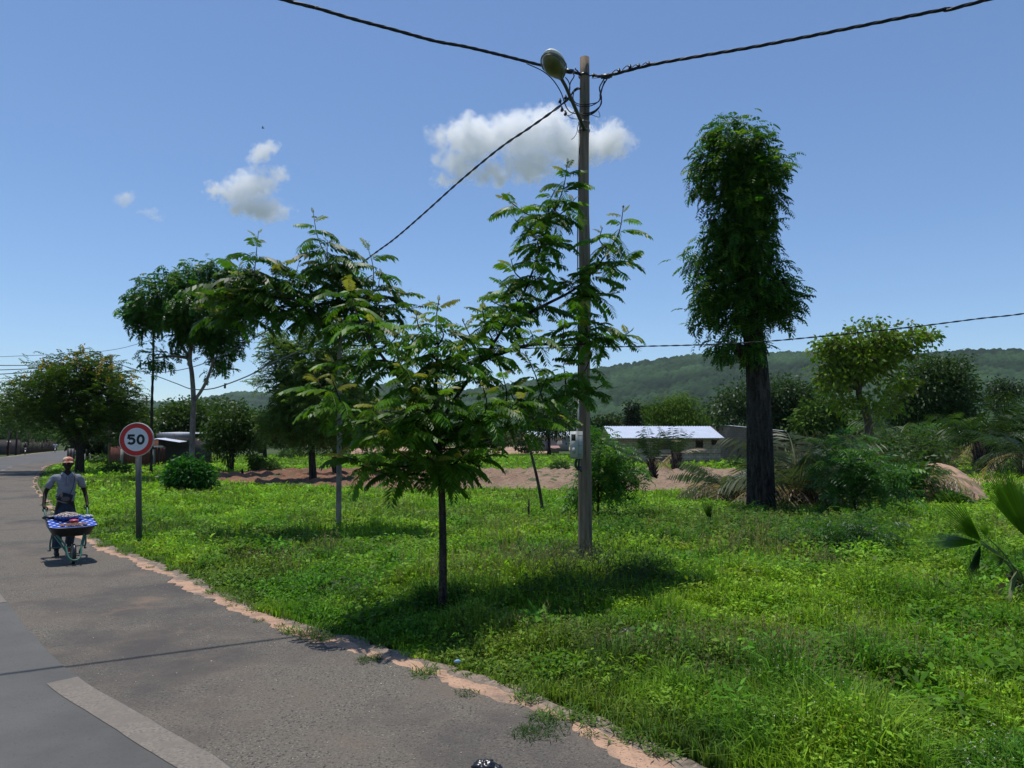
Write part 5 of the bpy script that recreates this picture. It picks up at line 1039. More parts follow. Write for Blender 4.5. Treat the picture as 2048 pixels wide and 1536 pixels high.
bowl5 = arcp(x0 + rs * .005, -rs * .09, rs * .185, rs * .155, 138, -150, 30); stroke(b, bowl5, sw, -.0195)
b.obj('digit_five', M['ink'], sg_)
b = MB(); x1 = rs * .245; a = arcp(x1, 0, rs * .165, hh2, 0, 360, 48); p = a[:-1]; tg = nrm(np.roll(p, -1, 0) - np.roll(p, 1, 0)); nn = np.stack([-tg[:, 1], tg[:, 0]], -1) * sw / 2
f = lambda q: np.stack([q[:, 0], np.full(len(q), -.0195), q[:, 1]], -1); v = np.concatenate([f(p + nn), f(p - nn)]) @ rotz(yaw).T + cS; i = np.arange(47); k = (i + 1) % 47
b.add(v, np.stack([i, k, k + 47, i + 47], -1)); b.obj('digit_zero', M['ink'], sg_)

# ------------------------------------------------------------------ leaning stake, stump stake, black bag, litter
bL = G(1087, 1027); YL = bL[1]
st = empty('leaning_stake', bL, 'slim brown stake leaning left in the grass beside the wooden pole', 'stake')
b = MB(); b.tube(smooth_path([bL - [0, 0, .1], P(1079, 980, YL), P(1068, 930, YL - .1), P(1056, 885, YL - .2), P(1050, 868, YL - .2)], 5), np.linspace(.05, .028, 21), 8); b.obj('shaft', M['bark'], st, smooth=True)
b = MB(); b.tube([P(1062, 905, YL - .1), P(1052, 885, YL - .2), P(1046, 875, YL - .2)], [.035, .024, .015], 6); b.obj('split_tip', mat('raw_wood', (.32, .22, .15), .9), st, smooth=True)
b4 = G(1058, 1045); b = MB(); b.tube([b4, P(1057, 1020, b4[1]), P(1058, 998, b4[1])], [.03, .028, .02], 7); tag(b.obj('short_stake', M['dark_bark']), 'short dark stick standing left of the leaning stake', 'stake')
for (px, py, hh_) in ((555, 943, .45), (484, 952, .4)):
    q = G(px, py); b = MB(); b.tube([q, q + [.02, 0, hh_ * .5], q + [0, 0, hh_]], [.09, .08, .05], 7); tag(b.obj('tree_stump', M['dark_bark']), 'small dark stump at the %s of the ploughed field' % ('upper edge' if px == 555 else 'left tip'), 'stump')
cb = G(972, 1542); b = MB()
def crum(v):
    d = nrm(v); return v * (0.75 + 0.6 * fbm(d[:, 0] * 3 + 4, d[:, 1] * 3 + d[:, 2] * 4, 6, 4))[:, None]
b.ell(cb + [-.01, 0, .028], (.075, .055, .038), 40, 24, fn=crum); b.ell(cb + [.06, -.01, .018], (.045, .04, .022), 26, 16, fn=crum)
tag(b.obj('plastic_bag', mat('bag_black', (.012, .012, .016), .3, spec=.6)), 'crumpled black plastic bag on the road shoulder at the bottom edge', 'plastic bag')
cb = G(1255, 1278); b = MB(); b.ell(cb + [0, 0, .06], (.10, .07, .05), 30, 16, fn=crum); tag(b.obj('plastic_bag', M['black']), 'small black plastic bag caught in the grass right of the front tree', 'plastic bag')
cb = G(790, 1216); b = MB(); b.ell(cb + [0, 0, .07], (.05, .03, .03), 16, 10, fn=crum); tag(b.obj('plastic_scrap', M['signwhite']), 'pale plastic scrap in the shade left of the front tree', 'litter')
cb = G(915, 1334); b = MB(); b.ell(cb + [0, 0, .05], (.03, .012, .016), 14, 8, fn=crum); tag(b.obj('plastic_scrap', mat('scrap_blue', (.25, .4, .6), .4)), 'pale blue wrapper in the grass edge near the kerb', 'litter')
b = MB(); 
for (px, py) in ((1405, 1432),):
    cb = G(px, py); add_kites(b, (cb + [0, 0, .06])[None], np.array([[.2, -.2, 1.0]]), np.array([[1.0, 0, 0]]), .15, .045, np.array([.25, .06, .03]))
tag(b.obj('dead_leaf', M['leaf'], color=True), 'curled rust red dead leaf in the grass near the bottom', 'leaf')

# ------------------------------------------------------------------ buildings
M['block'] = mat('earth_block', (0.26, 0.20, 0.145), .95, noise=[(1.2, 5, (0.19, 0.145, 0.105), .4, .7)], bump=(12, .4, .03))
def brick_mat(name, c1, c2, mortar, sx=2.2, sy=4.5):
    m = bpy.data.materials.new(name); m.use_nodes = True; n = m.node_tree; b_ = n.nodes['Principled BSDF']; b_.inputs['Roughness'].default_value = .95; b_.inputs['Specular IOR Level'].default_value = .1
    tc = n.nodes.new('ShaderNodeTexCoord'); sp = n.nodes.new('ShaderNodeSeparateXYZ'); ad = n.nodes.new('ShaderNodeMath'); ad.operation = 'ADD'; cb_ = n.nodes.new('ShaderNodeCombineXYZ')
    n.links.new(tc.outputs['Object'], sp.inputs[0]); n.links.new(sp.outputs[0], ad.inputs[0]); n.links.new(sp.outputs[1], ad.inputs[1]); n.links.new(ad.outputs[0], cb_.inputs[0]); n.links.new(sp.outputs[2], cb_.inputs[1])
    br = n.nodes.new('ShaderNodeTexBrick'); br.inputs['Color1'].default_value = (*c1, 1); br.inputs['Color2'].default_value = (*c2, 1); br.inputs['Mortar'].default_value = (*mortar, 1)
    br.inputs['Scale'].default_value = 1; br.inputs['Brick Width'].default_value = 1 / sx; br.inputs['Row Height'].default_value = 1 / sy; br.inputs['Mortar Size'].default_value = .015
    n.links.new(cb_.outputs[0], br.inputs['Vector'])
    no = n.nodes.new('ShaderNodeTexNoise'); no.inputs['Scale'].default_value = 1.1; no.inputs['Detail'].default_value = 5; mr = n.nodes.new('ShaderNodeMapRange'); mr.inputs[1].default_value = .3; mr.inputs[2].default_value = .7; mr.inputs[3].default_value = .72; mr.inputs[4].default_value = 1.15
    n.links.new(tc.outputs['Object'], no.inputs['Vector']); n.links.new(no.outputs['Fac'], mr.inputs[0])
    mu = n.nodes.new('ShaderNodeMix'); mu.data_type = 'RGBA'; mu.blend_type = 'MULTIPLY'; mu.inputs[0].default_value = 1; n.links.new(br.outputs[0], mu.inputs[6]); n.links.new(mr.outputs[0], mu.inputs[7]); n.links.new(mu.outputs[2], b_.inputs['Base Color']); return m
M['brick'] = brick_mat('tan_block_wall', (0.52, 0.40, 0.27), (0.44, 0.34, 0.235), (0.20, 0.16, 0.12))
M['greyblock'] = brick_mat('grey_block_wall', (0.27, 0.215, 0.16), (0.225, 0.18, 0.135), (0.13, 0.12, 0.10))
M['tin'] = mat('roof_sheet', (0.62, 0.66, 0.74), .38, .35, noise=[(1.3, 4, (0.54, 0.58, 0.65), .4, .7)])
M['rusttin'] = mat('old_roof_sheet', (0.17, 0.18, 0.20), .6, .4, noise=[(2, 5, (0.13, .09, .07), .5, .7)])
M['dark'] = mat('painted_interior_shade', (0.012, 0.011, 0.010), 1.0)
def wall_with_holes(mb, x0, x1, y, z0, z1, holes, th=0.18):
    """a wall in the xz plane at y (front face), thickness th behind it, with rectangular openings"""
    xs = sorted({x0, x1} | {h[0] for h in holes} | {h[1] for h in holes}); zs = sorted({z0, z1} | {h[2] for h in holes} | {h[3] for h in holes})
    for i in range(len(xs) - 1):
        for j in range(len(zs) - 1):
            cx, cz = (xs[i] + xs[i + 1]) / 2, (zs[j] + zs[j + 1]) / 2
            if any(h[0] < cx < h[1] and h[2] < cz < h[3] for h in holes): continue
            mb.box((cx, y + th / 2, cz), (xs[i + 1] - xs[i] - .002, th, zs[j + 1] - zs[j] - .002))
def corr_roof(mb, A_, B_, C_, D_, n=None, amp=.025, th=.02):
    """corrugated sheet over the quad A(ridge left) B(ridge right) C(eave right) D(eave left)"""
    A_, B_, C_, D_ = map(np.asarray, (A_, B_, C_, D_)); w_ = np.linalg.norm(B_ - A_); n = n or int(w_ / .12); up = nrm(np.cross(B_ - A_, D_ - A_)); up = up * np.sign(up[2])
    t = np.linspace(0, 1, n + 1)[:, None]; off = up * (amp * np.where(np.arange(n + 1) % 2, 1, -1))[:, None]
    a = A_ * (1 - t) + B_ * t + off; d = D_ * (1 - t) + C_ * t + off; v = np.concatenate([a, d]); i = np.arange(n)
    mb.add(v, np.stack([i, i + 1, i + n + 2, i + n + 1], -1))
    v2 = v - up * th; mb.add(v2, np.stack([i, i + n + 1, i + n + 2, i + 1], -1))
Yh = 65.0
def hx(px, Y=Yh): return P(px, 880, Y)[0]
def hz_(py, Y=Yh): return P(1300, py, Y)[2]
L0, L1 = hx(1232), hx(1441); ze = hz_(875.5); Yb = 71.5
hs = empty('block_house', (lerp(L0, L1, .5), Yh, 0), 'unfinished tan block house with a bright corrugated metal roof beyond the field', 'house')
holes = [(hx(1275), hx(1287), hz_(897), hz_(883)), (hx(1314), hx(1341.5), hz_(899), hz_(882)), (hx(1341.5), hx(1363), hz_(909), hz_(881)), (hx(1391), hx(1406), hz_(895.5), hz_(881)), (hx(1423), hx(1434), hz_(890), hz_(880))]
b = MB(); wall_with_holes(b, L0, L1, Yh, 0, ze, holes); b.box((L0 + .09, (Yh + .19 + Yb) / 2, ze / 2), (.18, Yb - Yh - .4, ze)); b.box((L1 - .09, (Yh + .19 + Yb) / 2, ze / 2), (.18, Yb - Yh - .4, ze)); wall_with_holes(b, L0, L1, Yb - .2, 0, ze, [])
b.box(((hx(1316) + hx(1375)) / 2 + 1, Yh + 2.2, ze / 2 - .02), (6.5, .15, ze - .08)); b.obj('wall', M['brick'], hs)
for k, h in enumerate(holes):
    if k in (1, 2): continue
    b = MB(); fw = .05
    for (c, s_) in (((h[0] + fw / 2, 0, (h[2] + h[3]) / 2), (fw, .06, h[3] - h[2])), ((h[1] - fw / 2, 0, (h[2] + h[3]) / 2), (fw, .06, h[3] - h[2])), (((h[0] + h[1]) / 2, 0, h[3] - fw / 2), (h[1] - h[0] - 2 * fw, .06, fw)), (((h[0] + h[1]) / 2, 0, h[2] + fw / 2), (h[1] - h[0] - 2 * fw, .06, fw)), (((h[0] + h[1]) / 2, .01, (h[2] + h[3]) / 2), (.04, .03, h[3] - h[2] - 2 * fw))):
        b.box(np.array(c) + [0, Yh + .06, 0], s_)
    b.obj('window', mat('shutter_wood', (.045, .035, .028), .8), hs)
b = MB(); b.box(((hx(1341)), Yh + .1, (hz_(909) + ze) / 2 - .3), (.12, .12, 1.2)); b.obj('doorway_post', M['dark_bark'], hs)
zr_ = P(1310, 852.5, 69.5)[2]; ridge_y = 69.0
b = MB(); xl, xr = L0 - .55, L1 + .25
corr_roof(b, (xl, ridge_y, zr_), (xr, ridge_y, zr_), (xr, Yh - .5, ze - .02), (xl, Yh - .5, ze - .02)); corr_roof(b, (xl, ridge_y, zr_ - .001), (xr, ridge_y, zr_ - .001), (xr, Yb + 1.2, ze - .1), (xl, Yb + 1.2, ze - .1)); rf = b.obj('roof', M['tin'], hs)
b = MB(); b.tube([(xl, Yh - .5, ze - .07), (xr, Yh - .5, ze - .07)], .04, 6); b.obj('fascia', M['rusttin'], hs)
# low grey block foundation wall in front of the porch
b = MB(); q0, q1 = hx(1312, 62), hx(1345, 62); 
rgb = np.random.default_rng(5)
for r_ in range(4):
    for c_ in range(5):
        if r_ == 3 and c_ in (0, 3): continue
        b.box((q0 + (c_ + .5 * (r_ % 2)) * .42, 62 + rgb.normal(0, .02), .1 + r_ * .205), (.40, .2, .195))
tag(b.obj('block_stack', M['greyblock']), 'low stack of grey concrete blocks in front of the house porch', 'blocks')
# blue cloth and barrel left of the porch
q = G(1292, 922); b = MB(); b.lathe([(0.001, 0), (.3, 0), (.31, .3), (.3, .32), (.31, .6), (.3, .85), (.001, .86)], q, 16); tag(b.obj('barrel', mat('barrel_blue', (.30, .38, .45), .5)), 'pale blue barrel left of the house porch', 'barrel')
# unroofed block house behind and its neighbour
Y2 = 76.0; b = MB(); x0, x1 = hx(1421, Y2), hx(1461, Y2); zt = P(1440, 852.5, Y2)[2]
h2 = empty('block_house', ((x0 + x1) / 2, Y2, 0), 'roofless brown block building behind the right end of the metal roofed house', 'house')
wall_with_holes(b, x0, x1, Y2, 0, zt, [(hx(1437.5, Y2), hx(1443.5, Y2), P(0, 906, Y2)[2], P(0, 886, Y2)[2])]); b.box((x0 + .1, Y2 + 3, zt / 2), (.2, 5.5, zt)); b.box((x1 - .1, Y2 + 3, zt / 2), (.2, 5.5, zt)); wall_with_holes(b, x0, x1, Y2 + 5.8, 0, zt, []); b.obj('wall', M['brick'], h2)
b = MB(); cxx = hx(1440.5, Y2); b.box((cxx, Y2 + .1, P(0, 896, Y2)[2]), (.16, .05, 1.0)); b.obj('window', M['dark'], h2)  # near-black panel in the opening: its shaded inside painted as colour
Y3 = 72.0; x0, x1 = hx(1461, Y3), hx(1568, Y3); z0_, z1_ = P(0, 853, Y3)[2], P(0, 864, Y3)[2]
h3 = empty('block_house', ((x0 + x1) / 2, Y3, 0), 'grey block building with a thin sloping roof edge partly behind the thick trunk', 'house')
b = MB(); v = np.array([[x0, Y3, 0], [x1, Y3, 0], [x1, Y3, z1_], [x0, Y3, z0_], [x0, Y3 + 6, 0], [x1, Y3 + 6, 0], [x1, Y3 + 6, z1_], [x0, Y3 + 6, z0_]])
b.add(v, [[0, 1, 2, 3], [5, 4, 7, 6], [4, 0, 3, 7], [1, 5, 6, 2]]); b.obj('wall', M['greyblock'], h3)
b = MB(); corr_roof(b, (x0 - .1, Y3 + 6.3, z0_ + .1), (x0 - .1, Y3 - .3, z0_ + .1), (x1 + .2, Y3 - .3, z1_ + .1), (x1 + .2, Y3 + 6.3, z1_ + .1)); b.obj('roof', M['tin'], h3)
def small_house(label, px0, px1, pyr, pye, Y, depth, wallm, lean=0.0, name='small_house'):
    x0, x1 = P(px0, 880, Y)[0], P(px1, 880, Y)[0]; ze_ = P(0, pye, Y)[2]; zr2 = P(0, pyr, Y + depth / 2)[2]; h = empty(name, ((x0 + x1) / 2, Y, 0), label, 'house')
    b = MB(); c = (x0 + x1) / 2; wx_ = x1 - x0 - .3
    dw = min(.45, wx_ * .2); wall_with_holes(b, x0 + .2, x1 - .2, Y, 0, ze_ - .03, [(c - dw, c + dw, 0, min(2.0, ze_ * .85))], .15)
    for xx in (x0 + .28, x1 - .28): b.box((xx, Y + depth / 2 + .1, (ze_ - .03) / 2), (.15, depth - .3, ze_ - .03))
    b.box((c, Y + depth, (ze_ - .03) / 2), (wx_, .15, ze_ - .03)); b.obj('wall', wallm, h)
    b = MB(); b.box((c, Y + .06, min(2.0, ze_ * .85) / 2), (2 * dw - .04, .05, min(2.0, ze_ * .85) - .02)); b.obj('door', M['rusttin'], h)
    b = MB(); corr_roof(b, (x0 - lean, Y + depth / 2, zr2), (x1 - lean, Y + depth / 2, zr2), (x1, Y - .4, ze_), (x0, Y - .4, ze_)); corr_roof(b, (x0 - lean, Y + depth / 2, zr2), (x1 - lean, Y + depth / 2, zr2), (x1, Y + depth + .4, ze_), (x0, Y + depth + .4, ze_)); b.obj('roof', M['tin'], h); return h
small_house('low house with a dull metal roof just right of the thick trunk', 1620, 1664, 865, 876, 70, 4, M['greyblock'], .5)
small_house('small house with a pale roof glimpsed left of the crooked tree', 1680, 1735, 853, 863, 88, 5, M['greyblock'])
small_house('house with a white roof glimpsed between the oil palms', 1866, 1924, 847, 867, 74, 6, M['greyblock'])
small_house('small far roof glimpsed near the right edge', 1966, 1990, 850, 857, 95, 4, M['greyblock'])
small_house('long pale walled building beyond the clearing left of the pole', 1052, 1140, 862, 872, 135, 8, mat('pale_render', (.30, .27, .23), .9))
# dark roofed hut in the clearing
Y6 = G(1111, 907)[1]; x0, x1 = P(1101, 880, Y6)[0], P(1118, 880, Y6)[0]
h6 = empty('tiny_hut', ((x0 + x1) / 2, Y6, 0), 'tiny dark hut with a rusty lean roof in the clearing left of the pole', 'hut')
zt6 = P(0, 896, Y6)[2]; b = MB(); b.box(((x0 + x1) / 2, Y6 + .9, zt6 / 2), (x1 - x0, 1.8, zt6)); b.obj('wall', M['greyblock'], h6)
b = MB(); corr_roof(b, (x0 - .3, Y6 + 2, zt6 + .35), (x1 + .1, Y6 + 2, zt6 + .35), (x1 + .2, Y6 - .3, zt6 + .02), (x0 - .2, Y6 - .3, zt6 + .02)); b.obj('roof', mat('rust_roof', (.30, .17, .14), .7), h6)
# roadside hut left of the pale trunk
Y7 = G(300, 932)[1]
def X7(px, d=0): return P(px, 880, Y7 + d)[0]
def Z7(py, d=0): return P(0, py, Y7 + d)[2]
h7 = empty('roadside_hut', (X7(300), Y7, 0), 'ramshackle roadside hut with red brown walls and metal roofs behind the speed sign', 'hut')
M['redwall'] = mat('red_earth_wall', (0.17, 0.065, 0.045), .9, noise=[(2, 5, ((6, 6, .6), (.10, .04, .03)), .4, .7)])
b = MB(); wall_with_holes(b, X7(222), X7(313), Y7, 0, Z7(893), [], .12); b.box((X7(222) + .07, Y7 + 2.2, Z7(893) / 2), (.12, 4, Z7(893))); b.obj('wall', M['redwall'], h7)
b = MB(); wall_with_holes(b, X7(313) + .01, X7(376), Y7 + .3, 0, Z7(876), [(X7(314), X7(328), 0, Z7(895))], .12); b.box((X7(376) - .07, Y7 + 2.6, Z7(876) / 2), (.12, 4.2, Z7(876))); b.obj('plank_wall', mat('dark_planks', (.05, .045, .04), .9, noise=[(3, 5, ((8, 8, .5), (.025, .022, .02)), .4, .7)]), h7)
b = MB(); b.box((X7(300), Y7 + 4.4, Z7(880) / 2), (X7(376) - X7(222), .12, Z7(880))); b.obj('rear_wall', M['redwall'], h7)
for px in (246.5, 310):
    b = MB(); b.box((X7(px), Y7 - .08, Z7(898) / 2), (.22, .14, Z7(898))); b.obj('post', mat('post_pale', (.27, .26, .23), .8), h7)
b = MB(); corr_roof(b, (X7(300), Y7 + 4.8, Z7(864, 4)), (X7(376), Y7 + 4.8, Z7(866, 4)), (X7(372), Y7 + 1.2, Z7(868, 1)), (X7(300), Y7 + 1.2, Z7(866, 1))); b.obj('roof', M['tin'], h7)
b = MB(); b.box((X7(338), Y7 + .75, (Z7(866) + Z7(880)) / 2), (X7(372) - X7(302), .05, Z7(866) - Z7(880) - .03)); b.obj('gable_sheet', M['rusttin'], h7)
b = MB(); ap = (X7(325), Y7 + .6, Z7(876.5)); 
corr_roof(b, (X7(325), Y7 - .9, Z7(877)), (X7(325), Y7 + .6, Z7(876)), (X7(371), Y7 + .6, Z7(882.5)), (X7(371), Y7 - .9, Z7(884))); corr_roof(b, (X7(325), Y7 - .9, Z7(877)), (X7(325), Y7 + .6, Z7(876)), (X7(306), Y7 + .6, Z7(880)), (X7(306), Y7 - .9, Z7(881))); b.obj('awning', M['tin'], h7)
b = MB(); c = np.array([X7(325.5), Y7 - .5, Z7(892)]); b.box(c, (.72, .5, .03), rotx(-.12)); b.box(c + [0, 0, -.06], (.66, .44, .08)); tag(b.obj('tin_basin', mat('shiny_tin', (.85, .86, .88), .25, .6)), 'shiny tin tray propped at the doorway of the roadside hut', 'tray')
b = MB(); b.box(c + [0, .02, -c[2] / 2 - .08], (.06, .06, c[2] - .14)); b.box(c + [.25, .02, -c[2] / 2 - .08], (.05, .05, c[2] - .14)); tag(b.obj('tray_stand', M['bark']), 'thin wooden stand under the shiny tray of the roadside hut', 'stand')
# far side of the road: block wall, stick fence
def fence_line(name, label, p0, p1, h, material, th=.15, cat='wall', jag=0.0, seed=0):
    p0 = np.array(p0, float); p1 = np.array(p1, float); L_ = np.linalg.norm(p1 - p0); n = max(2, int(L_ / .35)); d = (p1 - p0) / L_; rr_ = np.random.default_rng(seed); b = MB(); Mz_ = rotz(math.atan2(d[1], d[0]))
    if jag == 0:
        b.box(np.array([*((p0 + p1) / 2)[:2], h / 2]), (L_, th, h), Mz_); b.box(np.array([*((p0 + p1) / 2)[:2], h + .04]), (L_, th + .08, .08), Mz_)
    else:
        for k in range(n):
            q = p0 + d * (k + .5) * L_ / n; hh_ = h * (1 + rr_.normal(0, jag)); b.tube([[q[0], q[1], 0], [q[0] + rr_.normal(0, .04), q[1], hh_]], [.05, .03], 5)
        for zz_ in (h * .35, h * .8): b.tube([[*p0[:2], zz_], [*p1[:2], zz_]], .035, 5)
    return tag(b.obj(name, material), label, cat)
o1 = offs(np.array([arc[0] + 92.0, 112.0]), np.array([-15.0, -14.0]))
fence_line('block_wall', 'dark weathered wall beyond the far bend of the road at the left edge', P(-160, 880, 90) * [1, 1, 0], P(40, 880, 104) * [1, 1, 0], 2.1, mat('old_wall', (.085, .075, .07), .95))
fence_line('stick_fence', 'rough stick fence along the far side of the road', P(40, 880, 106) * [1, 1, 0], P(112, 880, 140) * [1, 1, 0], 1.7, M['bark'], cat='fence', jag=.2)
for px, Yp in ((33, 99), (17, 96), (56, 112)):
    q = P(px, 880, Yp) * [1, 1, 0]; b = MB(); b.tube([q, q + [.05, 0, 3.4]], [.14, .1], 7); tag(b.obj('fence_post', M['dark_bark']), {33: 'bare post in front of the far wall between the walker and the dark motorcycle', 17: 'bare post by the far wall close to the walker', 56: 'bare post just right of the dark motorcycle'}[px], 'post')
# white board by the shoulder
Yq = 60.0; c0 = P(144, 880, Yq); b = MB(); bd = empty('road_board', (c0[0], Yq, 0), 'pale rectangular board standing at the road edge behind the vendor\'s cap', 'board')
zt_, zb_ = P(0, 897.5, Yq)[2], P(0, 918, Yq)[2]; ww = P(151.5, 880, Yq)[0] - P(136.5, 880, Yq)[0]
b.box((c0[0], Yq, (zt_ + zb_) / 2), (ww, .05, zt_ - zb_)); b.obj('panel', mat('board_pale', (.24, .23, .225), .8, noise=[(4, 4, (.17, .16, .16), .45, .65)]), bd)
for dx in (-.42, .0, .42):
    b = MB(); b.box((c0[0] + dx * ww, Yq - .06, zt_ / 2 - .02), (.07, .07, zt_ - .04)); b.obj('post', M['dark_bark'], bd)
# birds specks
b = MB(); c = P(526, 256, 120); b.ell(c, (.28, .12, .1), 8, 6); add_kites(b, np.stack([c, c]), np.array([[.2, 1, .5], [.2, -1, .5]]), np.array([[1.0, 0, 0]] * 2), .5, .2, np.array([0.02, .02, .02])); tag(b.obj('bird', M['black']), 'tiny dark bird high in the sky above the left cloud', 'bird')
# ------------------------------------------------------------------ people
def skin_mesh(name, J_, E, root=0, sub=2, smooth=True):
    """a continuous surface grown round a skeleton. J_: [(pos, radius or (rx, ry))]"""
    me = bpy.data.meshes.new(name + '_skeleton'); me.from_pydata([tuple(map(float, j[0])) for j in J_], E, [])
    o = bpy.data.objects.new(name + '_skeleton', me); COL.objects.link(o)
    bm = bmesh.new(); bm.from_mesh(me); lay = bm.verts.layers.skin.verify(); bm.verts.ensure_lookup_table()
    for i, j in enumerate(J_):
        r = j[1] if isinstance(j[1], (tuple, list)) else (j[1], j[1]); bm.verts[i][lay].radius = r; bm.verts[i][lay].use_root = (i == root)
    bm.to_mesh(me); bm.free()
    m = o.modifiers.new('skin', 'SKIN'); m.use_smooth_shade = smooth; m.branch_smoothing = 0.6
    s = o.modifiers.new('sub', 'SUBSURF'); s.levels = sub; s.render_levels = sub
    bpy.context.view_layer.update(); ev = o.evaluated_get(bpy.context.evaluated_depsgraph_get()); out = bpy.data.meshes.new_from_object(ev)
    bpy.data.objects.remove(o); bpy.data.meshes.remove(me); out.name = name
    v = np.empty(len(out.vertices) * 3, np.float32); out.vertices.foreach_get('co', v); v = v.reshape(-1, 3).astype(float)
    out.calc_loop_triangles(); t = np.empty(len(out.loop_triangles) * 3, np.int32); out.loop_triangles.foreach_get('vertices', t)
    bpy.data.meshes.remove(out); return v, t.reshape(-1, 3)
SKIN = mat('dark_skin', (0.020, 0.012, 0.009), .6, spec=.2)
def head_fn(v):
    v = v.copy(); z = v[:, 2]; t = np.clip(-z / .12, 0, 1); v[:, 0] *= 1 - .28 * t; v[:, 1] = v[:, 1] * (1 - .10 * t) - .012 * t     # narrower jaw, chin forward (-y)
    nose = np.exp(-((v[:, 0] / .016) ** 2 + ((z + .012) / .026) ** 2)) * (v[:, 1] < 0); v[:, 1] -= .024 * nose
    brow = np.exp(-((v[:, 0] / .05) ** 2 + ((z - .030) / .012) ** 2)) * (v[:, 1] < 0); v[:, 1] -= .006 * brow
    eye = np.exp(-(((np.abs(v[:, 0]) - .030) / .014) ** 2 + ((z - .012) / .010) ** 2)) * (v[:, 1] < 0); v[:, 1] += .008 * eye
    lip = np.exp(-((v[:, 0] / .026) ** 2 + ((z + .056) / .012) ** 2)) * (v[:, 1] < 0); v[:, 1] -= .009 * lip
    return v
def hand_parts(wr, palm_end, side, grip):
    """five separate bent fingers rooted in the palm. side: unit vector across the palm towards the thumb; grip: the direction the fingers curl"""
    wr = np.array(wr, float); pe = np.array(palm_end, float); d = nrm(pe - wr); side = nrm(np.array(side, float)); g = nrm(np.array(grip, float)); out = []
    for k, (o, ln) in enumerate(((.030, .070), (.010, .078), (-.011, .072), (-.031, .056))):
        b0 = pe + side * o - d * .012; a = b0 + d * ln * .38 + g * ln * .10; c = a + d * ln * .12 + g * ln * .36; e = c - d * ln * .26 + g * ln * .16
        out.append(([b0, a, c, e], [.0095, .0090, .0082, .007]))
    b0 = wr + d * .030 + side * .028; a = b0 + d * .030 + side * .020 + g * .012; c = a + d * .020 + g * .028 - side * .004; out.append(([b0, a, c], [.0125, .0105, .008]))
    return out
def skinned_parts(mb, parts, sub=1):
    for pts, rad in parts:
        v, t = skin_mesh('f', list(zip(pts, rad)), [(i, i + 1) for i in range(len(pts) - 1)], sub=sub); mb.add(v, t=t)

# ---- the vendor: local frame, he faces -y, origin between his feet
g0 = G(126, 1110); hd = nrm(np.array([0.62, -0.78, 0])); ang = math.atan2(hd[0], -hd[1])
man = empty('person', g0, 'person in a red cap and grey polo shirt pushing the loaded wheelbarrow', 'person', rz=ang)
sgn = (-1, 1)
sh = {-1: (-.195, .0, 1.43), 1: (.195, .0, 1.43)}
elb = {-1: (-.315, .07, 1.15), 1: (.305, .07, 1.15)}
wri = {-1: (-.345, -.10, .925), 1: (.335, -.10, .925)}
pal = {-1: (-.335, -.165, .862), 1: (.325, -.165, .862)}
knee = {-1: (-.115, -.10, .50), 1: (.115, -.03, .50)}
ank = {-1: (-.12, -.12, .10), 1: (.11, .20, .15)}
toe = {-1: (-.125, -.27, .035), 1: (.11, .09, .045)}
J_ = [((0, .01, .95), (.15, .11)), ((0, .0, 1.08), (.135, .10)), ((0, -.01, 1.25), (.155, .11)), ((0, -.01, 1.40), (.150, .105)), ((0, -.02, 1.49), (.062, .06)), ((0, -.045, 1.57), (.055, .055))]
E = [(0, 1), (1, 2), (2, 3), (3, 4), (4, 5)]
for s in sgn:
    i = len(J_); J_ += [(np.array(sh[s]) + [-s * .02, 0, -.01], (.050, .050)), (elb[s], .040), (wri[s], .029), (pal[s], (.036, .022))]; E += [(3, i), (i, i + 1), (i + 1, i + 2), (i + 2, i + 3)]
    i = len(J_); J_ += [((s * .095, .01, .86), (.092, .09)), (knee[s], .062), (ank[s], .042), (toe[s], (.04, .026))]; E += [(0, i), (i, i + 1), (i + 1, i + 2), (i + 2, i + 3)]
b = MB(); v, t = skin_mesh('body', J_, E, 0, 2); b.add(v, t=t)
hc = np.array([0, -.065, 1.655]); b.ell(hc, (.076, .095, .118), 32, 26, fn=head_fn)
for s in sgn: b.ell(hc + [s * .076, .012, -.002], (.011, .02, .031), 10, 8)
for s in sgn: skinned_parts(b, hand_parts(wri[s], pal[s], (-s, .1, .1), (0, -.15, -1) if False else (-s * .2, -.35, -.9)))
b.obj('body', SKIN, man, smooth=True, world=False)
for s in sgn:
    b = MB(); b.ell(hc + [s * .030, -.083, .012], (.011, .006, .0065), 10, 6); ey = b.obj('eye', mat('eye_white', (.5, .48, .44), .3) if s < 0 else bpy.data.materials['eye_white'], man, smooth=True, world=False)
    b = MB(); b.ell(hc + [s * .030, -.0885, .012], (.005, .002, .005), 8, 6); b.obj('iris', M['black'], ey, world=False)
b = MB(); b.ell(hc + [0, -.097, -.056], (.024, .006, .007), 12, 6); b.obj('mouth', mat('lips', (.06, .025, .022), .4), man, smooth=True, world=False)
b = MB(); b.ell(hc + [0, .018, .028], (.080, .088, .092), 24, 16); b.obj('hair', M['black'], man, smooth=True, world=False)
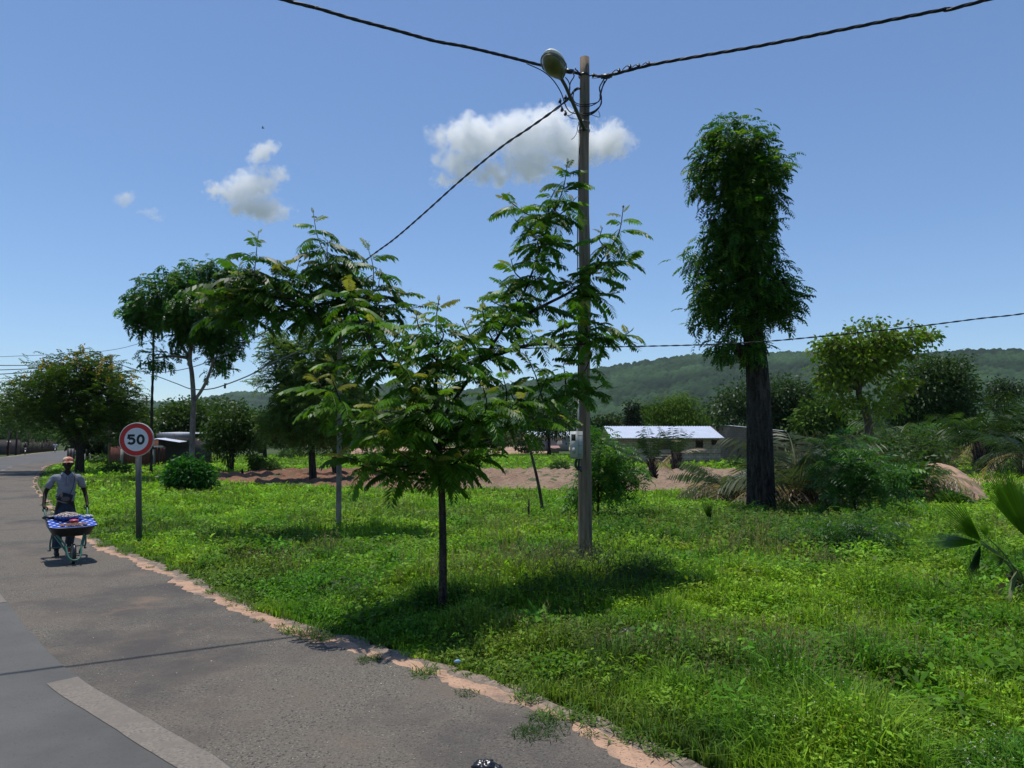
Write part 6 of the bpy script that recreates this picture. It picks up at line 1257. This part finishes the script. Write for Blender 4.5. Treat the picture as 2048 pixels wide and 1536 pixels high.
# polo shirt: torso with loose short sleeves
SJ = [((0, .01, .90), (.170, .128)), ((0, .0, 1.08), (.158, .118)), ((0, -.01, 1.25), (.178, .130)), ((0, -.01, 1.41), (.165, .118)), ((0, -.012, 1.475), (.080, .078))]
SE = [(0, 1), (1, 2), (2, 3), (3, 4)]
for s in sgn:
    m_ = lerp(sh[s], elb[s], .82); i = len(SJ); SJ += [(np.array(sh[s]) + [-s * .005, 0, .0], (.078, .078)), (m_, (.068, .066))]; SE += [(3, i), (i, i + 1)]
v, t = skin_mesh('shirt', SJ, SE, 0, 2)
v[:, 0] += .006 * np.sin(v[:, 2] * 47 + v[:, 1] * 30); v[:, 1] += .008 * np.sin(v[:, 2] * 38 + v[:, 0] * 25) * (v[:, 2] < 1.35)
M['shirt'] = mat('grey_polo', (0.22, 0.225, 0.265), .9, noise=[(14, 4, (.17, .175, .21), .45, .7)], bump=(9, .6, .03))
b = MB(); b.add(v, t=t); shirt = b.obj('shirt', M['shirt'], man, smooth=True, world=False)
b = MB()
for s in sgn:
    p = np.array([[s * .012, -.128, 1.455], [s * .055, -.098, 1.50], [s * .075, -.03, 1.515], [s * .05, .045, 1.525], [0, .062, 1.528]]); q = p + [[s * .03, -.012, -.055], [s * .03, -.02, -.040], [s * .03, -.01, -.030], [s * .02, .02, -.03], [0, .02, -.03]]
    i = np.arange(4); b.add(np.concatenate([p, q]), np.stack([i, i + 1, i + 6, i + 5], -1))
b.obj('collar', M['shirt'], man, world=False)
b = MB(); b.box((0, -.139, 1.36), (.024, .006, .17)); b.obj('placket', M['shirt'], shirt, world=False)
for z in (1.42, 1.37, 1.32):
    pass
# trousers
TJ = [((0, .01, 1.04), (.148, .108)), ((0, .01, .90), (.158, .118))]; TE = [(0, 1)]
for s in sgn:
    k_, a_ = np.array(knee[s]), np.array(ank[s]); i = len(TJ); TJ += [((s * .098, .01, .83), (.108, .105)), (k_, (.086, .088)), (lerp(k_, a_, .5), (.076, .080)), (lerp(k_, a_, .96), (.080, .084))]; TE += [(1, i), (i, i + 1), (i + 1, i + 2), (i + 2, i + 3)]
v, t = skin_mesh('trousers', TJ, TE, 0, 2); v[:, 1] += .008 * np.sin(v[:, 2] * 42 + v[:, 0] * 20) * (v[:, 2] < .8)
b = MB(); b.add(v, t=t); b.obj('trousers', mat('dark_jeans', (0.022, 0.035, 0.058), .9, noise=[(12, 4, (.035, .055, .085), .5, .7)], bump=(10, .6, .02)), man, smooth=True, world=False)
# cap: crown and peak
capm = mat('cap_red', (0.50, 0.13, 0.09), .8, noise=[(9, 3, (.60, .45, .30), .46, .60)])
b = MB(); cc_ = hc + [0, .012, .052]; b.lathe([(.088, 0), (.090, .02), (.084, .045), (.066, .068), (.035, .082), (.001, .087)], cc_, 28, sx=.98, sy=1.12); cap_ = b.obj('cap', capm, man, smooth=True, world=False)
b = MB(); n = 13; a = np.radians(np.linspace(200, 340, n)); inn = np.stack([.086 * np.cos(a), .098 * np.sin(a), .004 + 0 * a], -1); ou = np.stack([.092 * np.cos(a), .098 * np.sin(a) - .072 * np.sin(np.linspace(0, pi, n)) ** .6, -.012 - .012 * np.cos(np.linspace(-1.4, 1.4, n)) * 0 - .010 * np.abs(np.cos(a))], -1)
vv = np.concatenate([inn, ou, inn - [0, 0, .004], ou - [0, 0, .004]]) + cc_; i = np.arange(n - 1)
b.add(vv, np.concatenate([np.stack([i, i + n, i + n + 1, i + 1], -1), np.stack([i + 2 * n, i + 2 * n + 1, i + 3 * n + 1, i + 3 * n], -1), np.stack([i + n, i + 3 * n, i + 3 * n + 1, i + n + 1], -1)])); b.obj('peak', mat('cap_peak', (.50, .10, .055), .8, noise=[(12, 3, (.58, .42, .26), .42, .55)]), cap_, world=False)
b = MB()
for q in range(3): b.ell(hc + np.array([-.018 + .018 * q, -.087, .094]), (.006, .004, .008), 6, 5)
b.obj('cap_badge', M['ink'], cap_, world=False)
# shoes
for s in sgn:
    a_, t_ = np.array(ank[s]), np.array(toe[s]); v, t = skin_mesh('shoe', [(a_ + [0, .035, -.045], (.042, .038)), (lerp(a_, t_, .55) + [0, 0, -.005], (.046, .036)), (t_ + [0, -.03, .002], (.042, .028))], [(0, 1), (1, 2)], 1, 2); v[:, 2] = np.maximum(v[:, 2], .004 if s < 0 else -.1)
    b = MB(); b.add(v, t=t); so = b.obj('shoe', mat('shoe_dark', (.03, .025, .025), .7) if s < 0 else mat('shoe_red', (.28, .05, .035), .7), man, smooth=True, world=False)
    b = MB(); c_ = lerp(a_, t_, .6) + [0, 0, .032]; b.ell(c_, (.030, .05, .012), 10, 6); b.obj('lace_panel', M['signwhite'], so, smooth=True, world=False) if s > 0 else None
# cross-body bag and strap
st_ = [(.115, .03, 1.505), (.112, -.10, 1.43), (.098, -.152, 1.30), (.065, -.155, 1.16), (.0, -.150, 1.06)]
bag = None; b = MB(); b.box((-.028, -.175, 1.055), (.23, .07, .155), roty(R(18)) , taper=.9); b.box((-.028, -.214, 1.035), (.20, .012, .10), roty(R(18))); bag = b.obj('bag', mat('bag_black_cloth', (.022, .020, .024), .8), man, world=False)
for pp in (st_, [(.115, .03, 1.505), (.10, .13, 1.38), (.0, .14, 1.2), (-.13, .10, 1.10), (-.155, -.10, 1.07)]):
    b = MB(); p = smooth_path(pp, 6); b.tube(p, .021, 6, flat=.35); b.obj('strap', M['black'], bag, world=False, smooth=True)
b = MB(); b.ell((-.03, -.222, 1.03), (.07, .008, .045), 12, 6); b.obj('pocket', mat('bag_pocket', (.09, .075, .07), .8), bag, world=False)

# ---- wheelbarrow in the same frame
wbm = mat('barrow_green', (0.045, 0.14, 0.10), .45, noise=[(9, 4, (.05, .13, .09), .5, .68)])
wb = empty('wheelbarrow', g0, 'wheelbarrow with a black tray and pale green tube frame being pushed towards the viewer', 'wheelbarrow', rz=ang)
def rimz(y): return .735 + (y + .42) * .145
b = MB()
def ringpts(hw0, hw1, y0, y1, dz, n=40):
    a = np.linspace(0, 2 * pi, n, endpoint=False); ca, sa = np.cos(a), np.sin(a); ex = np.sign(ca) * np.abs(ca) ** .45; ey = np.sign(sa) * np.abs(sa) ** .45
    y = (y0 + y1) / 2 + ey * (y1 - y0) / 2; f = (y - y0) / (y1 - y0); x = ex * (hw0 * (1 - f) + hw1 * f)
    return np.stack([x, y, rimz(y) + dz], -1)
n = 40; lay = [ringpts(.37, .34, -1.27, -.40, 0), ringpts(.355, .325, -1.255, -.415, -.012), ringpts(.30, .27, -1.13, -.47, -.17), ringpts(.20, .18, -1.0, -.55, -.21), ringpts(.01, .01, -.78, -.77, -.215)]
i = np.arange(n); k = (i + 1) % n; q = np.concatenate([np.stack([j * n + i, j * n + k, (j + 1) * n + k, (j + 1) * n + i], -1) for j in range(4)]); b.add(np.concatenate(lay), q)
b.obj('tray', mat('tray_black', (.022, .022, .022), .5, noise=[(8, 4, (.05, .045, .04), .5, .7)]), wb, world=False, smooth=True)
b = MB(); rp = ringpts(.375, .345, -1.275, -.395, 0); b.tube(np.concatenate([rp, rp[:1]]), .014, 6, cap=False); b.obj('rim', M['black'], wb, world=False, smooth=True)
for s in sgn:
    b = MB(); hp = np.array(pal[s]) + [0, -.02, -.035]
    b.tube(smooth_path([hp + [0, .10, .02], hp + [0, -.03, -.005], (s * .29, -.50, .56), (s * .20, -.95, .40), (s * .09, -1.30, .20)], 6), .017, 8); hnd = b.obj('handle', wbm, wb, world=False, smooth=True)
    b = MB(); b.tube([hp + [0, .11, .022], hp + [0, .0, .002]], .022, 8); b.obj('grip', M['black'], hnd, world=False)
    b = MB(); b.tube(smooth_path([(s * .24, -.62, .50), (s * .27, -.60, .30), (s * .26, -.56, .17)], 5), .014, 7); b.tube([(s * .26, -.56, .17), (s * .29, -.52, .165)], .012, 6); b.obj('leg', wbm, wb, world=False, smooth=True)
b = MB(); b.tube(smooth_path([(-.24, -1.18, .50), (-.13, -1.32, .34), (-.085, -1.46, .15), (0, -1.50, .10), (.085, -1.46, .15), (.11, -1.32, .34), (.16, -1.18, .50)], 6), .015, 8); b.obj('front_hoop', wbm, wb, world=False, smooth=True)
b = MB(); b.tube([(-.25, -.60, .22), (.25, -.60, .22)], .010, 6); b.obj('leg_brace', wbm, wb, world=False)
wc = np.array([0, -1.28, .175]); b = MB(); a = np.linspace(0, 2 * pi, 33); b.tube(np.stack([0 * a, np.cos(a) * .145, np.sin(a) * .145], -1) + wc, .030, 8, cap=False); whl = b.obj('wheel', M['black'], wb, world=False, smooth=True)
b = MB(); b.lathe([(.001, -.02), (.115, -.02), (.12, 0), (.115, .02), (.001, .02)], wc, 24, roty(pi / 2)); b.obj('hub', wbm, whl, world=False)
b = MB(); b.tube([wc + [-.10, 0, 0], wc + [.10, 0, 0]], .010, 6); b.obj('axle', M['steel'], whl, world=False)
# things laid on the barrow: placed with empties of their own in the same frame
def loc(p): return (Matrix.Translation(Vector([float(q) for q in g0])) @ Matrix.Rotation(ang, 4, 'Z')) @ Vector([float(q) for q in p])
def on_barrow(name, mb, m, label, cat, kind=None, smooth=True, group=None):
    o = mb.obj(name, m, None, world=False, smooth=smooth); o.location = Vector([float(q) for q in g0]); o.rotation_euler = (0, 0, ang); return tag(o, label, cat, group, kind)
M['clothblue'] = mat('cloth_blue', (0.03, 0.09, 0.42), .85)
nx_, ny_ = 40, 44; U, V = np.meshgrid(np.linspace(-1, 1, nx_), np.linspace(0, 1, ny_)); yv = -1.245 + V * .80; hw = .355 - .03 * V
xv = U * hw * (1 - .10 * np.abs(2 * V - 1) ** 6); zv = rimz(yv) + .012 + .010 * np.sin(U * 7 + V * 9) * (1 - np.abs(U)) - .01 * (1 - U ** 2)
b = MB(); i = np.arange(ny_ - 1)[:, None] * nx_; j = np.arange(nx_ - 1)[None]; b.add(np.stack([xv, yv, zv], -1).reshape(-1, 3), np.stack([i + j, i + j + 1, i + nx_ + j + 1, i + nx_ + j], -1).reshape(-1, 4))
cl_ = on_barrow('tablecloth', b, M['clothblue'], 'blue cloth printed with white stars spread over the wheelbarrow tray', 'cloth')
b = MB()
for rr_ in range(8):
    for c_ in range(7):
        x = (-.33 + c_ * .11 + (.055 if rr_ % 2 else 0)); y = -1.21 + rr_ * .10
        if abs(x) > .33: continue
        a = np.linspace(0, 2 * pi, 10, endpoint=False) + .3 * rr_; r_ = np.where(np.arange(10) % 2, .013, .032)
        v = np.stack([x + r_ * np.cos(a), y + r_ * np.sin(a), rimz(y + r_ * np.sin(a)) + .024 + 0 * a], -1); v = np.concatenate([v, [[x, y, rimz(y) + .024]]])
        b.add(v, t=[[q, (q + 1) % 10, 10] for q in range(10)])
b.obj('printed_stars', mat('star_white', (.62, .64, .70), .85), cl_, world=False)
bc = np.array([-.04, -.72, rimz(-.72) + .022]); b = MB(); b.lathe([(.001, 0), (.15, .0), (.205, .055), (.215, .06), (.215, .066), (.200, .062), (.145, .012), (.001, .01)], bc, 36); on_barrow('basin', b, mat('basin_blue', (.04, .14, .42), .35, spec=.5), 'round blue basin heaped with brown nuts on the wheelbarrow', 'basin')
rn = np.random.default_rng(9); b = MB()
for q in range(420):
    a_ = rn.random() * 6.28; r_ = .195 * math.sqrt(rn.random()); z = bc[2] + .045 + .065 * (1 - (r_ / .2) ** 2) + rn.normal(0, .004)
    b.ell((bc[0] + r_ * cos(a_), bc[1] + r_ * sin(a_), z), np.array([.017, .013, .012]) * rn.uniform(.8, 1.25), 7, 5, rotz(rn.random() * 3) @ rotx(rn.random() * 3), col=np.array([.40, .33, .29]) * rn.uniform(.12, 1.8))
m_ = mat('nuts', rough=.6, vcol=True); o = on_barrow('nuts', b, m_, 'heap of brown and cream nuts piled in the blue basin', 'nuts', 'stuff'); 
def setcol(o, mb):
    a = o.data.color_attributes.new('Col', 'FLOAT_COLOR', 'POINT'); c = np.concatenate(mb.c); a.data.foreach_set('color', np.concatenate([c, np.ones((len(c), 1))], 1).astype(np.float32).ravel())
setcol(o, b)
b = MB()
for q in range(260):
    r_ = math.sqrt(rn.random()); a_ = rn.random() * 6.28; x, y = .0 + .22 * r_ * cos(a_), -1.14 + .085 * r_ * sin(a_); b.ell((x, y, rimz(y) + .026 + .022 * (1 - r_)), np.array([.011, .009, .008]) * rn.uniform(.8, 1.2), 6, 4, rotz(rn.random() * 3), col=np.array([.33, .16, .085]) * rn.uniform(.5, 1.3))
o = on_barrow('groundnuts', b, m_, 'thin spread of orange brown groundnuts at the front of the wheelbarrow', 'nuts', 'stuff'); setcol(o, b)
pc = np.array([.02, -1.03, rimz(-1.03) + .028]); b = MB(); b.lathe([(.001, 0), (.045, .0), (.075, .045), (.078, .047), (.070, .047), (.042, .006), (.001, .006)][::1], pc, 24); b.ell(pc + [0, 0, .04], (.070, .070, .022), 16, 8); on_barrow('small_bowl', b, mat('bowl_pink', (.50, .07, .10), .4, spec=.5), 'small pink bowl on the star cloth in front of the basin', 'bowl')
b = MB()
for q in range(60): b.ell((.27 + rn.normal(0, .035), -.66 + rn.normal(0, .03), rimz(-.66) + .035 + abs(rn.normal(0, .012))), (.022, .016, .010), 6, 4, rotz(rn.random() * 3))
on_barrow('folded_bags', b, M['signwhite'], 'bunch of white plastic bags on the wheelbarrow right of the basin', 'plastic bags')
b = MB(); b.ell((-.27, -.54, rimz(-.54) + .03), (.12, .09, .045), 20, 12, fn=crum); on_barrow('black_sack', b, M['black'], 'crumpled black sack at the left rear of the wheelbarrow', 'sack')

# ---- distant road users
def rider(name_label, base, rz, shirt_c, trouser_c, helmet_c, rgseed=0, scale=1.0):
    r_ = empty('person', base, name_label, 'person', rz=rz)
    J_ = [((0, .12, .86), (.15, .12)), ((0, .08, 1.08), (.14, .11)), ((0, .02, 1.32), (.16, .11)), ((0, .0, 1.42), (.06, .06)), ((0, -.03, 1.50), (.055, .055))]; E = [(0, 1), (1, 2), (2, 3), (3, 4)]
    SJ = [(J_[0][0], (.16, .13)), (J_[1][0], (.155, .12)), (J_[2][0], (.175, .125)), ((0, .01, 1.38), (.09, .085))]; SE = [(0, 1), (1, 2), (2, 3)]
    TJ = [((0, .12, .86), (.165, .13))]; TE = []
    for s in (-1, 1):
        S_, El, Wr, Pm = (s * .19, .02, 1.33), (s * .33, -.10, 1.12), (s * .32, -.36, 1.02), (s * .31, -.44, 1.02)
        i = len(J_); J_ += [(S_, .06), (El, .042), (Wr, .03), (Pm, (.035, .02))]; E += [(2, i), (i, i + 1), (i + 1, i + 2), (i + 2, i + 3)]
        i = len(SJ); SJ += [(S_, .078), (lerp(S_, El, .9), .07)]; SE += [(2, i), (i, i + 1)]
        K_, A_ = (s * .20, -.28, .72), (s * .20, -.05, .33); i = len(J_); J_ += [((s * .11, .08, .82), .09), (K_, .065), (A_, .045), ((s * .20, -.18, .29), (.04, .03))]; E += [(0, i), (i, i + 1), (i + 1, i + 2), (i + 2, i + 3)]
        i = len(TJ); TJ += [((s * .11, .08, .82), .105), (K_, .085), (lerp(K_, A_, .9), .07)]; TE += [(0, i), (i, i + 1), (i + 1, i + 2)]
    b = MB(); v, t = skin_mesh('b', J_, E, 0, 1); b.add(v, t=t); b.ell((0, -.05, 1.60), (.075, .095, .115), 14, 12, fn=head_fn)
    for s in (-1, 1): skinned_parts(b, hand_parts((s * .32, -.36, 1.02), (s * .31, -.44, 1.02), (-s, 0, 0), (0, -.2, -1)), 0)
    b.obj('body', SKIN, r_, smooth=True, world=False)
    v, t = skin_mesh('s', SJ, SE, 0, 1); b = MB(); b.add(v, t=t); b.obj('shirt', mat('rider_shirt', shirt_c, .9), r_, smooth=True, world=False)
    v, t = skin_mesh('t', TJ, TE, 0, 1); b = MB(); b.add(v, t=t); b.obj('trousers', mat('rider_trousers', trouser_c, .9), r_, smooth=True, world=False)
    b = MB(); b.ell((0, -.03, 1.66), (.10, .115, .085), 14, 10); b.obj('hat', mat('rider_hat', helmet_c, .6), r_, smooth=True, world=False)
    return r_
def motorbike(label, base, rz, c):
    m_ = empty('motorcycle', base, label, 'motorcycle', rz=rz); pm = mat('bike_paint', c, .3, spec=.5)
    for y in (-.66, .62):
        b = MB(); a = np.linspace(0, 2 * pi, 25); b.tube(np.stack([0 * a, np.cos(a) * .26, np.sin(a) * .26], -1) + [0, y, .30], .045, 8, cap=False); wl = b.obj('wheel', M['black'], m_, world=False, smooth=True)
        b = MB()
        for k in range(8): b.tube([(0, y, .30), (0, y + cos(k * pi / 4) * .24, .30 + sin(k * pi / 4) * .24)], .008, 4)
        b.lathe([(.001, -.06), (.05, -.06), (.05, .06), (.001, .06)], (0, y, .30), 10, roty(pi / 2)); b.obj('spokes', M['steel'], wl, world=False)
    b = MB(); b.tube([(.07, -.66, .30), (.07, -.48, .72), (.07, -.42, .95)], .025, 6); b.tube([(-.07, -.66, .30), (-.07, -.48, .72), (-.07, -.42, .95)], .025, 6); b.obj('fork', M['steel'], m_, world=False)
    b = MB(); b.tube([(-.34, -.40, 1.0), (-.2, -.42, 1.03), (0, -.44, .97), (.2, -.42, 1.03), (.34, -.40, 1.0)], .014, 6); hb = b.obj('handlebar', M['black'], m_, world=False)
    for s in (-1, 1): b = MB(); b.tube([(s * .24, -.43, 1.02), (s * .27, -.44, 1.15)], .007, 5); b.ell((s * .28, -.44, 1.18), (.055, .012, .035), 10, 6); b.obj('mirror', M['black'], hb, world=False)
    b = MB(); b.ell((0, -.56, .90), (.085, .06, .085), 14, 10); b.obj('headlight', mat('lamp_glass', (.5, .5, .5), .15, spec=.7), m_, world=False, smooth=True)
    b = MB(); b.ell((0, -.18, .80), (.12, .24, .12), 14, 10); b.obj('fuel_tank', pm, m_, world=False, smooth=True)
    b = MB(); b.ell((0, .26, .78), (.12, .36, .06), 14, 8); b.obj('seat', M['black'], m_, world=False, smooth=True)
    b = MB(); b.tube([(0, -.42, .85), (0, -.25, .45), (0, .2, .36), (0, .62, .30)], .035, 6); b.tube([(0, -.42, .85), (0, .1, .72), (0, .6, .70), (0, .2, .36)], .025, 6); b.obj('frame', pm, m_, world=False)
    b = MB(); b.box((0, -.02, .45), (.24, .30, .26)); b.lathe([(.001, -.1), (.09, -.1), (.09, .1), (.001, .1)], (0, -.05, .58), 10); b.tube([(.14, -.1, .40), (.16, .2, .30), (.17, .75, .36)], .035, 7); b.obj('engine', M['steel'], m_, world=False)
    b = MB(); a = np.radians(np.linspace(30, 150, 9)); pp = np.stack([0 * a, -.66 + np.cos(a) * .32, .30 + np.sin(a) * .32], -1)
    for x in (-.05, .05): b.tube(pp + [x, 0, 0], .012, 4)
    i = np.arange(8); b.add(np.concatenate([pp + [-.06, 0, .01], pp + [.06, 0, .01]]), np.stack([i, i + 1, i + 10, i + 9], -1)); b.obj('mudguard', pm, m_, world=False)
    return m_
qa = G(50, 909.5); qb = G(110, 904.5); fa = math.atan2(.62, .78)
motorbike('dark motorcycle on the far lane of the road near the left edge', qa, R(35), (.03, .03, .035)); rider('person in dark clothes riding the motorcycle near the left edge of the road', qa, R(35), (.035, .02, .02), (.02, .02, .025), (.30, .28, .24))
motorbike('distant motorcycle nearer the bend, under the flowering tree', qb, R(32), (.04, .045, .05)); rider('person in a white shirt riding the distant motorcycle near the bend', qb, R(32), (.55, .56, .60), (.03, .035, .05), (.10, .09, .08))
pw0 = G(16, 911); wk = empty('person', pw0, 'person in a rust wrap walking at the far roadside with a head load', 'person', rz=R(60))
J_ = [((0, 0, .95), (.15, .11)), ((0, 0, 1.12), (.13, .10)), ((0, 0, 1.34), (.15, .10)), ((0, 0, 1.45), (.06, .06)), ((0, -.01, 1.52), (.05, .05))]; E = [(0, 1), (1, 2), (2, 3), (3, 4)]
for s in (-1, 1):
    hand = (s * .20, -.10, .80) if s < 0 else (.16, -.02, 1.74); el = (s * .26, .03, 1.10) if s < 0 else (.33, -.02, 1.50); wr_ = lerp(el, hand, .8)
    i = len(J_); J_ += [((s * .18, 0, 1.36), .055), (el, .04), (wr_, .028), (hand, (.032, .02))]; E += [(2, i), (i, i + 1), (i + 1, i + 2), (i + 2, i + 3)]
    i = len(J_); J_ += [((s * .09, 0, .86), .085), ((s * .09, -s * .08 - .02, .48), .06), ((s * .09, s * .10, .09), .04), ((s * .09, s * .10 - .13, .03), (.035, .025))]; E += [(0, i), (i, i + 1), (i + 1, i + 2), (i + 2, i + 3)]
b = MB(); v, t = skin_mesh('w', J_, E, 0, 1); b.add(v, t=t); b.ell((0, -.02, 1.62), (.075, .092, .112), 14, 12, fn=head_fn)
skinned_parts(b, hand_parts(lerp((-.26, .03, 1.10), (-.20, -.10, .80), .8), (-.20, -.10, .80), (0, -1, 0), (.6, 0, -.6)), 0); skinned_parts(b, hand_parts(lerp((.33, -.02, 1.5), (.16, -.02, 1.74), .8), (.16, -.02, 1.72), (0, -1, 0), (-.6, 0, -.2)), 0); b.obj('body', SKIN, wk, smooth=True, world=False)
v, t = skin_mesh('w2', [((0, 0, 1.05), (.155, .12)), ((0, 0, 1.2), (.15, .115)), ((0, 0, 1.36), (.16, .11)), ((.17, 0, 1.37), .07), ((.26, -.01, 1.44), .065), ((-.17, 0, 1.35), .07), ((-.22, .02, 1.22), .065)], [(0, 1), (1, 2), (2, 3), (3, 4), (2, 5), (5, 6)], 0, 1); b = MB(); b.add(v, t=t); b.obj('blouse', mat('rust_cloth', (.26, .085, .05), .9), wk, smooth=True, world=False)
b = MB(); b.lathe([(.165, 1.06), (.19, .9), (.20, .6), (.20, .32), (.185, .22)], (0, 0, 0), 16, sy=.85); b.obj('wrap', mat('rust_wrap', (.22, .07, .04), .9), wk, smooth=True, world=False)
b = MB(); cld = (Matrix.Translation(Vector([float(q) for q in pw0]))); b.ell((0, 0, 0), (.24, .20, .14), 18, 12, fn=crum); o = b.obj('head_load', M['white'], None, world=False, smooth=True); o.location = Vector([float(pw0[0]), float(pw0[1]), 1.85]); tag(o, 'white bundle carried on the head of the roadside walker', 'bundle')
# ------------------------------------------------------------------ clouds: lit volumes high above the hills
def cloud(name, label, parts, Yc, thick, dens, seed, scale, thr=0.46):
    """parts: pixel ellipses (px, py, rx, ry, rot). One volume whose density is the union of soft ellipsoids broken by noise"""
    cs_ = [P(p[0], p[1], Yc) for p in parts]; cen = np.mean(cs_, 0)
    lo = np.min([c - np.array([p[2] * Yc / F * 1.35, thick, max(p[2], p[3]) * Yc / F * 1.0 + 20]) for c, p in zip(cs_, parts)], 0); hi = np.max([c + np.array([p[2] * Yc / F * 1.35, thick, max(p[2], p[3]) * Yc / F * 1.0 + 20]) for c, p in zip(cs_, parts)], 0)
    b = MB(); b.box((lo + hi) / 2 - cen, hi - lo); o = b.obj(name, None, None, world=False); o.location = Vector([float(q) for q in cen])
    m = bpy.data.materials.new(name + '_vapour'); m.use_nodes = True; n = m.node_tree; n.nodes.remove(n.nodes['Principled BSDF']); L = n.links
    out = n.nodes['Material Output']; pv = n.nodes.new('ShaderNodeVolumePrincipled'); pv.inputs['Color'].default_value = (1, 1, 1, 1); pv.inputs['Anisotropy'].default_value = 0.0
    tc = n.nodes.new('ShaderNodeTexCoord').outputs['Object']
    nz = n.nodes.new('ShaderNodeTexNoise'); nz.inputs['Scale'].default_value = scale * .8; nz.inputs['Detail'].default_value = 3
    mp = n.nodes.new('ShaderNodeMapping'); mp.inputs['Location'].default_value = (seed * 11.3, seed * 3.1, seed * 7.7); L.new(tc, mp.inputs[0]); L.new(mp.outputs[0], nz.inputs['Vector'])
    wv = n.nodes.new('ShaderNodeVectorMath'); wv.operation = 'MULTIPLY_ADD'; L.new(nz.outputs['Color'], wv.inputs[0]); wa = thick * 1.1; wv.inputs[1].default_value = (wa, wa, wa); 
    sb = n.nodes.new('ShaderNodeVectorMath'); sb.operation = 'SUBTRACT'; L.new(tc, sb.inputs[0]); sb.inputs[1].default_value = (wa * .5, wa * .5, wa * .5); L.new(sb.outputs[0], wv.inputs[2])
    cur = None
    for p, c in zip(parts, cs_):
        q = c - cen; s1 = n.nodes.new('ShaderNodeMapping'); s1.vector_type = 'TEXTURE'; s1.inputs['Location'].default_value = tuple(float(k) for k in q); s1.inputs['Rotation'].default_value = (0, R(-(p[4] if len(p) > 4 else 0)), 0)
        s1.inputs['Scale'].default_value = (p[2] * Yc / F, thick, p[3] * Yc / F); L.new(wv.outputs[0], s1.inputs[0])
        ln = n.nodes.new('ShaderNodeVectorMath'); ln.operation = 'LENGTH'; L.new(s1.outputs[0], ln.inputs[0])
        mr = n.nodes.new('ShaderNodeMapRange'); mr.inputs[1].default_value = 1.2; mr.inputs[2].default_value = 0.3; L.new(ln.outputs['Value'], mr.inputs[0]); w_ = mr.outputs[0]
        if len(p) > 5:
            mm = n.nodes.new('ShaderNodeMath'); mm.operation = 'MULTIPLY'; mm.inputs[1].default_value = p[5]; L.new(w_, mm.inputs[0]); w_ = mm.outputs[0]
        if cur is None: cur = w_
        else:
            mx = n.nodes.new('ShaderNodeMath'); mx.operation = 'MAXIMUM'; L.new(cur, mx.inputs[0]); L.new(w_, mx.inputs[1]); cur = mx.outputs[0]
    n2 = n.nodes.new('ShaderNodeTexNoise'); n2.inputs['Scale'].default_value = scale * 2.6; n2.inputs['Detail'].default_value = 7; n2.inputs['Roughness'].default_value = .62; L.new(mp.outputs[0], n2.inputs['Vector'])
    a1 = n.nodes.new('ShaderNodeMath'); a1.operation = 'MULTIPLY_ADD'; a1.inputs[1].default_value = 2.7; a1.inputs[2].default_value = -1.35; L.new(n2.outputs['Fac'], a1.inputs[0])
    a2 = n.nodes.new('ShaderNodeMath'); a2.operation = 'ADD'; L.new(cur, a2.inputs[0]); L.new(a1.outputs[0], a2.inputs[1])
    m0 = n.nodes.new('ShaderNodeMapRange'); m0.inputs[1].default_value = thr - .22; m0.inputs[2].default_value = thr + .35; m0.interpolation_type = 'SMOOTHSTEP'; L.new(a2.outputs[0], m0.inputs[0])
    gt = n.nodes.new('ShaderNodeMath'); gt.operation = 'GREATER_THAN'; gt.inputs[1].default_value = .02; L.new(cur, gt.inputs[0])
    m3 = n.nodes.new('ShaderNodeMath'); m3.operation = 'MULTIPLY'; L.new(m0.outputs[0], m3.inputs[0]); L.new(gt.outputs[0], m3.inputs[1])
    m4 = n.nodes.new('ShaderNodeMath'); m4.operation = 'MULTIPLY'; m4.inputs[1].default_value = dens; L.new(m3.outputs[0], m4.inputs[0]); L.new(m4.outputs[0], pv.inputs['Density']); L.new(pv.outputs[0], out.inputs['Volume'])
    o.data.materials.append(m); tag(o, label, 'cloud', 'small white clouds'); return o
SC.cycles.volume_step_rate = 2.0; SC.cycles.volume_max_steps = 256
cloud('cloud', 'largest white cloud, behind the lamp pole', [(950, 275, 85, 45), (1050, 270, 110, 50), (1150, 285, 110, 46), (1215, 285, 58, 38), (1060, 325, 60, 42, 0, .8), (925, 325, 60, 28, 0, .72), (985, 345, 55, 26, 0, .65), (900, 355, 40, 16, 0, .5), (1090, 240, 60, 26, 0, .9)], 4200, 130, 0.022, 1, 0.006, .36)
cloud('cloud', 'middle sized white cloud left of the centre of the sky', [(500, 375, 62, 40, 20), (520, 415, 70, 26, -8), (525, 305, 36, 16, 38), (440, 378, 36, 16, 0, .6), (555, 350, 28, 20, 0, .55)], 4200, 90, 0.022, 4, 0.008, .36)
cloud('cloud', 'two faint wisps of white cloud at the left of the sky', [(250, 400, 24, 18, 40), (308, 428, 20, 14, 0, .75), (285, 422, 20, 9, 0, .5)], 4200, 60, 0.010, 7, 0.011, .46)
# ------------------------------------------------------------------ the air
HAZE = 0.00005
b = MB(); b.box((0, 1650, 220), (7600, 3700 + 100, 440 + 6)); o = b.obj('haze', None, None, world=False)
m = bpy.data.materials.new('air'); m.use_nodes = True; n = m.node_tree; n.nodes.remove(n.nodes['Principled BSDF']); pv = n.nodes.new('ShaderNodeVolumePrincipled')
pv.inputs['Color'].default_value = (0.78, 0.88, 1.0, 1); pv.inputs['Density'].default_value = HAZE; pv.inputs['Anisotropy'].default_value = 0.2
n.links.new(pv.outputs[0], n.nodes['Material Output'].inputs['Volume']); o.data.materials.append(m); tag(o, kind='stuff'); o['label'] = 'thin blue summer haze over the plain and hills'; o['category'] = 'haze'
